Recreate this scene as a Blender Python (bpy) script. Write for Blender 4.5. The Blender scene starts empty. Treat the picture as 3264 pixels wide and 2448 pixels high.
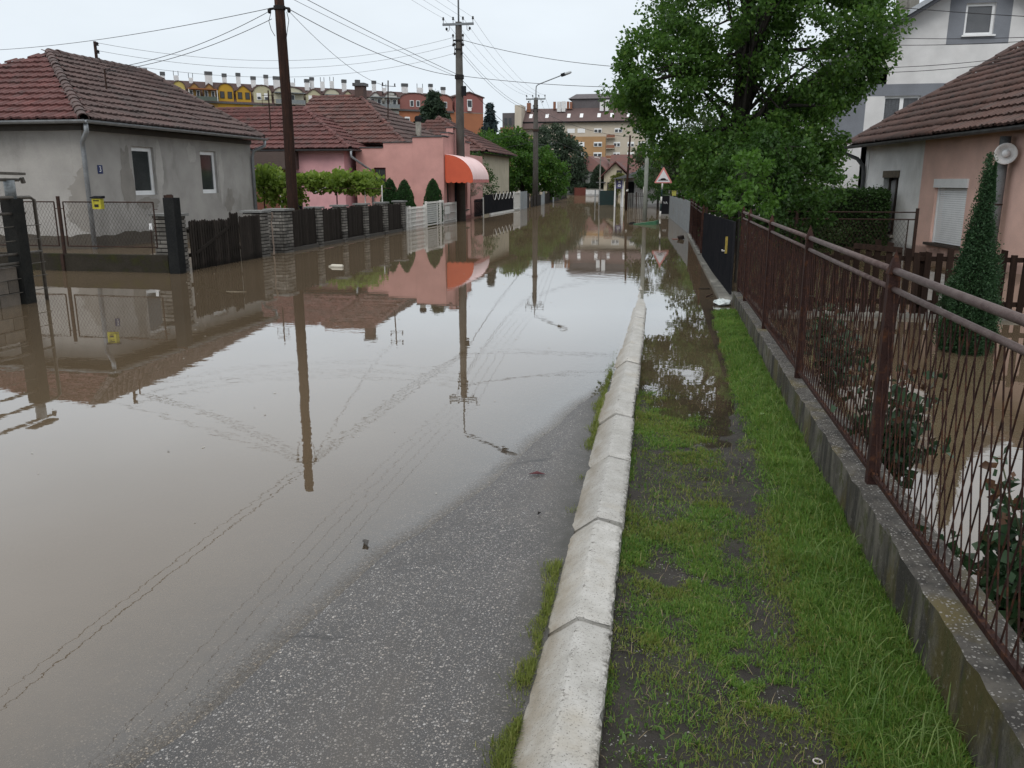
import bpy, math, random
import numpy as np
from mathutils import Vector, Matrix, Quaternion
SC = bpy.context.scene
COL = SC.collection
R = math.radians
# ---------------------------------------------------------------- camera
cd = bpy.data.cameras.new('camera')
cd.sensor_width = 36.0
cd.lens = 29.13
cd.clip_start = 0.05
cd.clip_end = 3000
cam = bpy.data.objects.new('camera', cd)
COL.objects.link(cam)
cam.location = (0, 0, 1.75)
cam.rotation_euler = (R(90 - 13.765), 0, R(10.723))
SC.camera = cam
# ---------------------------------------------------------------- overcast sky
SUN_EL, SUN_AZ = 45.0, 188.0
world = bpy.data.worlds.new('World')
SC.world = world
world.use_nodes = True
nt = world.node_tree
nt.nodes.clear()
wo = nt.nodes.new('ShaderNodeOutputWorld')
bg = nt.nodes.new('ShaderNodeBackground')
bg.inputs['Strength'].default_value = 0.10
sky = nt.nodes.new('ShaderNodeTexSky')
sky.sky_type = 'NISHITA'
sky.sun_disc = False
sky.sun_elevation = R(SUN_EL)
sky.sun_rotation = R(SUN_AZ)
sky.dust_density = 4.0
sky.air_density = 1.0
# closed cloud deck in front of the clear sky: paler towards the horizon, brighter overhead, soft cloud billows
tc = nt.nodes.new('ShaderNodeTexCoord')
sep = nt.nodes.new('ShaderNodeSeparateXYZ')
nt.links.new(tc.outputs['Generated'], sep.inputs[0])
rmp = nt.nodes.new('ShaderNodeValToRGB')
el = rmp.color_ramp.elements
el[0].position = 0.0
el[0].color = (0.75, 0.83, 0.90, 1)
el[1].position = 1.0
el[1].color = (1.0, 1.0, 1.0, 1)
e = el.new(0.25)
e.color = (0.80, 0.86, 0.915, 1)
nt.links.new(sep.outputs['Z'], rmp.inputs[0])
grad = nt.nodes.new('ShaderNodeMapRange')
grad.inputs['From Min'].default_value = 0.15
grad.inputs['From Max'].default_value = 1.0
grad.inputs['To Min'].default_value = 9.75
grad.inputs['To Max'].default_value = 12.4
nt.links.new(sep.outputs['Z'], grad.inputs['Value'])
mp = nt.nodes.new('ShaderNodeMapping')
mp.inputs['Scale'].default_value = (2.2, 2.2, 7.0)
nt.links.new(tc.outputs['Generated'], mp.inputs[0])
cn = nt.nodes.new('ShaderNodeTexNoise')
cn.inputs['Scale'].default_value = 1.3
cn.inputs['Detail'].default_value = 5.0
nt.links.new(mp.outputs[0], cn.inputs['Vector'])
cr = nt.nodes.new('ShaderNodeMapRange')
cr.inputs['From Min'].default_value = 0.3
cr.inputs['From Max'].default_value = 0.7
cr.inputs['To Min'].default_value = 0.925
cr.inputs['To Max'].default_value = 1.05
nt.links.new(cn.outputs['Fac'], cr.inputs['Value'])
mul = nt.nodes.new('ShaderNodeMath')
mul.operation = 'MULTIPLY'
nt.links.new(grad.outputs[0], mul.inputs[0])
nt.links.new(cr.outputs[0], mul.inputs[1])
vs = nt.nodes.new('ShaderNodeVectorMath')
vs.operation = 'SCALE'
nt.links.new(rmp.outputs[0], vs.inputs[0])
nt.links.new(mul.outputs[0], vs.inputs['Scale'])
mx = nt.nodes.new('ShaderNodeMix')
mx.data_type = 'RGBA'
mx.inputs['Factor'].default_value = 0.96
nt.links.new(sky.outputs[0], mx.inputs[6])
nt.links.new(vs.outputs[0], mx.inputs[7])
nt.links.new(mx.outputs[2], bg.inputs['Color'])
nt.links.new(bg.outputs[0], wo.inputs['Surface'])
sd = bpy.data.lights.new('sun', 'SUN')
sd.energy = 0.9
sd.angle = R(30)
sd.color = (1.0, 0.97, 0.92)
so = bpy.data.objects.new('sun', sd)
COL.objects.link(so)
_az = R(SUN_AZ)
_d = Vector((math.sin(_az) * math.cos(R(SUN_EL)), math.cos(_az) * math.cos(R(SUN_EL)), math.sin(R(SUN_EL))))
so.rotation_euler = _d.to_track_quat('Z', 'Y').to_euler()
so.location = (0, 0, 60)
SC.view_settings.view_transform = 'Standard'
SC.view_settings.look = 'None'
SC.view_settings.gamma = 1.0
SC.view_settings.exposure = 0.15
SC.view_settings.use_curve_mapping = False
SC.render.engine = 'CYCLES'
SC.cycles.use_denoising = True
SC.cycles.max_bounces = 6
SC.cycles.diffuse_bounces = 3
SC.cycles.glossy_bounces = 3
SC.cycles.transmission_bounces = 3
SC.cycles.transparent_max_bounces = 8
SC.cycles.caustics_reflective = False
SC.cycles.caustics_refractive = False
SC.cycles.sample_clamp_indirect = 4.0

# ---------------------------------------------------------------- materials
MATS = {}
def nodes(name):
    m = bpy.data.materials.new(name)
    m.use_nodes = True
    t = m.node_tree
    b = t.nodes['Principled BSDF']
    return m, t, b
def c4(c): return (c[0], c[1], c[2], 1)
def nd(t, kind, **kw):
    n = t.nodes.new(kind)
    for k, v in kw.items():
        if k in n.inputs: n.inputs[k].default_value = v
        else: setattr(n, k, v)
    return n
def pos(t, scale=(1, 1, 1)):
    g = t.nodes.new('ShaderNodeNewGeometry')
    m = t.nodes.new('ShaderNodeMapping')
    m.inputs['Scale'].default_value = scale
    t.links.new(g.outputs['Position'], m.inputs[0])
    return m.outputs[0]
def noise(t, vec, scale, detail=4, rough=.55):
    n = nd(t, 'ShaderNodeTexNoise')
    n.inputs['Scale'].default_value = scale
    n.inputs['Detail'].default_value = detail
    n.inputs['Roughness'].default_value = rough
    t.links.new(vec, n.inputs['Vector'])
    return n.outputs['Fac']
def rng(t, v, a, b, lo=0., hi=1.):
    n = nd(t, 'ShaderNodeMapRange')
    n.inputs['From Min'].default_value = a
    n.inputs['From Max'].default_value = b
    n.inputs['To Min'].default_value = lo
    n.inputs['To Max'].default_value = hi
    t.links.new(v, n.inputs['Value'])
    return n.outputs[0]
def mix(t, f, a, b, mode='MIX'):
    n = t.nodes.new('ShaderNodeMix')
    n.data_type = 'RGBA'
    n.blend_type = mode
    for i, v in ((0, f), (6, a), (7, b)):
        if isinstance(v, (tuple, list)): n.inputs[i].default_value = c4(v)
        elif isinstance(v, (int, float)): n.inputs[i].default_value = v
        else: t.links.new(v, n.inputs[i])
    return n.outputs[2]
def math_(t, op, a, b=None):
    n = t.nodes.new('ShaderNodeMath')
    n.operation = op
    for i, v in ((0, a), (1, b)):
        if v is None: continue
        if isinstance(v, (int, float)): n.inputs[i].default_value = v
        else: t.links.new(v, n.inputs[i])
    return n.outputs[0]
def bump(t, b, h, strength, dist=.01):
    n = nd(t, 'ShaderNodeBump')
    n.inputs['Strength'].default_value = strength
    n.inputs['Distance'].default_value = dist
    t.links.new(h, n.inputs['Height'])
    t.links.new(n.outputs[0], b.inputs['Normal'])
    return n.outputs[0]
def mat(name, c1, c2=None, scale=3., rough=.8, bmp=0., bscale=60., metal=0., rand=0., island=0., stain=None, stretch=(1, 1, 1), fine=.25, spec=.35, wet=0.):
    """painted / plastered / metal surface: two tones mixed by world-space noise, fine grain, optional random value for each piece"""
    if name in MATS: return MATS[name]
    m, t, b = nodes(name)
    c2 = c2 or tuple(x * .78 for x in c1)
    p = pos(t, stretch)
    f = rng(t, noise(t, p, scale), .32, .68)
    col = mix(t, f, c1, c2)
    if stain:                                     # (colour, scale, amount, stretch)
        sp = pos(t, stain[3] if len(stain) > 3 else (1, 1, 1))
        sf = rng(t, noise(t, sp, stain[1], 6, .65), .62 - .25 * stain[2], .72, 0, 1)
        col = mix(t, sf, col, stain[0])
    if wet:                                       # soaked band left by the flood: darker up to an uneven line
        zz = t.nodes.new('ShaderNodeSeparateXYZ'); t.links.new(pos(t), zz.inputs[0])
        lim = math_(t, 'ADD', zz.outputs[2], rng(t, noise(t, pos(t), 2.2, 5, .65), .3, .7, -.10, .10))
        col = mix(t, rng(t, lim, wet - .03, wet + .05, .55, 0), col, tuple(q * .30 for q in c2))
    g = rng(t, noise(t, pos(t), bscale, 3), .3, .7, 1 - fine, 1 + fine)
    v = g
    if rand:
        oi = t.nodes.new('ShaderNodeObjectInfo')
        v = math_(t, 'MULTIPLY', v, rng(t, oi.outputs['Random'], 0, 1, 1 - rand, 1 + rand))
    if island:
        ge = t.nodes.new('ShaderNodeNewGeometry')
        v = math_(t, 'MULTIPLY', v, rng(t, ge.outputs['Random Per Island'], 0, 1, 1 - island, 1 + island))
    h = t.nodes.new('ShaderNodeVectorMath')
    h.operation = 'SCALE'
    t.links.new(col, h.inputs[0])
    t.links.new(v, h.inputs['Scale'])
    t.links.new(h.outputs[0], b.inputs['Base Color'])
    b.inputs['Roughness'].default_value = rough
    b.inputs['Metallic'].default_value = metal
    b.inputs['Specular IOR Level'].default_value = spec
    if bmp: bump(t, b, noise(t, pos(t), bscale, 4, .6), bmp, .01)
    MATS[name] = m
    return m
def leafmat(name, dark, light, trans=.35, rough=.5, yellow=None):
    if name in MATS: return MATS[name]
    m, t, b = nodes(name)
    g = t.nodes.new('ShaderNodeNewGeometry')
    n = noise(t, pos(t), 1.1, 3)
    f = math_(t, 'ADD', math_(t, 'MULTIPLY', g.outputs['Random Per Island'], .6), rng(t, n, .35, .65, 0, .4))
    col = mix(t, f, dark, light)
    if yellow:
        col = mix(t, rng(t, g.outputs['Random Per Island'], .9, 1., 0, .8), col, yellow)
    t.links.new(col, b.inputs['Base Color'])
    b.inputs['Roughness'].default_value = rough
    b.inputs['Specular IOR Level'].default_value = .3
    tr = t.nodes.new('ShaderNodeBsdfTranslucent')
    hs = mix(t, .5, col, tuple(min(1, x * 1.6) for x in light))
    t.links.new(hs, tr.inputs['Color'])
    ms = t.nodes.new('ShaderNodeMixShader')
    ms.inputs[0].default_value = trans
    out = t.nodes['Material Output']
    t.links.new(b.outputs[0], ms.inputs[1])
    t.links.new(tr.outputs[0], ms.inputs[2])
    t.links.new(ms.outputs[0], out.inputs['Surface'])
    MATS[name] = m
    return m

# ---------------------------------------------------------------- mesh helpers
class MB:
    """collects polygons in world coordinates; build() links them as one mesh object under its thing"""
    def __init__(s): s.v = []; s.f = []; s.n = 0
    def add(s, vs, fs):
        o = s.n
        s.v.extend(tuple(map(float, q)) for q in vs)
        s.n += len(vs)
        s.f.extend(tuple(i + o for i in q) for q in fs)
        return s
    def box(s, x0, x1, y0, y1, z0, z1):
        return s.add([(x0, y0, z0), (x1, y0, z0), (x1, y1, z0), (x0, y1, z0), (x0, y0, z1), (x1, y0, z1), (x1, y1, z1), (x0, y1, z1)],
                     [(0, 3, 2, 1), (4, 5, 6, 7), (0, 1, 5, 4), (1, 2, 6, 5), (2, 3, 7, 6), (3, 0, 4, 7)])
    def obox(s, c, ax, ay, az, hx, hy, hz):
        c = Vector(c); ax = Vector(ax).normalized() * hx; ay = Vector(ay).normalized() * hy; az = Vector(az).normalized() * hz
        vs = [c + ax * i + ay * j + az * k for k in (-1, 1) for (i, j) in ((-1, -1), (1, -1), (1, 1), (-1, 1))]
        return s.add(vs, [(0, 3, 2, 1), (4, 5, 6, 7), (0, 1, 5, 4), (1, 2, 6, 5), (2, 3, 7, 6), (3, 0, 4, 7)])
    def bar(s, a, b, w, h=None, up=(0, 0, 1)):
        a = Vector(a); b = Vector(b); d = (b - a)
        L = d.length; d.normalize(); u = Vector(up)
        if abs(d.dot(u)) > .95: u = Vector((0, 1, 0))
        r = d.cross(u).normalized(); u = r.cross(d).normalized()
        return s.obox((a + b) / 2, d, r, u, L / 2, w / 2, (h or w) / 2)
    def tube(s, pts, rad, n=6, cap=True):
        pts = [Vector(q) for q in pts]
        k = len(pts)
        rr = rad if isinstance(rad, (list, tuple)) else [rad] * k
        o = []; prev = None
        for i, q in enumerate(pts):
            d = (pts[min(i + 1, k - 1)] - pts[max(i - 1, 0)]).normalized()
            if prev is None:
                u = Vector((0, 0, 1)) if abs(d.z) < .9 else Vector((1, 0, 0))
                prev = d.cross(u).normalized()
            r = (prev - d * prev.dot(d)).normalized(); prev = r
            w = d.cross(r)
            for j in range(n):
                a = 2 * math.pi * j / n
                o.append(q + (r * math.cos(a) + w * math.sin(a)) * rr[i])
        fs = [(i * n + j, i * n + (j + 1) % n, (i + 1) * n + (j + 1) % n, (i + 1) * n + j) for i in range(k - 1) for j in range(n)]
        if cap: fs += [tuple(range(n - 1, -1, -1)), tuple((k - 1) * n + j for j in range(n))]
        return s.add(o, fs)
    def lathe(s, c, prof, n=12):
        vs = [(c[0] + r * math.cos(2 * math.pi * j / n), c[1] + r * math.sin(2 * math.pi * j / n), c[2] + h) for r, h in prof for j in range(n)]
        k = len(prof)
        fs = [(i * n + j, i * n + (j + 1) % n, (i + 1) * n + (j + 1) % n, (i + 1) * n + j) for i in range(k - 1) for j in range(n)]
        fs += [tuple(range(n - 1, -1, -1)), tuple((k - 1) * n + j for j in range(n))]
        return s.add(vs, fs)
    def prism(s, poly, axis, a, b):
        """extrude a 2-D outline along axis 'x', 'y' or 'z' between a and b"""
        def p3(q, h): return {'x': (h, q[0], q[1]), 'y': (q[0], h, q[1]), 'z': (q[0], q[1], h)}[axis]
        n = len(poly)
        return s.add([p3(q, a) for q in poly] + [p3(q, b) for q in poly],
                     [tuple(range(n)), tuple(range(2 * n - 1, n - 1, -1))] + [(i, n + i, n + (i + 1) % n, (i + 1) % n) for i in range(n)])
    def poly(s, pts): return s.add(pts, [tuple(range(len(pts)))])
    def mesh(s, name, m, origin=(0, 0, 0), smooth=False):
        me = bpy.data.meshes.new(name)
        ox, oy, oz = origin
        me.from_pydata([(a - ox, b - oy, c - oz) for a, b, c in s.v], [], s.f)
        if m: me.materials.append(m)
        if smooth: me.polygons.foreach_set('use_smooth', [True] * len(me.polygons))
        me.update()
        return me
    def build(s, name, m, parent=None, smooth=False, kind=None, label=None):
        org = base(parent)
        o = bpy.data.objects.new(name, s.mesh(name, m, org, smooth))
        COL.objects.link(o)
        if parent: o.parent = parent
        if kind: o['kind'] = kind
        if label: o['label'] = label
        return o
def base(o):
    v = Vector((0, 0, 0))
    while o is not None:
        v = v + o.location; o = o.parent
    return v
def npmesh(name, v, tris, m, parent=None, kind=None, smooth=False, quads=False):
    """fast mesh from numpy arrays (v: N x 3, faces: M x 3 or M x 4)"""
    me = bpy.data.meshes.new(name)
    k = 4 if quads else 3
    org = np.array(base(parent))
    v = (v - org).astype(np.float32); tris = tris.astype(np.int32)
    me.vertices.add(len(v)); me.vertices.foreach_set('co', v.ravel())
    me.loops.add(len(tris) * k); me.loops.foreach_set('vertex_index', tris.ravel())
    me.polygons.add(len(tris)); me.polygons.foreach_set('loop_start', np.arange(0, len(tris) * k, k, dtype=np.int32))
    me.materials.append(m)
    me.update(calc_edges=True)
    if smooth: me.polygons.foreach_set('use_smooth', np.ones(len(tris), dtype=bool))
    o = bpy.data.objects.new(name, me)
    COL.objects.link(o)
    if parent: o.parent = parent
    if kind: o['kind'] = kind
    return o
def thing(name, label, cat, loc=(0, 0, 0), group=None):
    o = bpy.data.objects.new(name, None)
    COL.objects.link(o)
    o.location = loc
    o.empty_display_size = .2
    return tag(o, label, cat, group)
def tag(o, label, cat, group=None):
    o['label'] = label; o['category'] = cat
    if group: o['group'] = group
    return o
def inst(name, me, parent, loc=(0, 0, 0), rot=None, mw=None):
    """one more piece that shares mesh data"""
    o = bpy.data.objects.new(name, me)
    COL.objects.link(o)
    o.parent = parent
    off = base(parent)
    if mw is not None:
        o.matrix_local = Matrix.Translation(-off) @ mw
    else:
        o.location = Vector(loc) - off
        if rot: o.rotation_euler = rot
    return o
def struct(o): o['kind'] = 'structure'; return o
# ---------------------------------------------------------------- ground, road, verge, kerb, flood water
rs = np.random.RandomState
def vnoise(x, y, s, seed=0):
    """smooth value noise 0..1"""
    x = np.asarray(x) * s; y = np.asarray(y) * s
    xi = np.floor(x).astype(np.int64); yi = np.floor(y).astype(np.int64)
    fx = x - xi; fy = y - yi
    fx = fx * fx * (3 - 2 * fx); fy = fy * fy * (3 - 2 * fy)
    def h(a, b):
        n = (a * 374761393 + b * 668265263 + seed * 1274126177) & 0x7fffffff
        n = ((n ^ (n >> 13)) * 1274126177) & 0x7fffffff
        return ((n ^ (n >> 16)) & 0xffff) / 65535.
    return (h(xi, yi) * (1 - fx) + h(xi + 1, yi) * fx) * (1 - fy) + (h(xi, yi + 1) * (1 - fx) + h(xi + 1, yi + 1) * fx) * fy
def sstep(a, b, x):
    t = np.clip((x - a) / (b - a), 0, 1)
    return t * t * (3 - 2 * t)
def kerb_r(y): return -.14 - .0165 * (np.asarray(y) - 2)
def kerb_l(y): return kerb_r(y) - .27
def ridge_z(y): return .2 - .014 * np.asarray(y)
def road_z(x, y):
    z = .014 * (7 - y) + .067 * (x + .5)
    z = z + .007 * (vnoise(x, y, .9, 3) - .5) + .004 * (vnoise(x, y, 3.1, 4) - .5)
    return np.maximum(z, -.30 + .06 * z)
def verge_z(x, y):
    mid = .100 - .0185 * y
    mid = np.maximum(mid, -.045)
    w = sstep(.42, .80, x)
    strip = np.maximum(.13 - .010 * y, .028) * (1 - sstep(11.2, 12.6, y)) - .06 * sstep(11.2, 12.6, y)
    k = 1 - sstep(kerb_r(y), kerb_r(y) + .22, x)
    z = mid + (strip - mid) * w + .03 * k * (1 - sstep(6.0, 8.5, y))
    z = z + .026 * (vnoise(x, y, 2.3, 7) - .5) + .014 * (vnoise(x, y, 7., 8) - .5) + .008 * (vnoise(x, y, 19., 9) - .5)
    return z - .12 * sstep(12.2, 14.5, y)
def ground_z(x, y):
    z = np.where(x < kerb_l(y) + .02, road_z(x, y), verge_z(x, y))
    z = np.where(x > 1.0, -.16 + .05 * vnoise(x, y, 1.7, 5) + .10 * np.exp(-np.maximum(x - 1.05, 0) / .12), z)
    return np.where(x < -9.3, -.30, z)
def grid(xs, ys, zf):
    X_, Y_ = np.meshgrid(xs, ys)
    v = np.stack([X_.ravel(), Y_.ravel(), zf(X_, Y_).ravel()], 1)
    nx = len(xs); i, j = np.meshgrid(np.arange(nx - 1), np.arange(len(ys) - 1))
    a = (j * nx + i).ravel()
    return v, np.stack([a, a + 1, a + 1 + nx, a + nx], 1)
# --- materials of the ground
def asphalt():
    m, t, b = nodes('wet_asphalt')
    p = pos(t)
    col = mix(t, rng(t, noise(t, p, 1.2, 5), .35, .65), (.040, .038, .038), (.062, .058, .056))
    hgt = None
    for sc, thr, br in ((104., .56, .33), (180., .54, .27), (330., .5, .22)):
        vo = nd(t, 'ShaderNodeTexVoronoi'); vo.inputs['Scale'].default_value = sc
        t.links.new(p, vo.inputs['Vector'])
        sx = t.nodes.new('ShaderNodeSeparateColor'); t.links.new(vo.outputs['Color'], sx.inputs[0])
        size = rng(t, sx.outputs[0], 0, 1, -.16, thr)
        f = math_(t, 'SUBTRACT', size, vo.outputs['Distance'])
        f = rng(t, f, 0, .06)
        val = rng(t, sx.outputs[1], 0, 1, .20, 1.25)
        st = mix(t, sx.outputs[2], (.30, .295, .29), (.36, .32, .28))
        sv = t.nodes.new('ShaderNodeVectorMath'); sv.operation = 'SCALE'
        t.links.new(st, sv.inputs[0]); t.links.new(math_(t, 'MULTIPLY', val, br / .3), sv.inputs['Scale'])
        col = mix(t, f, col, sv.outputs[0])
        hgt = f if hgt is None else math_(t, 'ADD', hgt, math_(t, 'MULTIPLY', f, .6))
    # dark crack lines and patches worn darker
    cr = nd(t, 'ShaderNodeTexVoronoi', feature='DISTANCE_TO_EDGE'); cr.inputs['Scale'].default_value = .55
    wv = t.nodes.new('ShaderNodeVectorMath'); wv.operation = 'ADD'
    t.links.new(p, wv.inputs[0])
    nv = nd(t, 'ShaderNodeTexNoise'); nv.inputs['Scale'].default_value = 2.5; nv.inputs['Detail'].default_value = 5
    t.links.new(p, nv.inputs['Vector'])
    sc_ = t.nodes.new('ShaderNodeVectorMath'); sc_.operation = 'SCALE'; sc_.inputs['Scale'].default_value = .8
    t.links.new(nv.outputs['Color'], sc_.inputs[0]); t.links.new(sc_.outputs[0], wv.inputs[1]); t.links.new(wv.outputs[0], cr.inputs['Vector'])
    crk = rng(t, cr.outputs['Distance'], .004, .016, .75, 0)
    crk = math_(t, 'MULTIPLY', crk, rng(t, noise(t, p, .8, 2), .48, .58))
    col = mix(t, crk, col, (.022, .021, .021))
    col = mix(t, rng(t, noise(t, p, 4.5, 4), .52, .75, 0, .6), col, (.05, .046, .043))
    col = mix(t, rng(t, noise(t, pos(t, (1.6, .5, 1)), 1.6, 5, .65), .50, .72, 0, .55), col, (.085, .074, .062))
    gx_ = t.nodes.new('ShaderNodeSeparateXYZ'); t.links.new(p, gx_.inputs[0])
    edge = math_(t, 'ADD', gx_.outputs[0], math_(t, 'MULTIPLY', gx_.outputs[1], .0165))
    ef = math_(t, 'MULTIPLY', rng(t, edge, -.56, -.38, 0, 1), rng(t, noise(t, p, 11, 5, .7), .35, .6, .35, 1.))
    col = mix(t, ef, col, (.030, .027, .020))
    t.links.new(col, b.inputs['Base Color'])
    b.inputs['Roughness'].default_value = .42
    b.inputs['Specular IOR Level'].default_value = .45
    bump(t, b, hgt, .55, .004)
    return m
def soil():
    m, t, b = nodes('wet_soil')
    p = pos(t)
    col = mix(t, rng(t, noise(t, p, 5, 5), .35, .65), (.020, .0175, .015), (.044, .039, .034))
    vo = nd(t, 'ShaderNodeTexVoronoi'); vo.inputs['Scale'].default_value = 110.
    t.links.new(p, vo.inputs['Vector'])
    sx = t.nodes.new('ShaderNodeSeparateColor'); t.links.new(vo.outputs['Color'], sx.inputs[0])
    pat = rng(t, noise(t, p, 2.2, 3), .47, .62, -.42, .02)
    f = rng(t, math_(t, 'SUBTRACT', math_(t, 'ADD', rng(t, sx.outputs[0], 0, 1, -.1, .40), pat), vo.outputs['Distance']), 0, .06)
    col = mix(t, f, col, mix(t, sx.outputs[1], (.12, .115, .11), (.42, .41, .39)))
    col = mix(t, rng(t, noise(t, p, 9, 4), .55, .7, 0, .55), col, (.035, .045, .016))
    t.links.new(col, b.inputs['Base Color'])
    b.inputs['Roughness'].default_value = .7
    b.inputs['Specular IOR Level'].default_value = .25
    hh = math_(t, 'ADD', noise(t, p, 28, 5, .7), math_(t, 'MULTIPLY', f, .35))
    bump(t, b, hh, 1.0, .02)
    return m
def water():
    m, t, b = nodes('muddy_flood_water')
    t.nodes.remove(b)
    out = t.nodes['Material Output']
    at = t.nodes.new('ShaderNodeAttribute'); at.attribute_name = 'depth'
    p = pos(t)
    d = at.outputs['Fac']
    d = math_(t, 'ADD', d, rng(t, noise(t, p, 14, 4), .3, .7, -.004, .004))
    op = math_(t, 'SUBTRACT', 1., math_(t, 'EXPONENT', math_(t, 'MULTIPLY', math_(t, 'MAXIMUM', d, 0.), -23.)))
    # mud in suspension
    mud = mix(t, rng(t, noise(t, p, .35, 5), .35, .65), (.128, .094, .058), (.148, .110, .071))
    dif = t.nodes.new('ShaderNodeBsdfDiffuse'); t.links.new(mud, dif.inputs['Color'])
    tr = t.nodes.new('ShaderNodeBsdfTransparent'); tr.inputs['Color'].default_value = (.90, .86, .80, 1)
    body = t.nodes.new('ShaderNodeMixShader')
    t.links.new(op, body.inputs[0]); t.links.new(tr.outputs[0], body.inputs[1]); t.links.new(dif.outputs[0], body.inputs[2])
    # ripples
    bn = nd(t, 'ShaderNodeBump'); bn.inputs['Strength'].default_value = 1.0; bn.inputs['Distance'].default_value = 1.0
    h1 = math_(t, 'MULTIPLY', noise(t, pos(t, (1.0, 1.6, 1)), 3.2, 2, .5), .0008)
    h2 = math_(t, 'MULTIPLY', noise(t, pos(t, (1, 1.3, 1)), 14., 2, .5), .00016)
    patch = rng(t, noise(t, p, .45, 2), .40, .62, .25, 1.)
    hh = math_(t, 'MULTIPLY', math_(t, 'ADD', h1, h2), patch)
    # rings of single rain drops
    vo = nd(t, 'ShaderNodeTexVoronoi'); vo.inputs['Scale'].default_value = 1.15; vo.inputs['Randomness'].default_value = .85
    flat = pos(t, (1, 1, 0)); t.links.new(flat, vo.inputs['Vector'])
    sx = t.nodes.new('ShaderNodeSeparateColor'); t.links.new(vo.outputs['Color'], sx.inputs[0])
    rad = rng(t, sx.outputs[1], 0, 1, .02, .11)
    dd = math_(t, 'ABSOLUTE', math_(t, 'SUBTRACT', vo.outputs['Distance'], rad))
    ring = rng(t, dd, 0, .03, 1, 0)
    wav = math_(t, 'MULTIPLY', math_(t, 'SINE', math_(t, 'MULTIPLY', dd, 170.)), ring)
    on = math_(t, 'GREATER_THAN', sx.outputs[0], .72)
    ringh = math_(t, 'MULTIPLY', math_(t, 'MULTIPLY', wav, on), .00035)
    hh = math_(t, 'ADD', hh, ringh)
    t.links.new(hh, bn.inputs['Height'])
    gl = t.nodes.new('ShaderNodeBsdfGlossy'); gl.inputs['Roughness'].default_value = .012; gl.inputs['Color'].default_value = (.96, .965, .97, 1)
    t.links.new(bn.outputs[0], gl.inputs['Normal'])
    fr = t.nodes.new('ShaderNodeFresnel'); fr.inputs['IOR'].default_value = 1.33
    rf = math_(t, 'MINIMUM', math_(t, 'ADD', math_(t, 'MULTIPLY', fr.outputs[0], 1.5), .05), .64)
    wet = rng(t, math_(t, 'ADD', at.outputs['Fac'], rng(t, noise(t, p, 60, 3, .7), .3, .7, -.004, .004)), -.005, .008)
    rf = math_(t, 'MULTIPLY', rf, wet)
    ms = t.nodes.new('ShaderNodeMixShader')
    t.links.new(rf, ms.inputs[0]); t.links.new(body.outputs[0], ms.inputs[1]); t.links.new(gl.outputs[0], ms.inputs[2])
    t.links.new(ms.outputs[0], out.inputs['Surface'])
    return m
M_ASPH, M_SOIL, M_WATER = asphalt(), soil(), water()
M_GROUND = mat('meadow_ground', (.05, .055, .025), (.075, .065, .04), 1.2, .9, .4, 20)
xs = np.unique(np.concatenate([np.linspace(-600, -40, 15), np.linspace(-40, 40, 9), np.linspace(40, 600, 15)]))
ys = np.unique(np.concatenate([np.linspace(-100, 130, 12), np.linspace(130, 180, 11), np.linspace(180, 1500, 12)]))
v, q = grid(xs, ys, lambda x, y: -.75 + 1.1 * sstep(140, 175, y))
struct(npmesh('ground', v, q, M_GROUND, quads=True, smooth=True))
ys = np.unique(np.concatenate([np.linspace(-8, 0, 10), np.arange(0, 16, .1), np.linspace(16, 150, 30)]))
u = np.concatenate([np.linspace(0, .55, 12), np.linspace(.57, 1, 70)])
Yg, Ug = np.meshgrid(ys, u, indexing='ij')
xr = np.where(Yg < 20, kerb_l(Yg) + .03, kerb_l(20.) + .03 - .05 * (Yg - 20))
Xg = -9.38 + (xr + 9.38) * Ug - np.where(Yg > 60, .05 * (Yg - 60), 0) * (1 - Ug)
v = np.stack([Xg.ravel(), Yg.ravel(), road_z(Xg, Yg).ravel()], 1)
nx = len(u); i, j = np.meshgrid(np.arange(nx - 1), np.arange(len(ys) - 1)); a = (j * nx + i).ravel()
struct(npmesh('road', v, np.stack([a, a + 1, a + 1 + nx, a + nx], 1), M_ASPH, quads=True, smooth=True))
ys = np.arange(-3, 15.01, .05); u = np.linspace(0, 1, 34)
Yg, Ug = np.meshgrid(ys, u, indexing='ij')
Xg = kerb_r(Yg) - .03 + (.95 - kerb_r(Yg) + .03) * Ug
v = np.stack([Xg.ravel(), Yg.ravel(), verge_z(Xg, Yg).ravel()], 1)
nx = len(u); i, j = np.meshgrid(np.arange(nx - 1), np.arange(len(ys) - 1)); a = (j * nx + i).ravel()
struct(npmesh('path', v, np.stack([a, a + 1, a + 1 + nx, a + nx], 1), M_SOIL, quads=True, smooth=True))
v, q = grid(np.unique(np.concatenate([np.linspace(1.0, 2.2, 25), np.linspace(2.2, 14, 20)])), np.linspace(-2, 30, 90), ground_z)
struct(npmesh('garden_ground', v, q, M_SOIL, quads=True, smooth=True))
xs = np.unique(np.round(np.concatenate([np.linspace(-70, -9.5, 20), np.linspace(-9.5, -4, 20), np.arange(-4, 1.05, .035), np.linspace(1.05, 2.5, 20), np.linspace(2.5, 40, 12)]), 3))
ys = np.unique(np.round(np.concatenate([np.linspace(-20, 0, 8), np.arange(0, 15, .06), np.linspace(15, 155, 40)]), 3))
v, q = grid(xs, ys, lambda x, y: 0 * x)
wob = npmesh('flood_water', v, q, M_WATER, quads=True, smooth=True)
dep = -ground_z(v[:, 0], v[:, 1])
atr = wob.data.attributes.new('depth', 'FLOAT', 'POINT')
atr.data.foreach_set('value', np.clip(dep, -.05, 1.).astype(np.float32))
struct(wob)
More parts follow.
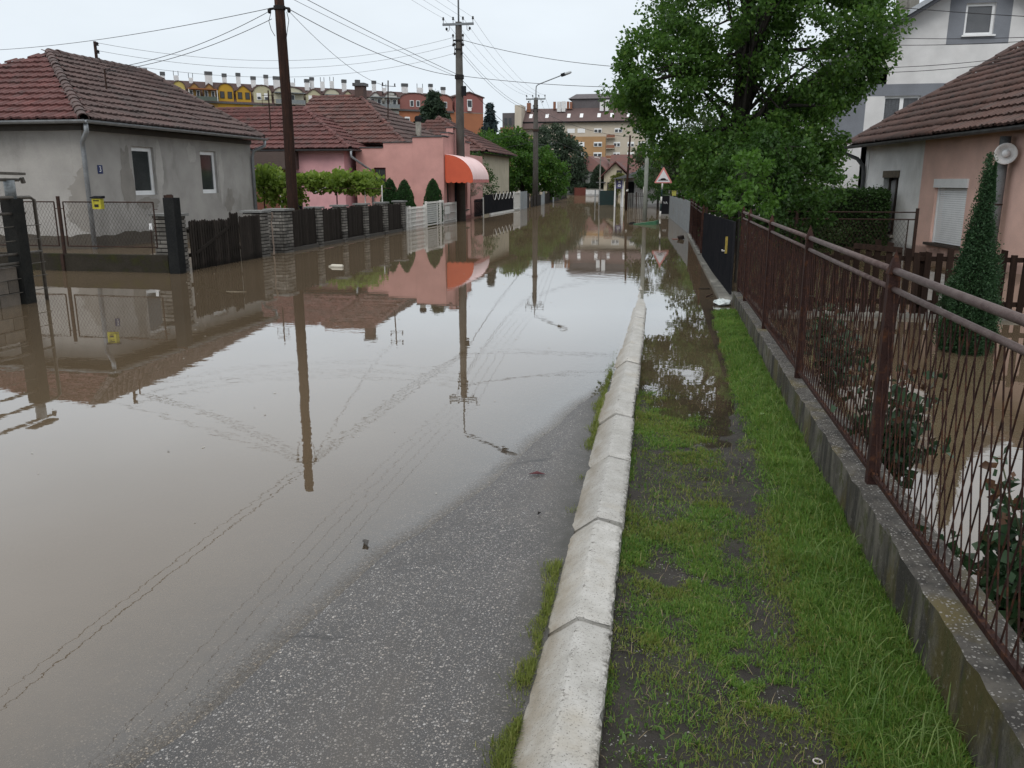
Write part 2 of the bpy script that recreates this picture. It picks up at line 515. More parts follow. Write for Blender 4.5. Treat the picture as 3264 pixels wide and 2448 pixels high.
# --- kerb stones, each a child of the kerb
def kerbmat():
    m, t, b = nodes('kerb_concrete')
    p = pos(t)
    col = mix(t, rng(t, noise(t, p, 7, 6, .7), .35, .65), (.36, .35, .325), (.47, .462, .44))
    col = mix(t, rng(t, noise(t, pos(t, (1, 2.5, 1)), 30, 5, .7), .56, .68, 0, .7), col, (.24, .225, .20))
    col = mix(t, rng(t, noise(t, p, 3.1, 4), .55, .75, 0, .5), col, (.36, .31, .23))
    sp = rng(t, noise(t, p, 150, 3), .60, .67)
    ks = t.nodes.new('ShaderNodeSeparateXYZ'); t.links.new(p, ks.inputs[0])
    ke = math_(t, 'ADD', ks.outputs[0], math_(t, 'MULTIPLY', ks.outputs[1], .0165))
    lo = math_(t, 'MULTIPLY', rng(t, ke, -.232, -.33, 0, 1), rng(t, noise(t, pos(t, (1, .45, 1)), 6, 5, .65), .32, .55, .25, 1.))
    col = mix(t, math_(t, 'MULTIPLY', lo, .8), col, (.205, .170, .120))
    ed = math_(t, 'MULTIPLY', rng(t, ke, -.135, -.108, 0, 1), rng(t, noise(t, p, 40, 5, .75), .42, .60))
    col = mix(t, ed, col, (.075, .068, .055))
    rg = rng(t, math_(t, 'ABSOLUTE', math_(t, 'ADD', ke, .235)), 0, .022, 1, 0)
    col = mix(t, math_(t, 'MULTIPLY', rg, rng(t, noise(t, p, 34, 5, .7), .56, .62)), col, (.13, .12, .105))
    col = mix(t, sp, col, (.12, .115, .10))
    oi = t.nodes.new('ShaderNodeObjectInfo')
    h = t.nodes.new('ShaderNodeVectorMath'); h.operation = 'SCALE'
    t.links.new(col, h.inputs[0]); t.links.new(rng(t, oi.outputs['Random'], 0, 1, .90, 1.06), h.inputs['Scale'])
    t.links.new(h.outputs[0], b.inputs['Base Color'])
    b.inputs['Roughness'].default_value = .62
    bump(t, b, math_(t, 'ADD', noise(t, p, 90, 6, .75), math_(t, 'MULTIPLY', sp, -.5)), .40, .008)
    return m
M_KERB = kerbmat()
kerb = bpy.data.objects.new('kerb', None); COL.objects.link(kerb); struct(kerb)
rk = random.Random(5)
for i in range(-2, 15):
    y0 = i * 1.0 + .83 + .015; y1 = y0 + .970
    tilt = rk.uniform(-.006, .006); shift = rk.uniform(-.010, .010); lift = rk.uniform(-.010, .010)
    NS, prof = 26, [(-.270, -.20), (-.268, -.112), (-.258, -.098), (-.19, -.046), (-.136, -.004), (-.128, 0), (-.118, -.001), (-.06, -.012), (-.008, -.023), (0, -.031), (.0, -.20)]
    vs, fs = [], []
    for k in range(NS):
        f = k / (NS - 1); y = y0 + (y1 - y0) * f
        e = .013 if k in (0, NS - 1) else (.003 if k in (1, NS - 2) else 0)
        for a, (dx, dz) in enumerate(prof):
            top = 1 if dz > -.15 else 0
            jx = (rk.gauss(0, .0018) + (rk.random() < .22) * rk.uniform(-.022, 0)) * (1 if a in (8, 9) else .2) if top else 0
            jz = rk.gauss(0, .0009) * top - (e if top else 0)
            vs.append((kerb_r(y) + dx + shift + jx, y + (rk.gauss(0, .003) if k in (0, NS - 1) else 0), ridge_z(y) + dz + lift + tilt * (f - .5) + jz))
    P_ = len(prof)
    for k in range(NS - 1):
        for a in range(P_ - 1): fs.append((k * P_ + a, k * P_ + a + 1, (k + 1) * P_ + a + 1, (k + 1) * P_ + a))
    fs += [tuple(range(P_ - 1, -1, -1)), tuple((NS - 1) * P_ + a for a in range(P_))]
    MB().add(vs, fs).build('kerb_stone', M_KERB, kerb)
# joint filling of earth between and under the stones
mb = MB()
for i in range(-2, 15):
    y = i + .83
    x = float(kerb_r(y)); z = float(ridge_z(y))
    mb.add([(x - .245, y - .02, z - .15), (x - .12, y - .02, z - .055), (x - .01, y - .02, z - .09), (x - .245, y + .03, z - .15), (x - .12, y + .03, z - .055), (x - .01, y + .03, z - .09)], [(0, 1, 4, 3), (1, 2, 5, 4)])
mb.build('joint_earth', M_SOIL, kerb, kind='stuff')
# --- grass
def blades(px, py, pz, h, w, seed, lean=.55, curl=.5):
    r = rs(seed); n = len(px)
    a = r.uniform(0, 2 * np.pi, n); ln = np.abs(r.normal(0, lean, n)) + .12
    dx, dy = np.cos(a) * ln, np.sin(a) * ln
    b = a + np.pi / 2 + r.normal(0, .5, n)
    wx, wy = np.cos(b) * w / 2, np.sin(b) * w / 2
    k = 1 / np.sqrt(1 + ln * ln)
    mx_, my_, mz_ = px + dx * h * .5 * k, py + dy * h * .5 * k, pz + h * .58 * k
    tx, ty, tz = px + dx * h * 1.15 * k, py + dy * h * 1.15 * k, pz + h * (1 - curl * ln * .45) * k
    v = np.stack([np.stack([px - wx, py - wy, pz - .006], 1), np.stack([px + wx, py + wy, pz - .006], 1),
                  np.stack([mx_ + wx * .8, my_ + wy * .8, mz_], 1), np.stack([mx_ - wx * .8, my_ - wy * .8, mz_], 1), np.stack([tx, ty, tz], 1)], 1).reshape(-1, 3)
    o = np.arange(n)[:, None] * 5
    f = np.concatenate([o + np.array([0, 1, 2]), o + np.array([0, 2, 3]), o + np.array([3, 2, 4])], 0)
    return v, f
def grassmat(name, dark, light, dry, amt):
    if name in MATS: return MATS[name]
    m = leafmat(name, dark, light, .30, .55, dry)
    return m
M_GRASS = grassmat('grass_green', (.046, .108, .014), (.134, .245, .038), (.32, .33, .11), .1)
M_GRASSY = grassmat('grass_yellowish', (.078, .105, .018), (.20, .24, .048), (.32, .27, .12), .2)
r = rs(11)
N = 700000
y = 1.25 * np.exp(r.uniform(0, 1, N) * math.log(12.6 / 1.25))
x = kerb_r(y) + (.925 - kerb_r(y)) * r.uniform(0, 1, N)
wob_ = .10 * (vnoise(x, y, 1.3, 21) - .5) + .06 * (vnoise(x, y, 5., 20) - .5)
strip = sstep(.50, .66, x + wob_)
trk = np.exp(-((x + wob_ - (.44 + .05 * np.sin(y * 1.3))) / (.095 + .055 * sstep(3.2, 5.5, y))) ** 2) * sstep(2.0, 3.2, y) * (.55 + .45 * sstep(.35, .55, vnoise(x, y, 3.1, 46)))
pn = .5 * vnoise(x, y, 2.6, 22) + .3 * vnoise(x, y, 7., 23) + .2 * vnoise(x, y, 19., 24)
patch = sstep(.28, .43, pn + .05 * (y < 5.0) - .14 * sstep(5.3, 6.4, y))
near_k = (1 - sstep(.03, .20, x - kerb_r(y))) * sstep(.42, .6, vnoise(x, y, 2.2, 30))
edge = (1 - sstep(.0, .05, x - kerb_r(y))) * sstep(.35, .6, vnoise(x, y, 2., 29))
bare = sstep(.60, .68, vnoise(x * 1.0, y * .9, 2.1, 41)) * (1 - sstep(.5, .75, x))
hole = np.exp(-(((x - .40) / .26) ** 2 + ((y - 2.0) / .38) ** 2) ** 2) + np.exp(-(((x - .10) / .08) ** 2 + ((y - 2.95) / .2) ** 2) ** 2) + np.exp(-(((x - .05) / .09) ** 2 + ((y - 3.6) / .25) ** 2) ** 2)
hole = hole * (.6 + .55 * vnoise(x, y, 9., 47))
dens = np.maximum(strip, np.maximum(patch * (1 - .8 * bare) * (1 - .85 * near_k), edge) * .85)
dens = dens * (1 - .9 * np.clip(hole, 0, 1)) * (1 - sstep(11.3, 12.3, y)) * (1 - .97 * np.clip(trk * 1.25, 0, 1) * (1 - strip))
tuft = sstep(.28, .66, .6 * vnoise(x, y, 26., 25) + .4 * vnoise(x, y, 60., 28))
dens = dens * (.32 + .68 * tuft)
z = verge_z(x, y)
dens = dens * np.where(z > -.012, 1, np.where(z > -.03, .35, .05))
keep = r.uniform(0, 1, N) < dens
x, y, z, strip = x[keep], y[keep], z[keep], strip[keep]
h = (.012 + .020 * r.uniform(0, 1, len(x)) + strip * (.008 + .030 * r.uniform(0, 1, len(x)) ** 2)) * (.6 + .8 * vnoise(x, y, 9., 26))
w = .0017 + .0020 * r.uniform(0, 1, len(x)) + .00022 * y
yel = (r.uniform(0, 1, len(x)) < .12 + .62 * (1 - strip) * sstep(.30, .60, vnoise(x, y, 3.3, 27)))
for sel, m, nm in ((~yel, M_GRASS, 'grass'), (yel, M_GRASSY, 'grass_yellowed')):
    v, f = blades(x[sel], y[sel], z[sel], h[sel], w[sel], 3, 1.15, .7)
    o = npmesh(nm, v, f, m, kind='stuff')
    tag(o, 'short green grass growing on the verge along the fence wall' if nm == 'grass' else 'yellowish trodden grass on the verge beside the kerb', 'grass')
# broad-leaved weeds and dead stalks scattered in the turf
n = 1500
y = 1.4 * np.exp(r.uniform(0, 1, n) * math.log(9 / 1.4)); x = kerb_r(y) + (.9 - kerb_r(y)) * r.uniform(0, 1, n)
kk = (vnoise(x, y, 4., 61) > .55) & (verge_z(x, y) > -.005); x, y = x[kk], y[kk]
v, f = blades(x, y, verge_z(x, y) + .004, .018 + .014 * r.uniform(0, 1, len(x)), .010 + .006 * r.uniform(0, 1, len(x)), 12, 1.5, .5)
tag(npmesh('weeds', v, f, leafmat('weed_leaf', (.035, .085, .015), (.11, .20, .04), .3), kind='stuff'), 'small broad-leaved weeds growing between the grass of the verge', 'weeds')
n = 1300
y = 1.4 * np.exp(r.uniform(0, 1, n) * math.log(9 / 1.4)); x = kerb_r(y) + (.9 - kerb_r(y)) * r.uniform(0, 1, n)
v, f = blades(x, y, verge_z(x, y) + .003, .03 + .05 * r.uniform(0, 1, n), .0022 + 0 * x, 13, 3.0, .3)
tag(npmesh('straw_litter', v, f, leafmat('dead_straw', (.14, .10, .05), (.33, .27, .16), .1), kind='stuff'), 'dead straw and stalks lying flat on the verge', 'straw')
# long stray blades near the wall
n = 900
y = 1.5 * np.exp(r.uniform(0, 1, n) * math.log(9 / 1.5)); x = .55 + .37 * r.uniform(0, 1, n) ** .6
v, f = blades(x, y, verge_z(x, y), .09 + .11 * r.uniform(0, 1, n), .0035 + 0 * x, 8, 1.0, .8)
tag(npmesh('grass_blades', v, f, leafmat('grass_pale', (.07, .13, .03), (.20, .27, .08), .3), kind='stuff'), 'long pale grass blades leaning out from the fence wall', 'grass')
# tufts along the road side of the kerb
n = 26000
y = 1.3 * np.exp(r.uniform(0, 1, n) * math.log(9.5 / 1.3))
x = kerb_l(y) + .012 - np.abs(r.normal(0, .026, n)) * (.4 + 1.2 * vnoise(y * 0, y, 7., 36))
pt = sstep(.42, .66, .6 * vnoise(y * 0 + 1, y, 1.9, 33) + .4 * vnoise(y * 0 + 2, y, 9., 37)) * (.2 + .8 * vnoise(x, y, 30., 34)) + .7 * ((y > 5.2) & (y < 7.6)) * vnoise(x, y, 14., 35)
keep = (r.uniform(0, 1, n) < pt)
x, y = x[keep], y[keep]
v, f = blades(x, y, road_z(x, y), (.012 + .026 * r.uniform(0, 1, len(x))) * (.5 + 1.1 * vnoise(y * 0, y, 6., 38)), .0024 + .0002 * y, 9, 1.0)
tag(npmesh('kerb_grass', v, f, M_GRASSY, kind='stuff'), 'moss and yellowish grass tufts along the road edge of the kerb', 'grass')
# ---------------------------------------------------------------- common materials
M_MAROON = mat('maroon_paint', (.040, .021, .018), (.028, .015, .0135), 9, .7, .15, 120, rand=.12, stain=((.095, .040, .020), 22, .45), spec=.08)
M_MAROON_TOP = mat('worn_rail_paint', (.115, .085, .078), (.062, .036, .033), 16, .5, .2, 140, spec=.25)  # upper rails mottled grey-brown, lighter than the maroon posts
M_BLACKM = mat('black_sheet_steel', (.018, .019, .022), (.025, .025, .028), 3, .95, .05, 40, spec=.0)
M_GREY_SHEET = mat('galvanised_sheet', (.21, .235, .25), (.165, .18, .185), 2.2, .55, .08, 30, stain=((.15, .13, .105), 6, .3, (1, 1, .3)))
M_DARKWOOD = mat('dark_fence_wood', (.036, .030, .026), (.022, .019, .017), 8, .9, .35, 90, rand=.3, stretch=(4, 4, .5), spec=.08, wet=.10)
M_CONC = mat('old_concrete', (.30, .29, .26), (.20, .195, .17), 4, .85, .4, 80, wet=.05, stain=((.11, .105, .095), 5, .5, (1, 1, .35)))
M_WHITE = mat('white_plastic', (.82, .83, .84), (.75, .76, .77), 4, .4, 0, 50, fine=.05)
M_WHITEMETAL = mat('white_metal_paint', (.70, .70, .68), (.58, .57, .54), 8, .5, 0, 60, fine=.1, stain=((.34, .26, .18), 12, .15))
M_GLASS = mat('window_glass', (.030, .034, .036), (.05, .055, .058), 1.5, .12, 0, 30, spec=.4)
M_CURTAIN = mat('net_curtain', (.33, .33, .33), (.22, .22, .225), 6, .8, 0, 30, stretch=(6, 6, .4))
M_ZINC = mat('zinc_gutter', (.30, .32, .34), (.22, .235, .25), 5, .45, .1, 60, metal=.35)
M_BROWNZ = mat('dark_gutter', (.10, .105, .11), (.06, .06, .062), 5, .55, .1, 60)
M_BARK = mat('dark_bark', (.030, .026, .022), (.017, .015, .013), 9, .9, .7, 60, stretch=(3, 3, .6))
M_STEM = mat('green_stem', (.05, .06, .025), (.035, .035, .018), 9, .8, .2, 60)
M_IRON = mat('rusty_iron', (.055, .032, .025), (.034, .024, .021), 12, .8, .2, 90, spec=.1)
def wallmat():
    """low wall: pale streaked concrete, black run-off marks under the coping edge, yellow-green moss"""
    m, t, b = nodes('mossy_wall_concrete')
    p = pos(t)
    col = mix(t, rng(t, noise(t, pos(t, (1, 1, .5)), 5, 6, .65), .38, .62), (.135, .124, .102), (.060, .055, .045))
    col = mix(t, rng(t, noise(t, pos(t, (1, 1, .16)), 6, 6, .7), .46, .56, 0, .9), col, (.030, .027, .024))
    col = mix(t, rng(t, noise(t, pos(t, (1, .9, .5)), 2.3, 5, .65), .52, .60, 0, .7), col, (.080, .066, .016))
    col = mix(t, rng(t, noise(t, pos(t, (1, 1, .6)), 9, 5, .7), .54, .62, 0, .75), col, (.045, .050, .014))
    col = mix(t, rng(t, noise(t, p, 26, 5, .75), .58, .68, 0, .55), col, (.22, .205, .175))
    vo = nd(t, 'ShaderNodeTexVoronoi'); vo.inputs['Scale'].default_value = 85.
    t.links.new(p, vo.inputs['Vector'])
    sx = t.nodes.new('ShaderNodeSeparateColor'); t.links.new(vo.outputs['Color'], sx.inputs[0])
    f = rng(t, math_(t, 'SUBTRACT', rng(t, sx.outputs[0], 0, 1, -.15, .55), vo.outputs['Distance']), 0, .06)
    ge = t.nodes.new('ShaderNodeNewGeometry'); sn = t.nodes.new('ShaderNodeSeparateXYZ'); t.links.new(ge.outputs['True Normal'], sn.inputs[0])
    up = rng(t, sn.outputs[2], .5, .8)
    topc = mix(t, rng(t, noise(t, p, 9, 6, .7), .38, .62), (.042, .039, .036), (.105, .097, .085))
    topc = mix(t, rng(t, noise(t, p, 2.3, 4), .54, .66, 0, .7), topc, (.12, .095, .03))
    topc = mix(t, f, topc, mix(t, sx.outputs[1], (.14, .135, .125), (.33, .315, .295)))
    col = mix(t, up, col, topc)
    t.links.new(col, b.inputs['Base Color'])
    b.inputs['Roughness'].default_value = .8
    b.inputs['Specular IOR Level'].default_value = .25
    bump(t, b, math_(t, 'ADD', noise(t, p, 55, 6, .7), math_(t, 'MULTIPLY', f, .3)), .7, .012)
    return m
M_WALL = wallmat()
def plaster(name, c, dirt, amt=.35, sc=1.1):
    return mat(name, c, tuple(q * .82 for q in c), sc * 1.4, .9, .3, 110, stain=(dirt, 1.1, amt, (1, 1, .6)), fine=.14, wet=.16)
M_GREYPL = plaster('grey_render', (.395, .38, .36), (.255, .245, .228), .38)
M_PINK = plaster('pink_render', (.62, .33, .30), (.55, .285, .26), .2)
M_PINK2 = plaster('bright_pink_render', (.80, .44, .47), (.72, .39, .42), .2)
M_SALMON = plaster('salmon_render', (.80, .535, .455), (.70, .45, .38), .2)
M_WHITEPL = plaster('white_render', (.73, .728, .73), (.63, .625, .625), .25)
M_GREYBAND = plaster('blue_grey_render', (.22, .235, .265), (.19, .20, .22), .1)
M_DIRTYWH = plaster('dirty_white_render', (.84, .84, .835), (.62, .615, .60), .35)
def tilemat(name, a, b_, grime, amt):
    return mat(name, a, b_, 1.3, .75, .2, 90, island=.16, rand=.16, stain=(grime, 1.6, amt), fine=.2)
M_TILE_RED = tilemat('red_clay_tile', (.120, .044, .040), (.095, .040, .037), (.070, .048, .045), .38)
M_TILE_BRN = tilemat('weathered_clay_tile', (.100, .062, .056), (.078, .054, .050), (.060, .051, .048), .45)
M_TILE_OLD = tilemat('sooty_clay_tile', (.105, .056, .045), (.078, .048, .042), (.058, .048, .044), .45)
M_TILE_MIX = tilemat('old_red_tile', (.125, .052, .043), (.098, .049, .043), (.070, .052, .048), .45)
# ---------------------------------------------------------------- foliage helpers
def leaves(P_, size, seed, out=None, droop=.3, asp=.62):
    """one folded two-triangle leaf at each point"""
    r = rs(seed); n = len(P_)
    ax = r.normal(0, 1, (n, 3))
    if out is not None: ax = ax * .8 + out * .9
    ax[:, 2] -= droop
    ax /= np.linalg.norm(ax, axis=1)[:, None] + 1e-9
    t_ = r.normal(0, 1, (n, 3)); t_[:, 2] *= .5
    sd_ = np.cross(ax, t_); sd_ /= np.linalg.norm(sd_, axis=1)[:, None] + 1e-9
    nr = np.cross(sd_, ax)
    s = (size * r.uniform(.6, 1.25, n))[:, None]
    fold = (r.uniform(-.05, .35, n))[:, None]
    b0 = P_ - ax * s * .5; tip = P_ + ax * s * .5
    l = P_ + sd_ * s * asp * .5 + nr * s * fold * .5 - ax * s * .05; q = P_ - sd_ * s * asp * .5 + nr * s * fold * .5 - ax * s * .05
    v = np.stack([b0, l, tip, q], 1).reshape(-1, 3)
    o = np.arange(n)[:, None] * 4
    return v, np.concatenate([o + np.array([0, 1, 2]), o + np.array([0, 2, 3])], 0)
def ell_pts(ells, n, seed, shell=.5):
    """clump centres inside a union of ellipsoids, crowded towards the outside"""
    r = rs(seed); vol = np.array([e[3] * e[4] * e[5] for e in ells]) ** .75
    idx = r.choice(len(ells), n, p=vol / vol.sum()); E_ = np.array(ells)[idx]
    d = r.normal(0, 1, (n, 3)); d /= np.linalg.norm(d, axis=1)[:, None]
    rad = r.uniform(0, 1, n) ** (1 / 3.) * (1 - shell) + shell * r.uniform(.75, 1.0, n)
    return E_[:, :3] + d * E_[:, 3:6] * rad[:, None], d
def cloud(cen, d, rad, per, seed, flat=.75):
    r = rs(seed); n = len(cen)
    q = r.normal(0, 1, (n, per, 3)); q /= np.linalg.norm(q, axis=2)[:, :, None] + 1e-9
    q *= (r.uniform(0, 1, (n, per)) ** .45)[:, :, None]
    sc = rad * r.uniform(.6, 1.3, n)
    off = q * sc[:, None, None]; off[:, :, 2] *= flat
    return (cen[:, None, :] + off).reshape(-1, 3), (q * .7 + d[:, None, :] * .6).reshape(-1, 3)
def tree(name, label, loc, ells, m_leaf, n_clump=260, per=60, rad=.45, leaf=.13, trunk=(.25, 2.0), seed=1, shell=.45, bark=None, limbs=14, group=None, droop=.3, cat='tree', lean=(0, 0), gaps=()):
    t = thing(name, label, cat, loc, group)
    cen, d = ell_pts(ells, n_clump, seed, shell)
    for (gx0, gy0, gz0, a_, b_, c_, p_) in gaps:      # thin spots where limbs and sky show through
        q = ((cen[:, 0] - gx0) / a_) ** 2 + ((cen[:, 1] - gy0) / b_) ** 2 + ((cen[:, 2] - gz0) / c_) ** 2
        ok = (q > 1) | (rs(seed + 9).uniform(0, 1, len(cen)) > p_)
        cen, d = cen[ok], d[ok]
    pts, out = cloud(cen, d, rad, per, seed + 1)
    keep = pts[:, 2] > loc[2] + .02
    v, f = leaves(pts[keep], leaf, seed + 2, out[keep], droop)
    npmesh('crown', v, f, m_leaf, t, kind='stuff')
    bark = bark or M_BARK
    r = random.Random(seed)
    L = Vector(loc); top = L + Vector((lean[0], lean[1], trunk[1]))
    mb = MB()
    mid = (L + top) / 2 + Vector((r.uniform(-.05, .05), r.uniform(-.05, .05), 0))
    cz = max(e_[2] + e_[5] * .5 for e_ in ells)
    up = Vector((sum(e_[0] for e_ in ells) / len(ells), sum(e_[1] for e_ in ells) / len(ells), cz))
    mb.tube([L - Vector((0, 0, .5)), L, mid, top, top.lerp(up, .5), up], [trunk[0] * 1.2, trunk[0], trunk[0] * .85, trunk[0] * .75, trunk[0] * .45, trunk[0] * .1], 8)
    mb.build('trunk', bark, t, smooth=True)
    idx = rs(seed + 5).choice(len(cen), min(limbs, len(cen)), replace=False)
    for i in idx:
        e_ = Vector(cen[i]); s = top.lerp(up, r.uniform(0, .75)) if r.random() < .75 else mid.lerp(top, r.uniform(.4, 1))
        if e_.z < s.z - 1.0: s = mid.lerp(top, .6)
        k = (s + e_) / 2 + Vector((r.uniform(-.2, .2), r.uniform(-.2, .2), r.uniform(.0, .35)))
        w = trunk[0] * r.uniform(.14, .36)
        b_ = MB().tube([s, s.lerp(k, .55), k, k.lerp(e_, .6), e_], [w, w * .8, w * .62, w * .4, w * .12], 6)
        for _ in range(3):
            j = Vector(cen[r.randrange(len(cen))])
            if (j - k).length < 2.2: b_.tube([k, (k + j) / 2 + Vector((0, 0, .12)), j], [w * .4, w * .28, w * .08], 5)
        b_.build('branch', bark, t, smooth=True)
    return t
def shell_bush(name, label, loc, prof, m_leaf, n, leaf, seed, core=None, cat='shrub', jit=.03, group=None, tip=None, lumpy=.12):
    """clipped evergreen: profile of (radius, height) turned round, skinned with small leaves over a dark core"""
    t = thing(name, label, cat, loc, group)
    r = rs(seed)
    rr = np.array([p[0] for p in prof]); hh = np.array([p[1] for p in prof])
    seg = np.hypot(np.diff(rr), np.diff(hh)) * (rr[1:] + rr[:-1] + .02); seg = seg / seg.sum()
    k = r.choice(len(seg), n, p=seg); u = r.uniform(0, 1, n)
    a = r.uniform(0, 2 * np.pi, n)
    lump = 1 + .10 * np.sin(a * 3 + hh[k] * 9 + seed) * .5 + lumpy * (vnoise(np.cos(a) * 2.2 + 7, np.sin(a) * 2.2 + 7 + (hh[k] * (1 - u) + hh[k + 1] * u) * 6, 1.5, seed) - .5) + lumpy * .6 * (vnoise(np.cos(a) * 2 + 3, np.sin(a) * 2 + 5 + (hh[k] * (1 - u) + hh[k + 1] * u) * 5, 4.5, seed + 1) - .5)
    rad = (rr[k] * (1 - u) + rr[k + 1] * u) * lump + r.normal(0, jit, n); h_ = hh[k] * (1 - u) + hh[k + 1] * u + r.normal(0, jit, n)
    pts = np.stack([loc[0] + rad * np.cos(a), loc[1] + rad * np.sin(a), loc[2] + h_], 1)
    out = np.stack([np.cos(a), np.sin(a), .5 + 0 * a], 1)
    if tip:
        q = r.uniform(0, 1, n // 14); aa = r.uniform(0, 6.283, n // 14); rr_ = .035 * (1 - q) + .004
        pts = np.concatenate([pts, np.stack([loc[0] + tip[0] + rr_ * np.cos(aa), loc[1] + tip[1] + rr_ * np.sin(aa), loc[2] + tip[2] + (tip[3] - tip[2]) * q], 1)])
        out = np.concatenate([out, np.stack([np.cos(aa), np.sin(aa), 1 + 0 * aa], 1)])
    v, f = leaves(pts, leaf, seed + 1, out, -.3)
    npmesh('crown', v, f, m_leaf, t, kind='stuff')
    MB().lathe(loc, [(max(q[0] * (.86 - lumpy * .3), .005), q[1]) for q in prof], 14).build('inner_twigs', mat('shrub_inside', (.012, .017, .007), None, 6, .95), t, smooth=True)  # added solid core, dark so that no light passes between the leaves
    MB().tube([(loc[0], loc[1], loc[2] - .5), (loc[0], loc[1], loc[2] + prof[0][1] + .1)], .03, 6).build('trunk', M_BARK, t)
    return t
def hedge(name, label, x0, x1, y0, y1, z0, z1, m_leaf, n, leaf, seed, cat='hedge'):
    t = thing(name, label, cat, ((x0 + x1) / 2, (y0 + y1) / 2, z0))
    r = rs(seed); p = r.uniform(0, 1, (n, 3)) * np.array([x1 - x0, y1 - y0, z1 - z0]) + np.array([x0, y0, z0])
    fc = r.randint(0, 6, n)
    for i, (ax, val) in enumerate(((1, y0), (2, z1), (1, y0), (0, x0), (2, z1), (0, x1))):
        s = fc == i; p[s, ax] = val
    p += r.normal(0, .05, (n, 3)); p[:, 2] += .12 * (vnoise(p[:, 0], p[:, 1], 2.4, seed) - .5)
    v, f = leaves(p, leaf, seed + 1, None, -.2)
    npmesh('crown', v, f, m_leaf, t, kind='stuff')
    MB().box(x0 + .08, x1 - .08, y0 + .08, y1 - .05, z0 - .3, z1 - .1).build('inner_twigs', mat('shrub_inside', (.012, .017, .007), None, 6, .95), t)  # same light-blocking core added inside the hedge
    return t
# ---------------------------------------------------------------- roof tiles
_TILE = {}
def tile_mesh(m, w, h):
    k = (m.name, w, h)
    if k in _TILE: return _TILE[k]
    prof = [(-.5, .010), (-.36, .030), (-.20, .030), (-.06, .006), (.12, .004), (.30, .020), (.5, .012)]
    vs, fs = [], []
    n = len(prof)
    for (yy, lift) in ((-.55, .062), (.55, .004)):
        for px, pz in prof: vs.append((px * w * 1.02, yy * h, pz + lift))
    for px, pz in prof: vs.append((px * w * 1.02, -.55 * h, pz + .062 - .052))
    for i in range(n - 1):
        fs.append((i, i + 1, n + i + 1, n + i)); fs.append((2 * n + i, 2 * n + i + 1, i + 1, i))
    me = MB().add(vs, fs).mesh('roof_tile', m)
    _TILE[k] = me
    return me
def inpoly(p, poly):
    c = False; n = len(poly); j = n - 1
    for i in range(n):
        if ((poly[i][1] > p[1]) != (poly[j][1] > p[1])) and (p[0] < (poly[j][0] - poly[i][0]) * (p[1] - poly[i][1]) / (poly[j][1] - poly[i][1] + 1e-12) + poly[i][0]): c = not c
        j = i
    return c
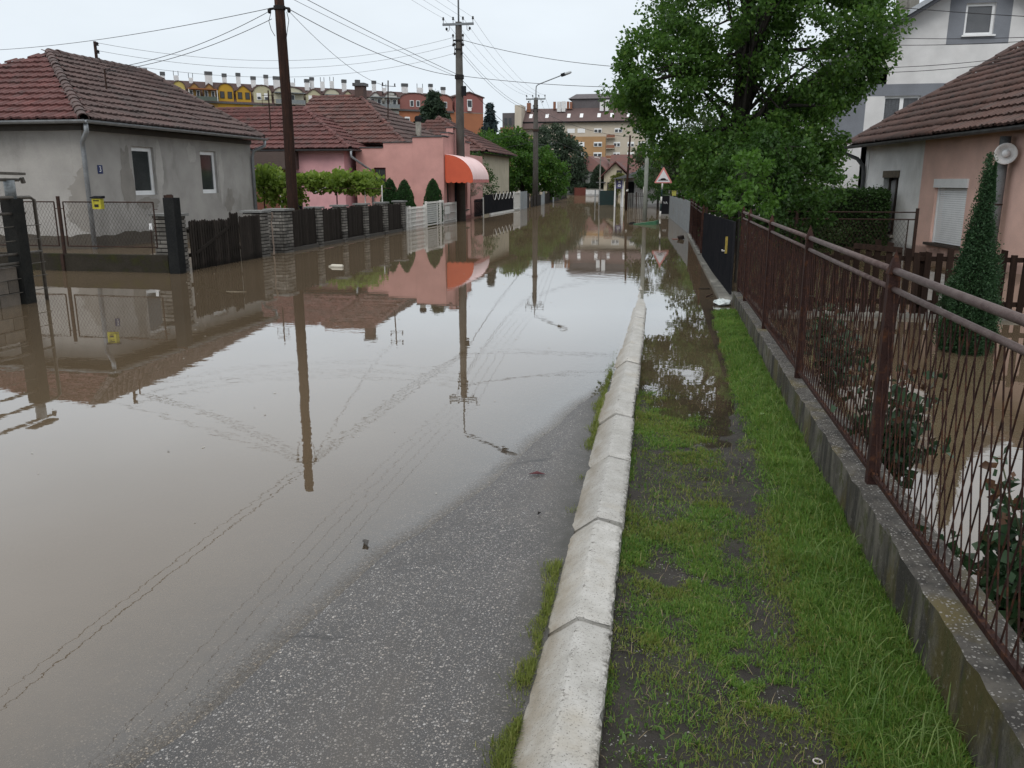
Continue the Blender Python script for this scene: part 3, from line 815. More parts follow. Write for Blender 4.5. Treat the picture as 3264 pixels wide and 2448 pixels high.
def tiled(roof, faces, m, w=.25, h=.40, cap=300, ridges=(), under=None, rr=.11, ridge_mat=None):
    """faces: list of outlines (world points, the first edge is the eave). The tiles nearest the street are objects, the rest one joined part."""
    rnd = random.Random(len(roof.name) + int(abs(faces[0][0][0]) * 7))
    lst = []
    und = MB()
    for fc in faces:
        fc = [Vector(q) for q in fc]
        und.poly([q - Vector((0, 0, .03)) for q in fc])
        o = fc[0]; uu = (fc[1] - fc[0]).normalized(); nn = None
        for q in fc[2:]:
            nn = uu.cross(q - o)
            if nn.length > 1e-3: break
        nn.normalize()
        if nn.z < 0: nn = -nn
        vv = nn.cross(uu)
        if vv.z < 0: uu = -uu; vv = nn.cross(uu)
        pl = [((q - o).dot(uu), (q - o).dot(vv)) for q in fc]
        a0, a1 = min(q[0] for q in pl), max(q[0] for q in pl); b0, b1 = min(q[1] for q in pl), max(q[1] for q in pl)
        for j in range(int((b1 - b0) / h) + 1):
            for i in range(int((a1 - a0) / w) + 2):
                a = a0 + (i + .5) * w - (j % 2) * w * 0; b = b0 + (j + .45) * h
                if inpoly((a, b), pl) or inpoly((a - w * .35, b - h * .3), pl) and inpoly((a + w * .3, b), pl):
                    c = o + uu * (a + rnd.gauss(0, .004)) + vv * (b + rnd.gauss(0, .008)) + nn * (.012 + rnd.gauss(0, .004))
                    mw = Matrix((uu, vv, nn)).transposed().to_4x4() @ Matrix.Rotation(rnd.gauss(0, .012), 4, 'X') @ Matrix.Rotation(rnd.gauss(0, .008), 4, 'Z')
                    mw.translation = c
                    lst.append((c.length, mw))
    und.build('roof_boarding', under or mat('roof_boarding', (.035, .028, .025)), roof)
    lst.sort(key=lambda q: q[0])
    me = tile_mesh(m, w, h)
    for _, mw in lst[:cap]: inst('roof_tile', me, roof, mw=mw)
    if lst[cap:]:
        vv_ = np.array([q.co[:] for q in me.vertices]); tr = np.array([p.vertices[:] for p in me.polygons])
        V_, F_ = [], []
        for i, (_, mw) in enumerate(lst[cap:]):
            A = np.array(mw); V_.append(vv_ @ A[:3, :3].T + A[:3, 3]); F_.append(tr + i * len(vv_))
        npmesh('roof_tiles_beyond', np.concatenate(V_), np.concatenate(F_), m, roof, kind='stuff', quads=True)
    rm = ridge_mat or m
    key = ('ridge', rm.name, rr)
    if key not in _TILE:
        pr = [(math.cos(a) , math.sin(a)) for a in np.linspace(.0, math.pi, 8)]
        vs = [(x * rr * s, yy, z * rr * s) for (yy, s) in ((-.20, 1.12), (.20, .92)) for x, z in pr]
        vs += [(x * rr * .95, -.20, z * rr * .95) for x, z in pr]
        fs = [(i, i + 1, 8 + i + 1, 8 + i) for i in range(7)] + [(16 + i, 16 + i + 1, i + 1, i) for i in range(7)]
        _TILE[key] = MB().add(vs, fs).mesh('ridge_tile', rm)
    for a, b in ridges:
        a, b = Vector(a), Vector(b); d = b - a; n = max(1, int(d.length / .36)); d.normalize()
        x = d.cross(Vector((0, 0, 1))).normalized(); z_ = x.cross(d)
        for i in range(n):
            mw = Matrix((x, d, z_)).transposed().to_4x4() @ Matrix.Rotation(rnd.gauss(0, .02), 4, 'X')
            mw.translation = a.lerp(b, (i + .5) / n) + Vector((0, 0, .0 + rnd.gauss(0, .006)))
            inst('ridge_tile', _TILE[key], roof, mw=mw)
def gutter(name, a, b, m, parent, rad=.07):
    """open half-round gutter"""
    a, b = Vector(a), Vector(b); d = (b - a).normalized(); x = d.cross(Vector((0, 0, 1))).normalized()
    vs, fs, n = [], [], 8
    for q in (a, b):
        for s in (1., .88):
            for k in range(n):
                an = math.pi + math.pi * k / (n - 1)
                vs.append(q + x * math.cos(an) * rad * s + Vector((0, 0, math.sin(an) * rad * s + rad * .3)))
    for k in range(n - 1):
        fs += [(k, k + 1, 2 * n + k + 1, 2 * n + k), (n + k + 1, n + k, 3 * n + k, 3 * n + k + 1), (k, n + k, n + k + 1, k + 1), (2 * n + k, 2 * n + k + 1, 3 * n + k + 1, 3 * n + k)]
    fs += [(0, 2 * n, 3 * n, n), (n - 1, 2 * n - 1, 4 * n - 1, 3 * n - 1)]
    return MB().add(vs, fs).build(name, m, parent, smooth=False)
def window(parent, axis, plane, sgn, a0, a1, z0, z1, depth=.12, fr=.07, mullions=(), frame=None, glass=None, sill=None, name='window', frm_d=.05):
    """frame, mullions and pane set back in a dark reveal. axis 'x': the wall is X = plane (a runs along Y); 'y': Y = plane. sgn: outward direction"""
    frame = frame or M_WHITE; glass = glass or M_GLASS
    def bx(mb, a, b, c, d, e0, e1):
        lo, hi = sorted((plane + sgn * e0, plane + sgn * e1))
        return mb.box(lo, hi, a, b, c, d) if axis == 'x' else mb.box(a, b, lo, hi, c, d)
    mb = MB()
    e0, e1 = -depth, -depth + frm_d
    bx(mb, a0, a1, z1 - fr, z1, e0, e1); bx(mb, a0, a1, z0, z0 + fr, e0, e1)
    bx(mb, a0, a0 + fr, z0 + fr, z1 - fr, e0, e1); bx(mb, a1 - fr, a1, z0 + fr, z1 - fr, e0, e1)
    for mu in mullions: bx(mb, mu - fr * .8, mu + fr * .8, z0 + fr, z1 - fr, e0, e1 + .003)
    w = mb.build(name, frame, parent)
    edges = [a0 + fr] + [x for mu in mullions for x in (mu - fr * .8, mu + fr * .8)] + [a1 - fr]
    for i in range(0, len(edges), 2):
        bx(MB(), edges[i], edges[i + 1], z0 + fr, z1 - fr, e0 + .012, e0 + .024).build('pane', glass, w)
    if sill: bx(MB(), a0 - .06, a1 + .06, z0 - .05, z0 - .002, -depth, .08).build('sill', sill, w)
    return w
def wall_x(plane, th, y0, y1, z0, z1, holes):
    """wall slab X = plane .. plane+th (th signed inward) with rectangular openings (y0, y1, z0, z1)"""
    return _wall('x', plane, th, y0, y1, z0, z1, holes)
def wall_y(plane, th, x0, x1, z0, z1, holes): return _wall('y', plane, th, x0, x1, z0, z1, holes)
def _wall(ax, plane, th, a0, a1, z0, z1, holes):
    mb = MB(); lo, hi = sorted((plane, plane + th))
    def bx(p, q, r_, s):
        if q - p < 1e-4 or s - r_ < 1e-4: return
        mb.box(lo, hi, p, q, r_, s) if ax == 'x' else mb.box(p, q, lo, hi, r_, s)
    cur = a0
    for (h0, h1, b0, b1) in sorted(holes):
        bx(cur, h0, z0, z1); bx(h0, h1, z0, b0); bx(h0, h1, b1, z1); cur = h1
    bx(cur, a1, z0, z1)
    return mb
# ---------------------------------------------------------------- right side: maroon lattice fence on its low wall
def wt(y): return .405 - .0185 * y + (0 if y < 99 else 0)          # top of the low wall
FX = 1.005
fence = thing('lattice_fence', 'maroon steel lattice fence on a mossy low concrete wall beside the grass verge', 'fence', (.97, 6, .3))
vs, fs = [], []
rw = random.Random(3)
ysw = np.linspace(-.5, 12.55, 175)
prof = [(.925, -.4), (.925, 0), (.93, .985), (.945, 1.0), (1.13, 1.0), (1.14, .97), (1.14, -.4)]
for k, yy in enumerate(ysw):
    for a, (px, f) in enumerate(prof):
        zz = wt(yy) * f if f >= 0 else -.4
        if f == 0: zz = 0.
        jx = rw.gauss(0, .0035) if a in (1, 2, 3) else 0
        vs.append((px + jx, yy, zz + (rw.gauss(0, .003) if a in (2, 3, 4) else 0)))
n = len(prof)
for k in range(len(ysw) - 1):
    for a in range(n - 1): fs.append((k * n + a, (k + 1) * n + a, (k + 1) * n + a + 1, k * n + a + 1))
fs += [tuple(range(n)), tuple((len(ysw) - 1) * n + a for a in range(n - 1, -1, -1))]
MB().add(vs, fs).build('concrete_wall', M_WALL, fence)
FY = [-.85, 1.59, 4.04, 6.49, 8.95, 11.40, 12.5]
for yy in FY:
    zb = wt(yy) - .03; zt = 1.40 - .0045 * (yy - 4)
    p_ = MB().box(FX - .025, FX + .025, yy - .026, yy + .026, zb, zt - .06).build('post', M_MAROON, fence)
    MB().add([(FX - .031, yy - .031, zt - .06), (FX + .031, yy - .031, zt - .06), (FX + .031, yy + .031, zt - .06), (FX - .031, yy + .031, zt - .06), (FX, yy, zt + .05)], [(0, 3, 2, 1), (0, 1, 4), (1, 2, 4), (2, 3, 4), (3, 0, 4)]).build('finial', M_MAROON, p_)
for a, b in zip(FY[:-1], FY[1:]):
    def zr(yy, h): return h - .0045 * (yy - 4)
    MB().tube([(FX, a + .02, zr(a, 1.355)), (FX, b - .02, zr(b, 1.355))], .0165, 10).build('top_rail', M_MAROON_TOP, fence, smooth=True)
    MB().tube([(FX, a + .02, zr(a, 1.272)), (FX, b - .02, zr(b, 1.272))], .013, 10).build('middle_rail', M_MAROON_TOP, fence, smooth=True)
    MB().bar((FX, a + .027, wt(a) + .055), (FX, b - .027, wt(b) + .055), .022, .022).build('bottom_rail', M_MAROON, fence)
    k = int((b - a - .06) / .08)
    for i in range(k + 1):
        y0 = a + .04 + i * .08
        for (s, xo) in ((.25 + rw.uniform(-.02, .02), -.006), (-.25 + rw.uniform(-.02, .02), .006)):
            y1 = y0 + s; zb = wt(y0) + .06; zt = zr(y0, 1.262)
            if y1 > b - .03: f = (b - .03 - y0) / s; y1 = b - .03; zt = zb + (zt - zb) * f
            if y1 < a + .03: f = (a + .03 - y0) / s; y1 = a + .03; zt = zb + (zt - zb) * f
            if y1 < 1.6 and y0 < 1.6: continue
            MB().tube([(FX + xo, y0, zb), (FX + xo + rw.gauss(0, .004), (y0 + y1) / 2 + rw.gauss(0, .006), (zb + zt) / 2), (FX + xo, y1, zt)], .0031, 5, cap=False).build('rod', M_MAROON, fence)
        # the lattice starts again where a leaning rod leaves a gap at the panel's ends
    for s, ye in ((.25, a), (-.25, b)):
        for i in range(1, 4):
            f = i * .08 / .25; yy = ye + (.03 if s > 0 else -.03)
            y1 = yy + s * (1 - f); zb = wt(yy) + .06; zt = zr(yy, 1.262)
            if max(yy, y1) < 1.6: continue
            MB().tube([(FX + .006 * (-1 if s > 0 else 1), yy, zb + (zt - zb) * f), (FX + .006 * (-1 if s > 0 else 1), y1, zt)], .0031, 5, cap=False).build('rod', M_MAROON, fence)
# black steel gate after the fence
def gx(y): return .90 - .0215 * (y - 12.6)
gate = thing('black_gate', 'black sheet steel gate on a concrete threshold past the maroon lattice fence', 'gate', (.85, 16, 0))
for i in range(6):
    y0 = 12.75 + i * 1.27; y1 = y0 + 1.255
    mb = MB()
    for (a, b) in ((y0, y1),):
        mb.add([(gx(a), a, .10 - .02 * i), (gx(b), b, .08 - .02 * i), (gx(b), b, 1.17 - .019 * (b - 12.7)), (gx(a), a, 1.17 - .019 * (a - 12.7)),
                (gx(a) + .03, a, .10 - .02 * i), (gx(b) + .03, b, .08 - .02 * i), (gx(b) + .03, b, 1.17 - .019 * (b - 12.7)), (gx(a) + .03, a, 1.17 - .019 * (a - 12.7))],
               [(0, 3, 2, 1), (4, 5, 6, 7), (2, 3, 7, 6), (0, 1, 5, 4), (0, 4, 7, 3), (1, 2, 6, 5)])
    mb.build('sheet_panel', M_BLACKM, gate)
MB().box(gx(13.6) - .035, gx(13.6), 13.575, 13.605, .64, .90).build('yellow_strip', mat('yellow_plastic', (.42, .31, .06), (.36, .27, .06), 5, .6), gate, label='narrow yellow upright strip on the gate')
h_ = MB().bar((gx(13.9) - .05, 13.85, .66), (gx(13.9) - .05, 13.99, .66), .02, .02)
h_.bar((gx(13.9) - .05, 13.86, .66), (gx(13.9), 13.86, .66), .016).build('handle', M_WHITEMETAL, gate)
MB().prism([(gx(12.62) - .14, 12.62), (gx(12.62) + .12, 12.62), (gx(20.4) + .12, 20.4), (gx(20.4) - .10, 20.4)], 'z', -.4, .035).build('threshold', M_CONC, gate)
# maroon panel fence further on
f2 = thing('panel_fence', 'short maroon fence section between the black gate and the grey metal sheets', 'fence', (.68, 24, 0))
def gx2(y): return .73 - .016 * (y - 20.5)
for yy in (20.6, 23.2, 25.8, 28.4):
    p_ = MB().box(gx2(yy) - .03, gx2(yy) + .03, yy - .03, yy + .03, -.2, 1.13).build('post', M_MAROON, f2)
    MB().add([(gx2(yy) - .035, yy - .035, 1.13), (gx2(yy) + .035, yy - .035, 1.13), (gx2(yy) + .035, yy + .035, 1.13), (gx2(yy) - .035, yy + .035, 1.13), (gx2(yy), yy, 1.22)], [(0, 1, 4), (1, 2, 4), (2, 3, 4), (3, 0, 4)]).build('finial', M_MAROON, p_)
for a, b in ((20.6, 23.2), (23.2, 25.8), (25.8, 28.4)):
    for zz in (1.09, 1.0): MB().tube([(gx2(a), a + .03, zz), (gx2(b), b - .03, zz)], .02, 6).build('rail', M_MAROON, f2)
    for i in range(28):
        yy = a + .06 + i * .09
        if yy < b - .04: MB().tube([(gx2(yy), yy, .1), (gx2(yy), yy + .1 * (1 if i % 2 else -1) * (i not in (0, 27)), .99)], .005, 4, cap=False).build('rod', M_MAROON, f2)
    MB().bar((gx2(a), a, .1), (gx2(b), b, .1), .03).build('bottom_rail', M_MAROON, f2)
MB().prism([(gx2(20.45) - .08, 20.45), (gx2(20.45) + .1, 20.45), (gx2(28.6) + .1, 28.6), (gx2(28.6) - .08, 28.6)], 'z', -.5, .06).build('plinth', M_CONC, f2)
# grey sheet metal fence
sf = thing('sheet_metal_fence', 'pale grey corrugated metal sheet fence standing in the flood water', 'fence', (.3, 35, 0))
def sx_(y): return .60 - .054 * (y - 29.2)
for i in range(14):
    y0 = 29.2 + i * .98; y1 = y0 + .97
    vs, fs = [], []
    for k in range(13):
        yy = y0 + (y1 - y0) * k / 12; xo = .018 * (1 if k % 4 in (1, 2) else 0)
        tz = 1.10 - .004 * (yy - 29) + .012 * ((i * 7) % 3 - 1)
        vs += [(sx_(yy) - xo, yy, -.3), (sx_(yy) - xo, yy, tz)]
    for k in range(12): fs.append((2 * k, 2 * k + 1, 2 * k + 3, 2 * k + 2))
    MB().add(vs, fs).build('metal_sheet', M_GREY_SHEET, sf)
for yy in (29.3, 33.8, 38.3, 42.8): MB().box(sx_(yy) + .03, sx_(yy) + .09, yy - .03, yy + .03, -.3, 1.15).build('post', M_IRON, sf)
for zz in (.3, .85): MB().bar((sx_(29.3) + .045, 29.3, zz), (sx_(42.8) + .045, 42.8, zz), .03).build('rail', M_IRON, sf)
# black wicket between the sign and the metal sheets
bw = thing('black_wicket', 'small black sheet gate with thin pale frame behind the striped sign post', 'gate', (-.35, 44, 0))
MB().box(-.57, -.16, 43.6, 43.64, .12, 1.02).build('sheet_panel', M_BLACKM, bw)
for a, b in (((-.58, .06), (-.58, 1.06)), ((-.15, .06), (-.15, 1.06)), ((-.58, 1.06), (-.15, 1.06)), ((-.58, .08), (-.15, .08))):
    MB().bar((a[0], 43.6, a[1]), (b[0], 43.6, b[1]), .018).build('frame', M_GREY_SHEET, bw)
def text(s, size, loc, rot, m, parent, name='lettering'):
    cu = bpy.data.curves.new(name, 'FONT'); cu.body = s; cu.size = size; cu.extrude = .002; cu.align_x = 'CENTER'; cu.align_y = 'CENTER'
    cu.materials.append(m)
    o = bpy.data.objects.new(name, cu); COL.objects.link(o); o.parent = parent
    bpy.context.view_layer.update()
    me = bpy.data.meshes.new_from_object(o)
    bpy.data.objects.remove(o)
    o = bpy.data.objects.new(name, me); COL.objects.link(o); o.parent = parent
    o.location = Vector(loc) - base(parent); o.rotation_euler = rot
    return o
text('VA', .17, (-.36, 43.592, .68), (R(90), 0, 0), M_WHITE, bw)
yb = thing('yellow_box', 'small pale yellow box hung on the fence beyond the metal sheets', 'box', (.06, 44.5, 1.0))
MB().box(-.06, .16, 44.3, 44.5, 1.02, 1.24).build('body', mat('yellow_green_paint', (.42, .42, .10), (.36, .36, .08)), yb)
MB().box(-.075, .175, 44.28, 44.52, 1.243, 1.265).build('lid', mat('yellow_green_paint', (.42, .42, .10)), yb)
# ---------------------------------------------------------------- road sign on its striped post
sg = thing('road_sign', 'triangular red bordered warning sign with black hump symbol on a striped post', 'sign', (-.58, 42.6, 0))
M_RED = mat('sign_red', (.62, .25, .23), (.55, .20, .19), 6, .45, 0, 50, fine=.06)
M_SIGNW = mat('sign_white', (.72, .71, .74), (.66, .65, .68), 5, .4, 0, 50, fine=.05)
M_BLK = mat('sign_black', (.015, .013, .013))
M_DKGREEN = mat('sign_post_green', (.012, .035, .035), (.018, .03, .03))
def rtri(cx, cz, half, top, bot, rad):
    pts = []
    for (px, pz, a0) in ((cx - half, bot, 150), (cx + half, bot, 270), (cx, top, 30)):
        d = Vector((cx - px, (top + 2 * bot) / 3 - pz)).normalized()
        q = Vector((px, pz)) + d * rad * 2
        for a in (0, 40, 80, 120): pts.append((q.x + rad * math.cos(R(a0 + a)), q.y + rad * math.sin(R(a0 + a))))
    return pts
MB().prism(rtri(-.5, 0, .45, 2.44, 1.65, .035), 'y', 42.575, 42.59).build('border', M_RED, sg)
MB().prism(rtri(-.5, 0, .345, 2.285, 1.70, .012), 'y', 42.570, 42.5745).build('panel', M_SIGNW, sg)
hump = [(-.74, 1.77), (-.26, 1.77), (-.26, 1.80), (-.33, 1.82)] + [(-.50 + .14 * math.cos(a), 1.815 + .075 * math.sin(a)) for a in np.linspace(0, math.pi, 9)] + [(-.67, 1.82), (-.74, 1.80)]
MB().prism(hump, 'y', 42.5655, 42.5695).build('hump_symbol', M_BLK, sg)
zz = -.4; k = 0
while zz < 1.70:
    z1_ = min(1.72, zz + (.34 if k % 2 else .36))
    MB().tube([(-.58 + .05 * zz / 1.7, 42.62, zz), (-.58 + .05 * z1_ / 1.7, 42.62, z1_)], .042, 10).build('post_band', M_WHITEMETAL if k % 2 else M_DKGREEN, sg, smooth=True)
    zz = z1_; k += 1
cp = thing('concrete_pole', 'slim pale grey concrete pole rising from the flood into the tree', 'pole', (-1.22, 39, 0))
MB().tube([(-1.22, 39, -.5), (-1.22, 39, 1.5), (-1.22, 39, 4.8)], [.105, .098, .08], 10).build('shaft', mat('pale_concrete', (.26, .28, .25), (.20, .21, .19), 3, .85, .3, 60), cp, smooth=True)
MB().lathe((-1.22, 39, 4.8), [(.085, 0), (.085, .06), (.02, .08)], 10).build('cap', M_CONC, cp)
MB().box(-1.33, -1.305, 38.95, 39.05, 1.2, 1.5).build('plate', M_WHITEMETAL, cp)
# overturned wheelie bin floating on its side
bn_ = thing('wheelie_bin', 'overturned green wheelie bin half sunk in the flood by the pale pole', 'bin', (-1.1, 35.4, 0))
M_BIN = mat('bin_green', (.035, .13, .065), (.03, .10, .05), 5, .5, 0, 50)
A, B_ = Vector((-1.55, 35.5, -.10)), Vector((-.62, 35.35, -.02))
d = (B_ - A).normalized(); u_ = Vector((0, 0, 1)); s_ = d.cross(u_).normalized(); u_ = s_.cross(d)
def ringb(c, w, h): return [c + s_ * w + u_ * h, c - s_ * w + u_ * h, c - s_ * w - u_ * h, c + s_ * w - u_ * h]
vs = ringb(A, .24, .12) + ringb(B_, .27, .17)
MB().add(vs, [(0, 1, 2, 3), (7, 6, 5, 4), (0, 4, 5, 1), (1, 5, 6, 2), (2, 6, 7, 3), (3, 7, 4, 0)]).build('body', M_BIN, bn_)
vs = ringb(B_ + d * .005, .29, .19) + ringb(B_ + d * .06, .29, .19)
MB().add(vs, [(3, 2, 1, 0), (4, 5, 6, 7), (0, 1, 5, 4), (1, 2, 6, 5), (2, 3, 7, 6), (3, 0, 4, 7)]).build('rim', M_BIN, bn_)
MB().bar(A - d * .05 + u_ * .13 - s_ * .2, A - d * .05 + u_ * .13 + s_ * .2, .035).build('axle', M_BLK, bn_)
for s in (-1, 1):
    c = A - d * .06 + s_ * .22 * s + u_ * .10
    MB().tube([c - s_ * .025, c + s_ * .025], .10, 12).build('wheel', M_BLK, bn_)
# ---------------------------------------------------------------- front garden: picket fence, thuja, roses, wire fence
pf = thing('picket_fence', 'dark brown wooden picket fence standing in the flooded front garden', 'fence', (3.5, 11.65, 0))
M_PICK = mat('brown_pickets', (.030, .019, .015), (.019, .013, .011), 8, .95, .3, 80, rand=.25, stretch=(4, 4, .5), spec=.03)
rp = random.Random(8)
x = 1.2; k = 0
while x < 7.2:
    w = .075; top = .88 + rp.uniform(-.05, .04)
    if 2.55 < x < 3.0: top = .98 + rp.uniform(-.12, .06)
    sl = rp.uniform(-.02, .02)
    MB().prism([(x, .04), (x + w, .04), (x + w + sl, top - .02 * rp.random()), (x + sl, top)], 'y', 11.60, 11.625).build('picket', M_PICK, pf)
    x += w + .052 + rp.uniform(-.008, .012)
for zz in (.77, .20): MB().box(1.15, 7.3, 11.628, 11.668, zz - .03, zz + .03).build('rail', M_PICK, pf)
for xx in (1.25, 3.2, 5.2, 7.1): MB().box(xx, xx + .07, 11.67, 11.74, -.3, .85).build('post', M_PICK, pf)
MB().bar((2.35, 11.59, .93), (2.95, 11.59, .88), .02, .07).build('loose_board', M_PICK, pf)
MB().box(1.12, 7.4, 11.58, 11.76, -.35, .055).build('footing', M_CONC, pf)
M_THUJA = leafmat('thuja_green', (.014, .042, .018), (.036, .082, .028), .15, .6)
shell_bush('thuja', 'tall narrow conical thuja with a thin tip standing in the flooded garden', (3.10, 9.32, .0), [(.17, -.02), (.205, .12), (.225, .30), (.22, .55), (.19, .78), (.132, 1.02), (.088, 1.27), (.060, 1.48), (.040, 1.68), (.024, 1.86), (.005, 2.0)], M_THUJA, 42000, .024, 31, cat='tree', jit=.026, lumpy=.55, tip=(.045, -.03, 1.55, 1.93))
M_ROSE = leafmat('rose_leaf', (.012, .036, .016), (.035, .072, .030), .15, .35, (.10, .03, .02))
M_ROSER = leafmat('young_rose_leaf', (.055, .028, .016), (.10, .05, .025), .2, .4)
def rose(label, loc, hgt, spread, n, seed, bud=None):
    t = thing('rose_bush', label, 'rose bush', loc, 'rose bushes behind the lattice fence')
    r = random.Random(seed); mbs = []
    pts, red = [], []
    for s in range(n):
        a = r.uniform(0, 6.28); tip = Vector(loc) + Vector((math.cos(a) * spread * r.uniform(.2, 1), math.sin(a) * spread * r.uniform(.2, 1) * 1.2, hgt * r.uniform(.45, 1)))
        mid = Vector(loc).lerp(tip, .5) + Vector((r.uniform(-.05, .05), r.uniform(-.05, .05), .08))
        MB().tube([Vector(loc) - Vector((0, 0, .15)), mid, tip], [.008, .006, .003], 5).build('stem', M_STEM, t)
        for k in range(15):
            f = .2 + .8 * k / 14; q = (mid.lerp(tip, (f - .5) * 2) if f > .5 else Vector(loc).lerp(mid, f * 2))
            for j in range(3):
                p_ = q + Vector((r.gauss(0, .045), r.gauss(0, .045), r.gauss(0, .03)))
                (red if (f > .8 and tip.z > loc[2] + hgt * .75 and r.random() < .6) else pts).append(p_)
    for arr, m, nm in ((pts, M_ROSE, 'leaves'), (red, M_ROSER, 'young_leaves')):
        if arr:
            v, f = leaves(np.array([tuple(q) for q in arr]), .072 if nm == 'leaves' else .05, seed, None, .1, .75)
            npmesh(nm, v, f, m, t, kind='stuff')
    if bud:
        MB().lathe(bud, [(.004, -.02), (.014, 0), (.016, .02), (.006, .045)], 8).build('bud', mat('yellow_bud', (.55, .45, .04)), t)
        MB().tube([Vector(loc) + Vector((0, 0, .2)), Vector(bud) - Vector((0, 0, .01))], .003, 5).build('bud_stem', M_STEM, t)
    return t
rose('leggy rose bush with one yellow bud, nearest behind the lattice fence', (1.42, 3.3, -.05), .66, .32, 15, 71, bud=(1.66, 3.3, .50))
rose('dark rose bush with reddish young leaves behind the second fence panel', (1.30, 4.9, -.05), .75, .28, 14, 72)
rose('rose bush behind the third lattice panel before the picket fence', (1.4, 7.2, -.05), .85, .36, 13, 73)
# fallen twigs and leaves of the low plants against the wall
df = thing('wire_fence', 'rusty wire mesh fence with twin rails dividing the garden from the hedge', 'fence', (3.3, 20.5, 0))
for xx in (.80, 2.85, 5.45):
    MB().box(xx - .03, xx + .03, 20.47, 20.53, -.3, 1.15).build('post', M_IRON, df)
for zz in (1.06, .90): MB().tube([(.8, 20.5, zz), (5.45, 20.5, zz)], .016, 6).build('rail', M_IRON, df)
for xx in (2.72, 2.99, 5.28): MB().tube([(xx, 20.5, -.2), (xx, 20.5, .9)], .014, 6).build('mesh_frame', M_IRON, df)
mb = MB()
def mesh_wires(mb, ax, plane, a0, a1, z0, z1, step, lean, rad=.003):
    n = int((a1 - a0 + abs(lean)) / step)
    for sgn in (1, -1):
        for i in range(n + 1):
            p0 = a0 - (lean if sgn > 0 else 0) + i * step; p1 = p0 + sgn * lean
            if sgn < 0: p0 += 0
            q0, q1, w0, w1 = p0, p1, z0, z1
            for (lim, side) in ((a0, -1), (a1, 1)):
                if (q0 - lim) * side > 0 and (q1 - lim) * side > 0: q0 = None; break
                if (q0 - lim) * side > 0: f = (lim - q0) / (q1 - q0); w0 = w0 + (w1 - w0) * f; q0 = lim
                if (q1 - lim) * side > 0: f = (lim - q0) / (q1 - q0); w1 = w0 + (w1 - w0) * f; q1 = lim
            if q0 is None or w1 - w0 < .03: continue
            a = (q0, plane, w0) if ax == 'y' else (plane, q0, w0); b = (q1, plane, w1) if ax == 'y' else (plane, q1, w1)
            mb.tube([a, b], rad, 3, cap=False)
mesh_wires(mb, 'y', 20.5, 3.0, 5.3, 0, .9, .085, .55)
mesh_wires(mb, 'y', 20.505, .85, 2.72, 0, .9, .085, .55)
mb.build('wire_mesh', M_IRON, df, kind='stuff')
M_HEDGE = leafmat('hedge_green', (.016, .045, .010), (.045, .10, .020), .2, .6)
hedge('clipped_hedge', 'clipped dark green hedge behind the rusty wire fence', 2.6, 5.6, 23.8, 25.2, -.2, 1.46, M_HEDGE, 16000, .07, 41)
# low undergrowth behind the wire fence and the black gate
tree('garden_shrub', 'low dark shrub under the big tree behind the black gate', (1.6, 21.6, -.1), [(1.6, 21.8, .55, .7, .5, .6), (2.5, 22.4, .5, .7, .6, .6), (3.6, 22.2, .4, .8, .5, .5)], leafmat('undergrowth', (.016, .035, .010), (.045, .085, .022), .25), 60, 60, .28, .07, (.03, .5), 44, limbs=5, cat='shrub')
# ---------------------------------------------------------------- salmon and white bungalow
hr = thing('bungalow', 'low house with salmon and dirty white street wall under an old tiled roof', 'house', (8.5, 22, 0))
def hx(y): return 6.55 - .128 * (y - 18.4)                        # the street wall is slightly askew to the road
def hquad(mb, y0, y1, z0, z1, off=0., th=.3):
    a0, a1 = hx(y0) + off, hx(y1) + off
    return mb.add([(a0, y0, z0), (a1, y1, z0), (a1 + th, y1, z0), (a0 + th, y0, z0), (a0, y0, z1), (a1, y1, z1), (a1 + th, y1, z1), (a0 + th, y0, z1)],
                  [(0, 1, 2, 3), (7, 6, 5, 4), (4, 5, 1, 0), (5, 6, 2, 1), (6, 7, 3, 2), (7, 4, 0, 3)])
WY1, WY2, WYB = (24.0, 25.05), (20.15, 21.75), 22.6                # window spans, colour change
wz1, wz2 = (.35, 1.86), (.32, 1.80)
mb = MB(); hquad(mb, WYB, WY1[0], -.4, 2.72); hquad(mb, WY1[0], WY1[1], -.4, wz1[0]); hquad(mb, WY1[0], WY1[1], wz1[1], 2.72); hquad(mb, WY1[1], 26.6, -.4, 2.72)
mb.build('white_wall', M_DIRTYWH, hr)
mb = MB(); hquad(mb, 14.0, WY2[0], -.4, 2.72); hquad(mb, WY2[0], WY2[1], -.4, wz2[0]); hquad(mb, WY2[0], WY2[1], wz2[1], 2.72); hquad(mb, WY2[1], WYB - .002, -.4, 2.72)
mb.build('salmon_wall', M_SALMON, hr)
MB().box(hx(26.6) + .02, 12, 26.3, 26.6, -.4, 2.72).build('end_wall', M_DIRTYWH, hr)
w_ = hquad(MB(), WY1[0], WY1[1], wz1[0], wz1[1], .22, .02).build('window', M_BROWNZ, hr)
M_BRWOOD = mat('brown_window_wood', (.055, .04, .032), (.035, .028, .024))
hquad(MB(), WY1[0] - .03, WY1[1] + .03, wz1[1] - .02, wz1[1] + .16, -.03, .2).build('shutter_box', mat('shutter_box_brown', (.13, .105, .07), (.09, .07, .05), 6, .8), w_)
for a, b in ((WY1[0], WY1[0] + .09), (WY1[1] - .09, WY1[1]), (24.48, 24.57)): hquad(MB(), a, b, wz1[0], wz1[1] - .02, .14, .07).build('frame', M_BRWOOD, w_)
for a, b in ((WY1[0] + .09, 24.48), (24.57, WY1[1] - .09)): hquad(MB(), a, b, wz1[0] + .05, wz1[1] - .1, .17, .01).build('curtain', M_CURTAIN, w_)
hquad(MB(), WY1[0] - .08, WY1[1] + .08, wz1[0] - .07, wz1[0], -.10, .3).build('sill', M_CONC, w_)
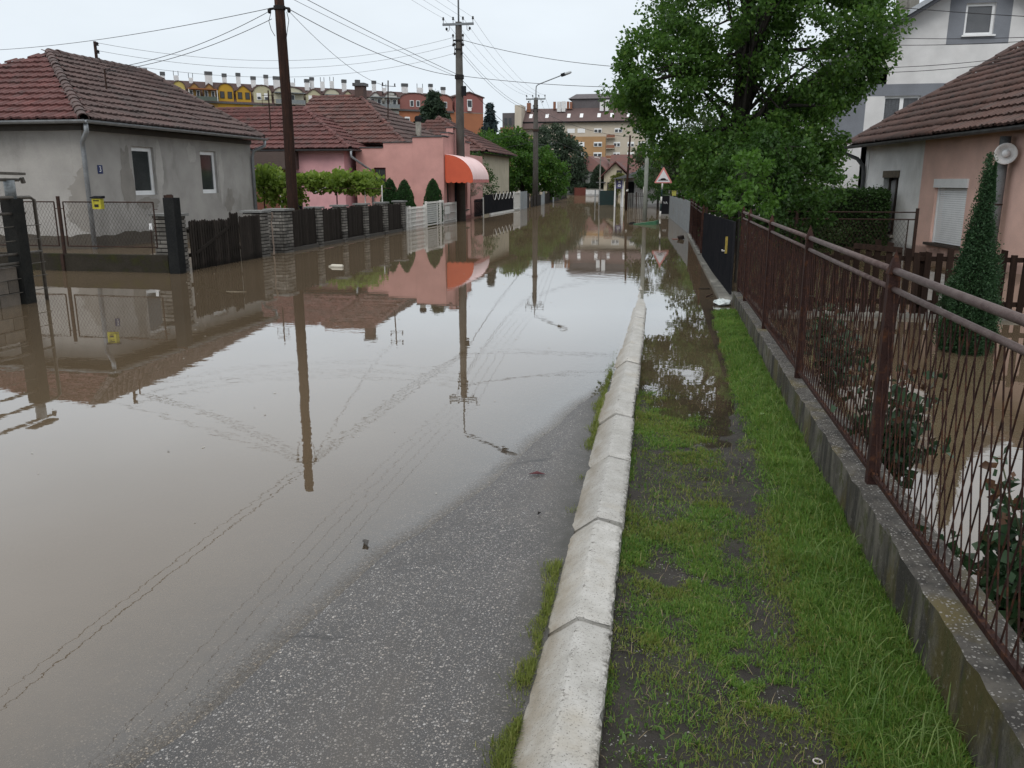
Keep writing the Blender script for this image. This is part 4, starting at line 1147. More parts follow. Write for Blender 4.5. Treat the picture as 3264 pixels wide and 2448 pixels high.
w_ = hquad(MB(), WY2[0], WY2[1], wz2[0], wz2[1], .22, .02).build('window', M_BROWNZ, hr)
hquad(MB(), WY2[0] - .03, WY2[1] + .03, wz2[1] - .20, wz2[1], -.04, .2).build('shutter_box', M_WHITE, w_)
for a, b in ((WY2[0], WY2[0] + .05), (WY2[1] - .05, WY2[1])): hquad(MB(), a, b, wz2[0], wz2[1] - .2, .06, .06).build('shutter_rail', M_WHITE, w_)
for i in range(26):
    z0 = wz2[0] + .01 + i * .0485
    a0, a1 = hx(WY2[0] + .05) + .08, hx(WY2[1] - .05) + .08
    MB().add([(a0, WY2[0] + .05, z0), (a1, WY2[1] - .05, z0), (a1 + .012, WY2[1] - .05, z0 + .044), (a0 + .012, WY2[0] + .05, z0 + .044), (a0 + .03, WY2[0] + .05, z0), (a1 + .03, WY2[1] - .05, z0)], [(3, 2, 1, 0), (0, 1, 5, 4), (3, 0, 4), (1, 2, 5)]).build('slat', M_WHITE, w_)
hquad(MB(), WY2[0] - .1, WY2[1] + .1, wz2[0] - .06, wz2[0], -.10, .3).build('sill', M_BRWOOD, w_)
rf_ = MB().add([(hx(14) - .42, 14, 2.70), (hx(26.9) - .42, 26.9, 2.70), (hx(26.9), 26.9, 2.725), (hx(14), 14, 2.725)], [(0, 1, 2, 3)]).build('roof', M_BROWNZ, hr)
ea, eb = Vector((hx(14.0) - .42, 14.0, 2.78)), Vector((hx(27.0) - .42, 27.0, 2.78))
up_ = Vector((4.6, .55, 2.75))
tiled(rf_, [[ea, eb, eb + up_, ea + up_]], M_TILE_OLD, .25, .42, 300, ridges=[(eb + Vector((0, .02, .04)), eb + up_ + Vector((0, .02, .05)))], rr=.09, ridge_mat=M_TILE_BRN)
gutter('gutter', ea + Vector((-.06, 0, -.06)), eb + Vector((-.06, 0, -.06)), M_BROWNZ, hr, .075)
e0 = eb + Vector((-.06, -.12, -.1))
MB().tube([e0, e0 + Vector((0, 0, -.14)), (hx(26.45) - .25, 26.6, 2.38), (hx(26.45) - .08, 26.5, 2.15), (hx(26.45) - .07, 26.45, 1.9), (hx(26.45) - .07, 26.45, -.2)], .055, 8).build('downpipe', M_BROWNZ, hr, smooth=True)
lp = thing('wall_lamp', 'round white reflector lamp on a thick grey pipe before the salmon wall', 'lamp', (6.2, 19.0, 0))
MB().tube([(6.35, 18.4, -.3), (6.35, 18.4, 2.6)], .10, 12).build('pipe', mat('grey_pipe', (.15, .155, .16), (.11, .115, .115), 4, .7, .2, 40), lp, smooth=True)
MB().tube([(6.35, 18.4, 1.28), (6.35, 18.4, 1.31)], .108, 12).build('clamp', M_IRON, lp)
c = Vector((6.33, 18.22, 2.27)); ax_ = Vector((-.35, -.92, -.12)).normalized()
def dish(c, ax, prof, n=20):
    x_ = ax.cross(Vector((0, 0, 1))).normalized(); y_ = x_.cross(ax)
    vs = [c + ax * h + (x_ * math.cos(6.2832 * j / n) + y_ * math.sin(6.2832 * j / n)) * r_ for r_, h in prof for j in range(n)]
    fs = [(i * n + j, i * n + (j + 1) % n, (i + 1) * n + (j + 1) % n, (i + 1) * n + j) for i in range(len(prof) - 1) for j in range(n)] + [tuple((len(prof) - 1) * n + j for j in range(n))]
    return MB().add(vs, fs)
dish(c, ax_, [(.02, -.02), (.10, -.02), (.20, .03), (.205, .05), (.19, .055), (.13, .02), (.12, .0)]).build('reflector', M_DIRTYWH, lp, smooth=True)
dish(c, ax_, [(.075, .005), (.07, .05), (.04, .075), (.005, .08)], 14).build('bulb_glass', M_WHITE, lp, smooth=True)
# ---------------------------------------------------------------- tall white house
wh = thing('gabled_house', 'tall white rendered house with blue grey bands behind the bungalow roof', 'house', (9.15, 34, 0))
YW = 30.0
x0, x1, xc, ze, za = 4.95, 13.35, 9.15, 5.45, 7.97
holes = [(6.03, 7.7, 3.30, 4.42), (5.62, 6.6, .4, 1.35)]
wall_y(YW, .35, x0, x1, -.4, 5.30, holes).build('front_wall', M_WHITEPL, wh)
mb = MB()
A0, A1, AZ0, AZ1 = 8.72, 9.58, 6.19, 7.12
sl = (za - ze) / (xc - x0)
def gz_(x): return za - abs(x - xc) * sl
mb.prism([(x0, 5.302), (A0, 5.302), (A0, gz_(A0)), (x0, ze)], 'y', YW, YW + .35)
mb.prism([(A1, 5.302), (x1, 5.302), (x1, ze), (A1, gz_(A1))], 'y', YW, YW + .35)
mb.prism([(A0 + .0005, 5.302), (A1 - .0005, 5.302), (A1 - .0005, AZ0), (A0 + .0005, AZ0)], 'y', YW, YW + .35)
mb.prism([(A0 + .0005, AZ1), (A1 - .0005, AZ1), (A1 - .0005, gz_(A1)), (xc, za), (A0 + .0005, gz_(A0))], 'y', YW, YW + .35)
mb.build('gable_wall', M_WHITEPL, wh)
MB().box(x0, x0 + .35, YW + .352, YW + 10, -.4, 5.4).build('side_wall', M_WHITEPL, wh)
def band(a, b, c, d, hs):
    wall_y(YW - .006, .0055, a, b, c, d, hs).build('grey_band', M_GREYBAND, wh)
band(5.0, 9.4, 3.02, 4.78, [(6.03, 7.7, 3.30, 4.42)])
band(8.25, 10.05, 5.92, 7.40, [(A0, A1, AZ0, AZ1)])
band(4.96, 7.2, -.3, 1.52, [(5.62, 6.6, .4, 1.35)])
window(wh, 'y', YW, -1, 6.03, 7.7, 3.30, 4.42, .14, .07, (6.58, 7.14), glass=M_CURTAIN and mat('pane_with_curtain', (.10, .105, .115), (.07, .073, .08), 3, .25, 0, 30, stretch=(8, 8, .5)), sill=M_WHITE)
window(wh, 'y', YW, -1, A0, A1, AZ0, AZ1, .14, .08, (), glass=mat('pane_grey', (.12, .125, .135), (.10, .105, .115), 3, .25), sill=M_WHITE)
window(wh, 'y', YW, -1, 5.62, 6.6, .4, 1.35, .14, .06, (), frame=M_BROWNZ)
rfw = MB().prism([(x0 - .5, ze - .5 * sl - .02), (xc, za - .02), (x1 + .5, ze - .5 * sl - .02), (x1 + .5, ze - .5 * sl + .13), (xc, za + .14), (x0 - .5, ze - .5 * sl + .13)], 'y', YW - .55, YW + 10).build('roof', mat('dark_eave_boards', (.06, .065, .075), (.05, .052, .06)), wh)
mb = MB()
for s in (-1, 1):
    a = (xc + s * 4.75, ze - .55 * sl + .10); b = (xc, za + .12)
    mb.prism([(a[0], a[1]), (b[0], b[1]), (b[0], b[1] + .16), (a[0], a[1] + .16)] if s < 0 else [(b[0], b[1]), (a[0], a[1]), (a[0], a[1] + .16), (b[0], b[1] + .16)], 'y', YW - .60, YW - .552)
mb.build('verge_flashing', mat('pale_sheet_flashing', (.40, .43, .46), (.33, .35, .38), 5, .5), rfw)
MB().box(7.1, 7.7, YW + 1.5, YW + 2.1, 6.5, 8.2).build('chimney', M_CONC, rfw)
# ---------------------------------------------------------------- trees of the right side
M_LIME = leafmat('lime_leaf', (.026, .066, .014), (.082, .172, .028), .44, .5, (.15, .24, .04))
big = [(1.05, 22.0, 5.6, 1.9, 2.2, 1.9), (3.0, 22.3, 5.0, 1.9, 2.2, 2.1), (-.30, 21.5, 4.2, 1.25, 1.6, 1.2), (2.1, 22, 7.0, 2.4, 2.2, 1.4), (3.05, 22.1, 2.9, 1.1, 1.4, 1.25), (.25, 21.8, 3.1, 1.3, 1.4, .85), (4.15, 22.4, 5.3, .9, 1.2, 1.5), (-1.0, 21.4, 3.75, .6, 1.0, .4), (2.4, 21.2, 2.3, 1.5, 1.2, 1.0), (1.1, 21.0, 2.1, .9, 1.0, .7), (-.55, 21.6, 2.75, .65, .9, .45), (3.4, 22.0, 1.9, .75, 1.0, .65)]
tree('lime_tree', 'big dark leafy tree with thick forked trunk overhanging the street', (1.55, 22.0, -.1), big, M_LIME, 900, 96, .38, .108, (.30, 3.3), 51, .62, limbs=34, gaps=[(1.5, 22.0, 4.3, 1.0, 6, .6, .38), (.6, 22, 3.7, .8, 6, .45, .35), (2.6, 22, 4.6, .5, 6, .8, .35), (1.4, 22, 5.7, .7, 6, .45, .45)])
M_WALN = leafmat('fresh_green_leaf', (.022, .065, .010), (.070, .16, .020), .35, .5, (.16, .24, .03))
M_SAP = leafmat('bright_green_leaf', (.030, .085, .010), (.085, .185, .025), .38, .5)
for lab, loc, ee, nc, sd_ in (('dense fresh green shrub leaning over the near end of the grey metal sheets', (1.85, 32, -.2), [(2.0, 33.0, 1.9, 1.1, 1.6, 1.3), (1.75, 30.5, 1.5, .9, 1.3, 1.0)], 110, 52), ('tall fresh green shrub behind the middle of the grey metal sheets', (1.7, 38, -.2), [(1.75, 36.5, 1.7, 1.25, 2.0, 1.3), (1.6, 41, 2.2, 1.2, 1.8, 1.6)], 130, 56), ('large fresh green shrub behind the warning sign', (1.4, 47.8, -.2), [(.6, 47.5, 2.5, 1.7, 2.0, 2.1), (2.4, 48, 3.4, 1.9, 2.0, 2.2)], 150, 57)):
    tree('leafy_shrub', lab, loc, ee, M_WALN, nc, 70, .42, .15, (.09, 1.5), sd_, limbs=6, cat='shrub', group='fresh green shrubs behind the metal sheets')
tree('sapling', 'bright green sapling leaning over the black gate', (1.15, 15.2, -.1), [(1.10, 15.0, 1.45, .28, .4, .34), (1.35, 15.6, 1.95, .34, .45, .34), (.95, 14.5, 1.12, .17, .3, .20), (1.6, 15.9, 1.5, .3, .4, .4)], M_SAP, 52, 24, .17, .10, (.025, 1.4), 53, limbs=12, droop=.5)
tree('dark_shrub', 'dark green shrub in shade between the bright sapling and the big trunk', (1.9, 18.2, -.1), [(1.75, 18.4, 1.5, .8, .7, 1.0), (2.7, 18.8, 1.45, .75, .6, .95), (1.3, 18.8, 1.8, .5, .5, .8), (2.1, 18.8, 2.3, .8, .6, .5)], leafmat('shade_leaf', (.014, .042, .009), (.050, .115, .018), .3), 150, 60, .28, .10, (.05, 1.2), 54, limbs=8, cat='shrub')
tree('background_tree', 'pale branched tree behind the big lime beside the white house', (1.6, 46, -.2), [(1.8, 46, 3.3, 2.4, 2.0, 2.2), (4.5, 47, 3.0, 2.2, 2, 2.0), (-.6, 47, 3.0, 1.6, 1.5, 1.6)], leafmat('grey_green_leaf', (.03, .05, .02), (.07, .10, .045), .3), 150, 50, .5, .2, (.16, 2), 55, limbs=20)
hb = thing('background_house', 'plain house with brown roof glimpsed through the big tree', 'house', (4, 60, 0))
MB().box(1.5, 9, 58, 66, -.5, 3.2).build('wall', M_WHITEPL, hb)
MB().prism([(1.0, 3.1), (9.5, 3.1), (5.2, 5.6)], 'y', 57.6, 66.4).build('roof', M_TILE_BRN, hb)
window(hb, 'y', 58, -1, 3.2, 4.2, 1.2, 2.4, -.01, .08)
# ---------------------------------------------------------------- left side: grey house on the corner
ha = thing('grey_house', 'grey unpainted corner house with hipped tile roof and two white windows', 'house', (-19, 24, 0))
XA, YA0, YA1 = -15.0, 19.75, 28.65
W1, W2 = (21.75, 22.78), (25.28, 26.25)
WZ = (1.36, 2.70)
wall_x(XA, -.35, YA0, YA1, -.5, 3.18, [(W1[0], W1[1], WZ[0], WZ[1]), (W2[0], W2[1], WZ[0], WZ[1])]).build('front_wall', M_GREYPL, ha)
MB().box(-23.2, XA - .352, YA0, YA0 + .35, -.5, 3.18).build('side_wall', M_GREYPL, ha)
MB().box(-23.2, XA - .352, YA1 - .35, YA1, -.5, 3.18).build('far_wall', M_GREYPL, ha)
mb = MB().box(XA + .003, XA + .05, YA0 - .05, YA1 + .02, 3.02, 3.16); mb.box(-23.2, XA, YA0 - .05, YA0 - .003, 3.02, 3.16)
mb.build('cornice', mat('dark_render', (.10, .095, .09)), ha)
# patches of new and broken render, slightly proud of the wall
def blob(mb, cy, cz, ry, rz, seed, x=XA + .004, top=None):
    r = random.Random(seed); n = 54; k = []; kv = 1.
    for _ in range(n): kv = min(1.15, max(.6, kv + r.gauss(0, .13))); k.append(kv)
    k[-3:] = [k[-3] * .7 + k[0] * .3, k[-2] * .5 + k[0] * .5, k[-1] * .2 + k[0] * .8]
    pts = [(x, cy + ry * k[i] * math.cos(2 * math.pi * i / n), cz + rz * (k[i] + k[(i + 1) % n]) / 2 * math.sin(2 * math.pi * i / n)) for i in range(n)]
    mb.poly(pts)
for q, nm, m in (((22.95, 1.9, .22, .95, 3), 'render_patch', mat('new_render', (.46, .445, .42), (.40, .385, .365), 3, .9, .2, 120)), ((24.75, 2.55, .28, .35, 4), 'render_patch', mat('new_render', (.335, .32, .30))), ((26.5, 2.0, .16, .95, 6), 'render_patch', mat('new_render', (.335, .32, .30))),
                 ((21.45, 1.9, .30, 1.0, 5), 'render_patch', mat('damp_render', (.285, .268, .245), (.235, .222, .205), 3, .9, .2, 120)), ((26.9, 1.05, .35, .42, 7), 'render_patch', mat('damp_render', (.22, .205, .185))), ((22.3, 1.12, .5, .16, 8), 'render_patch', mat('damp_render', (.22, .205, .185)))):
    mb = MB(); blob(mb, *q); mb.build(nm, m, ha)
M_DAMP = mat('wet_plinth', (.095, .082, .066), (.07, .062, .052), 3, .85, .3, 60)
# damp skirting with a ragged upper edge on both walls
rd = random.Random(4)
def ragged(axis, plane, a0, a1, z0, hi):
    n = int((a1 - a0) / .22); top = [z0 + hi * (.55 + .45 * rd.random()) for _ in range(n + 1)]
    mb = MB()
    for i in range(n):
        p, q = a0 + (a1 - a0) * i / n, a0 + (a1 - a0) * (i + 1) / n
        mb.poly([(plane, p, -.4), (plane, q, -.4), (plane, q, top[i + 1]), (plane, p, top[i])] if axis == 'x' else [(q, plane, -.4), (p, plane, -.4), (p, plane, top[i]), (q, plane, top[i + 1])])
    return mb
ragged('x', XA + .006, YA0, YA1, .18, .22).build('damp_skirting', M_DAMP, ha)
ragged('y', YA0 - .006, -23.1, XA, .18, .22).build('damp_skirting', M_DAMP, ha)
mb = MB()
rj = random.Random(17)
side = [(-15.06, 2.15), (-15.22, 2.02), (-15.38, 1.72), (-15.55, 1.58), (-15.50, 1.36), (-15.66, 1.16), (-15.58, .98), (-15.72, .86), (-15.62, .70), (-15.45, .62), (-15.30, .48), (-15.06, .42)]
fine_ = []
for (p_, q_) in zip(side[:-1], side[1:]):
    for k in range(5): fine_.append((p_[0] + (q_[0] - p_[0]) * k / 5 + rj.gauss(0, .022), p_[1] + (q_[1] - p_[1]) * k / 5 + rj.gauss(0, .018)))
mb.poly([(-15.052, YA0 - .008, 2.15)] + [(min(x_, -15.06), YA0 - .008, z_) for x_, z_ in fine_] + [(-15.052, YA0 - .008, .42)])
mb.build('render_patch', mat('damp_render', (.22, .205, .185)), ha)
for w in (W1, W2): window(ha, 'x', XA, 1, w[0], w[1], WZ[0], WZ[1], .13, .12, (), sill=None)
np_ = MB().box(XA + .003, XA + .012, 20.22, 20.42, 1.94, 2.16).build('house_number', mat('enamel_blue', (.02, .035, .13), (.02, .03, .10), 8, .3), ha)
text('3', .2, (XA + .014, 20.32, 2.05), (R(90), 0, R(90)), M_WHITE, np_, 'numeral')
EZ = 3.26
c0, c1 = Vector((-14.55, 19.30, EZ)), Vector((-14.55, 28.75, EZ))
r0, r1 = Vector((-19.05, 24.05, 5.58)), Vector((-19.05, 28.95, 5.58))
b0 = Vector((-23.6, 19.30, EZ)); b1 = Vector((-23.6, 28.75, EZ))
rfa = MB().poly([c0 - Vector((0, 0, .05)), b0 - Vector((0, 0, .05)), b1 - Vector((0, 0, .05)), c1 - Vector((0, 0, .05))]).build('roof', mat('eave_boards', (.06, .05, .042)), ha)
tiled(rfa, [[c0, c1, r1, r0]], M_TILE_BRN, .25, .43, 300, ridges=[(c0, r0), (r0, r1), (c1, r1)], rr=.13)
rfa2 = MB().poly([c0 - Vector((.1, -.1, .052)), b0 - Vector((0, -.1, .052)), r0 - Vector((0, -.1, .1))]).build('side_roof', mat('eave_boards', (.06, .05, .042)), ha)
tiled(rfa2, [[b0, c0, r0]], M_TILE_RED, .25, .43, 300)
MB().poly([b1, b0, r0, r1]).build('back_roof', M_TILE_BRN, ha)
gutter('gutter', (-14.46, 19.2, EZ - .05), (-14.46, 28.85, EZ - .05), M_ZINC, ha, .085)
gutter('gutter', (-23.6, 19.21, EZ - .05), (-14.40, 19.21, EZ - .05), M_ZINC, ha, .085)
MB().tube([(-14.5, 19.3, EZ - .1), (-14.5, 19.3, EZ - .3), (-14.9, 19.62, 2.72), (-14.94, 19.68, 2.5), (-14.94, 19.68, -.3)], .06, 10).build('downpipe', M_ZINC, ha, smooth=True)
MB().tube([(-14.46, 28.72, EZ - .1), (-14.46, 28.72, EZ - .28), (-14.85, 28.62, 2.8), (-14.93, 28.62, 2.6), (-14.93, 28.62, -.3)], .055, 10).build('downpipe', M_ZINC, ha, smooth=True)
ms_ = MB().tube([(-19.5, 26.9, 5.4), (-19.5, 26.9, 6.35)], .05, 8).build('supply_mast', M_IRON, ha)
for k in range(3):
    MB().lathe((-19.5 + .12, 26.9 - .05, 5.75 + .25 * k), [(.03, -.05), (.06, -.03), (.03, 0), (.06, .03), (.02, .07)], 8).build('insulator', M_BLK, ms_)
m2 = MB().tube([(-16.6, 23.2, 4.3), (-16.6, 23.2, 4.95)], .025, 8).build('stay_mast', M_IRON, ha)
MB().poly([(-16.35, 22.95, 4.22), (-16.35, 23.35, 4.22), (-16.75, 23.35, 4.44), (-16.75, 22.95, 4.44)]).build('flashing', M_WHITEMETAL, m2)
# low wall and wire mesh fence along the lane
lw = thing('lane_fence', 'wire mesh fence in rusty frames on a dark low wall before the grey house', 'fence', (-12, 14.8, 0))
mwall = mat('dark_mossy_wall', (.044, .039, .031), (.028, .025, .021), 3, .95, .5, 60, stain=((.040, .042, .016), 3, .45), spec=.05)
MB().box(-20, -9.62, 14.74, 14.92, -.4, .335).build('low_wall', mwall, lw)
for xx in (-19.6, -17.0, -14.45, -11.93):
    MB().tube([(xx, 14.80, .2), (xx, 14.80, 1.46)], .035, 8).build('post', M_IRON, lw)
    if xx > -13: MB().box(xx - .03, xx + .03, 14.70, 14.738, -.2, .34).build('stain_strip', M_IRON, lw)
for (a, b) in ((-19.5, -17.1), (-16.9, -14.55), (-14.35, -12.03), (-11.83, -9.86)):
    fr = MB()
    for p, q in (((a, .49), (b, .49)), ((a, 1.35), (b, 1.35)), ((a, .49), (a, 1.35)), ((b, .49), (b, 1.35))): fr.tube([(p[0], 14.80, p[1]), (q[0], 14.80, q[1])], .014, 6)
    fr = fr.build('mesh_frame', M_IRON, lw)
    mb = MB(); mesh_wires(mb, 'y', 14.80, a, b, .49, 1.35, .075, .55, .0022); mb.build('wire_mesh', M_IRON, fr, kind='stuff')
    for xx, s in ((a, -1), (b, 1)): MB().bar((xx, 14.80, 1.22), (xx + s * .08, 14.80, 1.22), .015).build('hinge', M_IRON, fr)
mbx = thing('letter_box', 'yellow letter box with dark lid on the wire mesh fence', 'letter box', (-11.0, 14.7, 1.2))
MB().box(-11.08, -10.89, 14.66, 14.76, 1.22, 1.42).build('body', mat('letterbox_yellow', (.44, .40, .03), (.37, .33, .03), 8, .6), mbx)
MB().prism([(14.64, 1.423), (14.78, 1.423), (14.78, 1.47), (14.64, 1.445)], 'x', -11.10, -10.87).build('lid', M_BLACKM, mbx)
MB().box(-11.05, -10.92, 14.655, 14.659, 1.37, 1.39).build('slot', M_BLK, mbx)
MB().box(-11.03, -10.94, 14.655, 14.659, 1.26, 1.31).build('emblem', M_BLK, mbx)
stk = thing('marker_stake', 'thin stake with a white tag standing in the flooded yard', 'stake', (-11.6, 17.2, 0))
MB().tube([(-11.6, 17.2, -.3), (-11.58, 17.2, .78)], .012, 6).build('stick', M_IRON, stk)
MB().box(-11.61, -11.54, 17.19, 17.2, .68, .82).build('tag', M_WHITE, stk)
# square steel post at the corner
sp = thing('steel_post', 'dark square steel post at the corner of the wooden fence', 'post', (-9.4, 14.8, 0))
MB().box(-9.53, -9.31, 14.62, 14.84, -.4, 1.44).build('shaft', mat('dark_steel', (.018, .019, .020), (.024, .025, .025), 4, .9, .1, 40, spec=.02), sp)
MB().box(-9.515, -9.325, 14.635, 14.66, 1.442, 1.49).build('top_flange', M_IRON, sp)
MB().box(-9.47, -9.44, 14.66, 14.80, 1.442, 1.50).build('top_flange', M_IRON, sp)
# ---------------------------------------------------------------- wooden fence with brick pillars
wf = thing('wooden_fence', 'dark board fence with grey brick pillars and a low board gate', 'fence', (-9.45, 22, 0))
M_BRICK = mat('grey_facing_brick', (.185, .175, .158), (.125, .117, .106), 10, .85, .3, 70, rand=.45, fine=.2, wet=.22)
M_MORT = mat('dark_mortar', (.022, .020, .019), spec=.05)
M_CAP = mat('pillar_cap_concrete', (.20, .205, .20), (.15, .15, .145), 6, .8, .3, 60)
BR = {}
def brick_mesh(lx, ly):
    k = (round(lx, 3), round(ly, 3))
    if k not in BR:
        mb = MB(); e = .004; hx_, hy_, hz_ = lx / 2, ly / 2, .029
        mb.add([(-hx_, -hy_, -hz_), (hx_, -hy_, -hz_), (hx_, hy_, -hz_), (-hx_, hy_, -hz_), (-hx_, -hy_, hz_ - e), (hx_, -hy_, hz_ - e), (hx_, hy_, hz_ - e), (-hx_, hy_, hz_ - e),
                (-hx_ + e, -hy_ + e, hz_), (hx_ - e, -hy_ + e, hz_), (hx_ - e, hy_ - e, hz_), (-hx_ + e, hy_ - e, hz_)],
               [(0, 3, 2, 1), (8, 9, 10, 11), (0, 1, 5, 4), (1, 2, 6, 5), (2, 3, 7, 6), (3, 0, 4, 7), (4, 5, 9, 8), (5, 6, 10, 9), (6, 7, 11, 10), (7, 4, 8, 11)])
        BR[k] = mb.mesh('brick', M_BRICK)
    return BR[k]
rb = random.Random(12)
def pillar(x0, x1, y0, y1, top, cap=.05, label=None):
    """brick pier: mortar core, courses of bricks shown on the street side and the near side, concrete cap"""
    p_ = MB().box(x0 + .015, x1 - .015, y0 + .015, y1 - .015, -.4, top).build('brick_pillar', M_MORT, wf)
    z = -.02; c = 0
    while z + .066 < top + .02:
        off = (c % 2) * .5
        for (axis, a0, a1) in (('y', y0, y1), ('x', x0, x1)):
            L = a1 - a0; n = max(1, round(L / .24)); w = L / n; cuts = [a0] + [a0 + (i + off) * w for i in range(1 if off == 0 else 0, n)] + [a1]
            cuts = sorted(set(round(q, 4) for q in cuts if a0 - 1e-6 <= q <= a1 + 1e-6))
            for p, q in zip(cuts[:-1], cuts[1:]):
                if q - p < .03: continue
                j = rb.gauss(0, .002)
                if axis == 'y': inst('brick', brick_mesh(.05, q - p - .014), p_, (x1 - .022 + j, (p + q) / 2, z + .036))
                else:
                    if q > x1 - .02: q = x1 - .05
                    if q - p < .03: continue
                    inst('brick', brick_mesh(q - p - .010, .05), p_, ((p + q) / 2, y0 + .022 + j, z + .036))
        z += .080; c += 1
    MB().box(x0 - .05, x1 + .05, y0 - .05, y1 + .05, top, top + cap).build('cap', M_CAP, p_)
    return p_
pillar(-10.05, -9.50, 15.0, 15.28, 1.08)
pillar(-9.93, -9.45, 18.34, 18.70, 1.03)
pillar(-9.93, -9.45, 19.50, 19.98, 1.03)
for y0, y1 in ((21.60, 21.88), (23.38, 23.66), (25.18, 25.48), (27.02, 27.34), (28.95, 29.30)): pillar(-9.80, -9.45, y0, y1, 1.02)
rf2 = random.Random(6)
def boards(y0, y1, base_z, top, xx=-9.52, pitch=.090, w=.076, rnd=True):
    y = y0
    while y + w < y1:
        t_ = top + rf2.uniform(-.035, .025); yy = y + rf2.uniform(-.004, .004)
        pts = [(yy, base_z), (yy + w, base_z), (yy + w, t_ - .02), (yy + w * .75, t_ - .004), (yy + w * .5, t_), (yy + w * .25, t_ - .004), (yy, t_ - .02)]
        MB().prism(pts, 'x', xx, xx + .022).build('board', M_DARKWOOD, wf)
        y += pitch
for a, b, t_ in ((19.99, 21.59, 1.04), (21.90, 23.37, 1.0), (23.68, 25.17, 1.01), (25.50, 27.01, .99), (27.36, 28.94, .98)):
    boards(a, b, .10, t_)
    for zz in (.28, .80): MB().box(-9.57, -9.522, a, b, zz - .04, zz + .04).build('rail', M_DARKWOOD, wf)
    MB().box(-9.62, -9.47, a + .002, b - .002, -.4, .085).build('plinth', mat('wet_dark_concrete', (.07, .062, .053), (.05, .045, .04), 4, .8, .3, 60), wf)
# gate: spaced pickets, then a closed part, hung between the first two pillars
y = 15.31; k = 0
while y < 18.25:
    closed = y > 17.25
    w = .083 if closed else .060 + rf2.uniform(-.004, .004)
    t_ = .985 - .01 * (y - 15.3) if y < 16.85 else (1.09 if y < 17.3 else 1.0)
    t_ += rf2.uniform(-.025, .02)
    pts = [(y, .0), (y + w, .0), (y + w, t_ - .025), (y + w * .5, t_), (y, t_ - .025)]
    MB().prism(pts, 'x', -9.47, -9.447).build('board', M_DARKWOOD, wf)
    y += (.087 if closed else .094) + (.02 if abs(y - 17.2) < .09 else 0)
for zz in (.30, .78): MB().box(-9.52, -9.473, 15.3, 18.28, zz - .035, zz + .035).build('rail', M_DARKWOOD, wf)
MB().bar((-9.44, 15.45, .32), (-9.44, 16.8, .78), .02, .06).build('brace', M_DARKWOOD, wf)
ct = thing('rag_strip', 'pale torn cloth strip hanging between the two brick gate pillars', 'rag', (-9.44, 18.83, 0))
rr_ = random.Random(2)
MB().tube([(-9.44 + rr_.uniform(-.02, .02), 18.83 + .02 * math.sin(i) , 1.02 - i * .1) for i in range(11)], [.018 + .008 * math.sin(i * 2.1) for i in range(11)], 6).build('cloth', mat('dirty_cloth', (.28, .22, .18), (.22, .17, .14)), ct)
# ---------------------------------------------------------------- near fence at the lane's other corner
nf = thing('pipe_fence', 'dark pipe fence with wires on a concrete block base at the lane corner', 'fence', (-9.3, 10, 0))
M_DKST = mat('dark_painted_steel', (.018, .019, .019), (.027, .027, .025), 5, .85, .1, 50, spec=.04)
M_PIPE = mat('weathered_pipe', (.115, .105, .09), (.06, .052, .045), 9, .55, .2, 80)
MB().box(-9.42, -9.21, 10.52, 10.72, -.4, 1.50).build('gate_post', M_DKST, nf)
MB().tube([(-9.315, 10.62, 1.50), (-9.315, 10.62, 1.76)], .075, 10).build('pipe_stub', M_GREY_SHEET, nf, smooth=True)
MB().bar((-9.31, 10.35, 1.86), (-9.31, 10.86, 1.85), .16, .035).build('top_plate', M_PIPE, nf)
MB().tube([(-9.31, 6.0, 1.78), (-9.31, 10.80, 1.765)], .022, 8).build('rail', M_PIPE, nf, smooth=True)
MB().bar((-9.31, 10.86, 1.80), (-9.31, 10.89, 1.72), .05, .04).build('hook', M_PIPE, nf)
MB().tube([(-9.27, 6.0, 1.50), (-9.27, 10.92, 1.52), (-9.27, 11.0, 1.48), (-9.27, 11.0, -.3)], .026, 8).build('frame_pipe', M_PIPE, nf, smooth=True)
for zz, ye in ((1.30, 10.78), (.73, 11.0), (.60, 10.72)): MB().tube([(-9.26, 6.0, zz - .03), (-9.26, ye, zz)], .020, 8).build('rail', M_PIPE, nf, smooth=True)
for k, zz in enumerate((1.10, .90, .55, .36, .16)): MB().tube([(-9.25, 6.0, zz - .03), (-9.25, 11.05, zz + .02)], .006, 5).build('wire', M_PIPE, nf)
for yy in (9.65, 9.05, 8.3, 7.5, 6.7): MB().tube([(-9.29, yy, .5), (-9.29, yy, 1.78)], .028, 8).build('upright', M_DKST, nf)
M_BLOCK = mat('concrete_block', (.16, .135, .11), (.115, .10, .085), 6, .9, .4, 70, rand=.28)
MB().box(-9.50, -9.31, 6.0, 10.50, -.4, .54).build('mortar_core', M_MORT, nf)
for c in range(4):
    y = 10.50 - (.2 if c % 2 else .0)
    MB()
    first = True
    while y > 6.2:
        y0 = y - (.385 if not (first and c % 2) else .385)
        MB().box(-9.318, -9.285, y0 + .008, y - .008, .545 - (c + 1) * .185 + .008, .545 - c * .185 - .004).build('block', M_BLOCK, nf)
        y = y0 - .004; first = False
    if c % 2: MB().box(-9.318, -9.285, 10.308, 10.495, .545 - (c + 1) * .185 + .008, .545 - c * .185 - .004).build('block', M_BLOCK, nf)
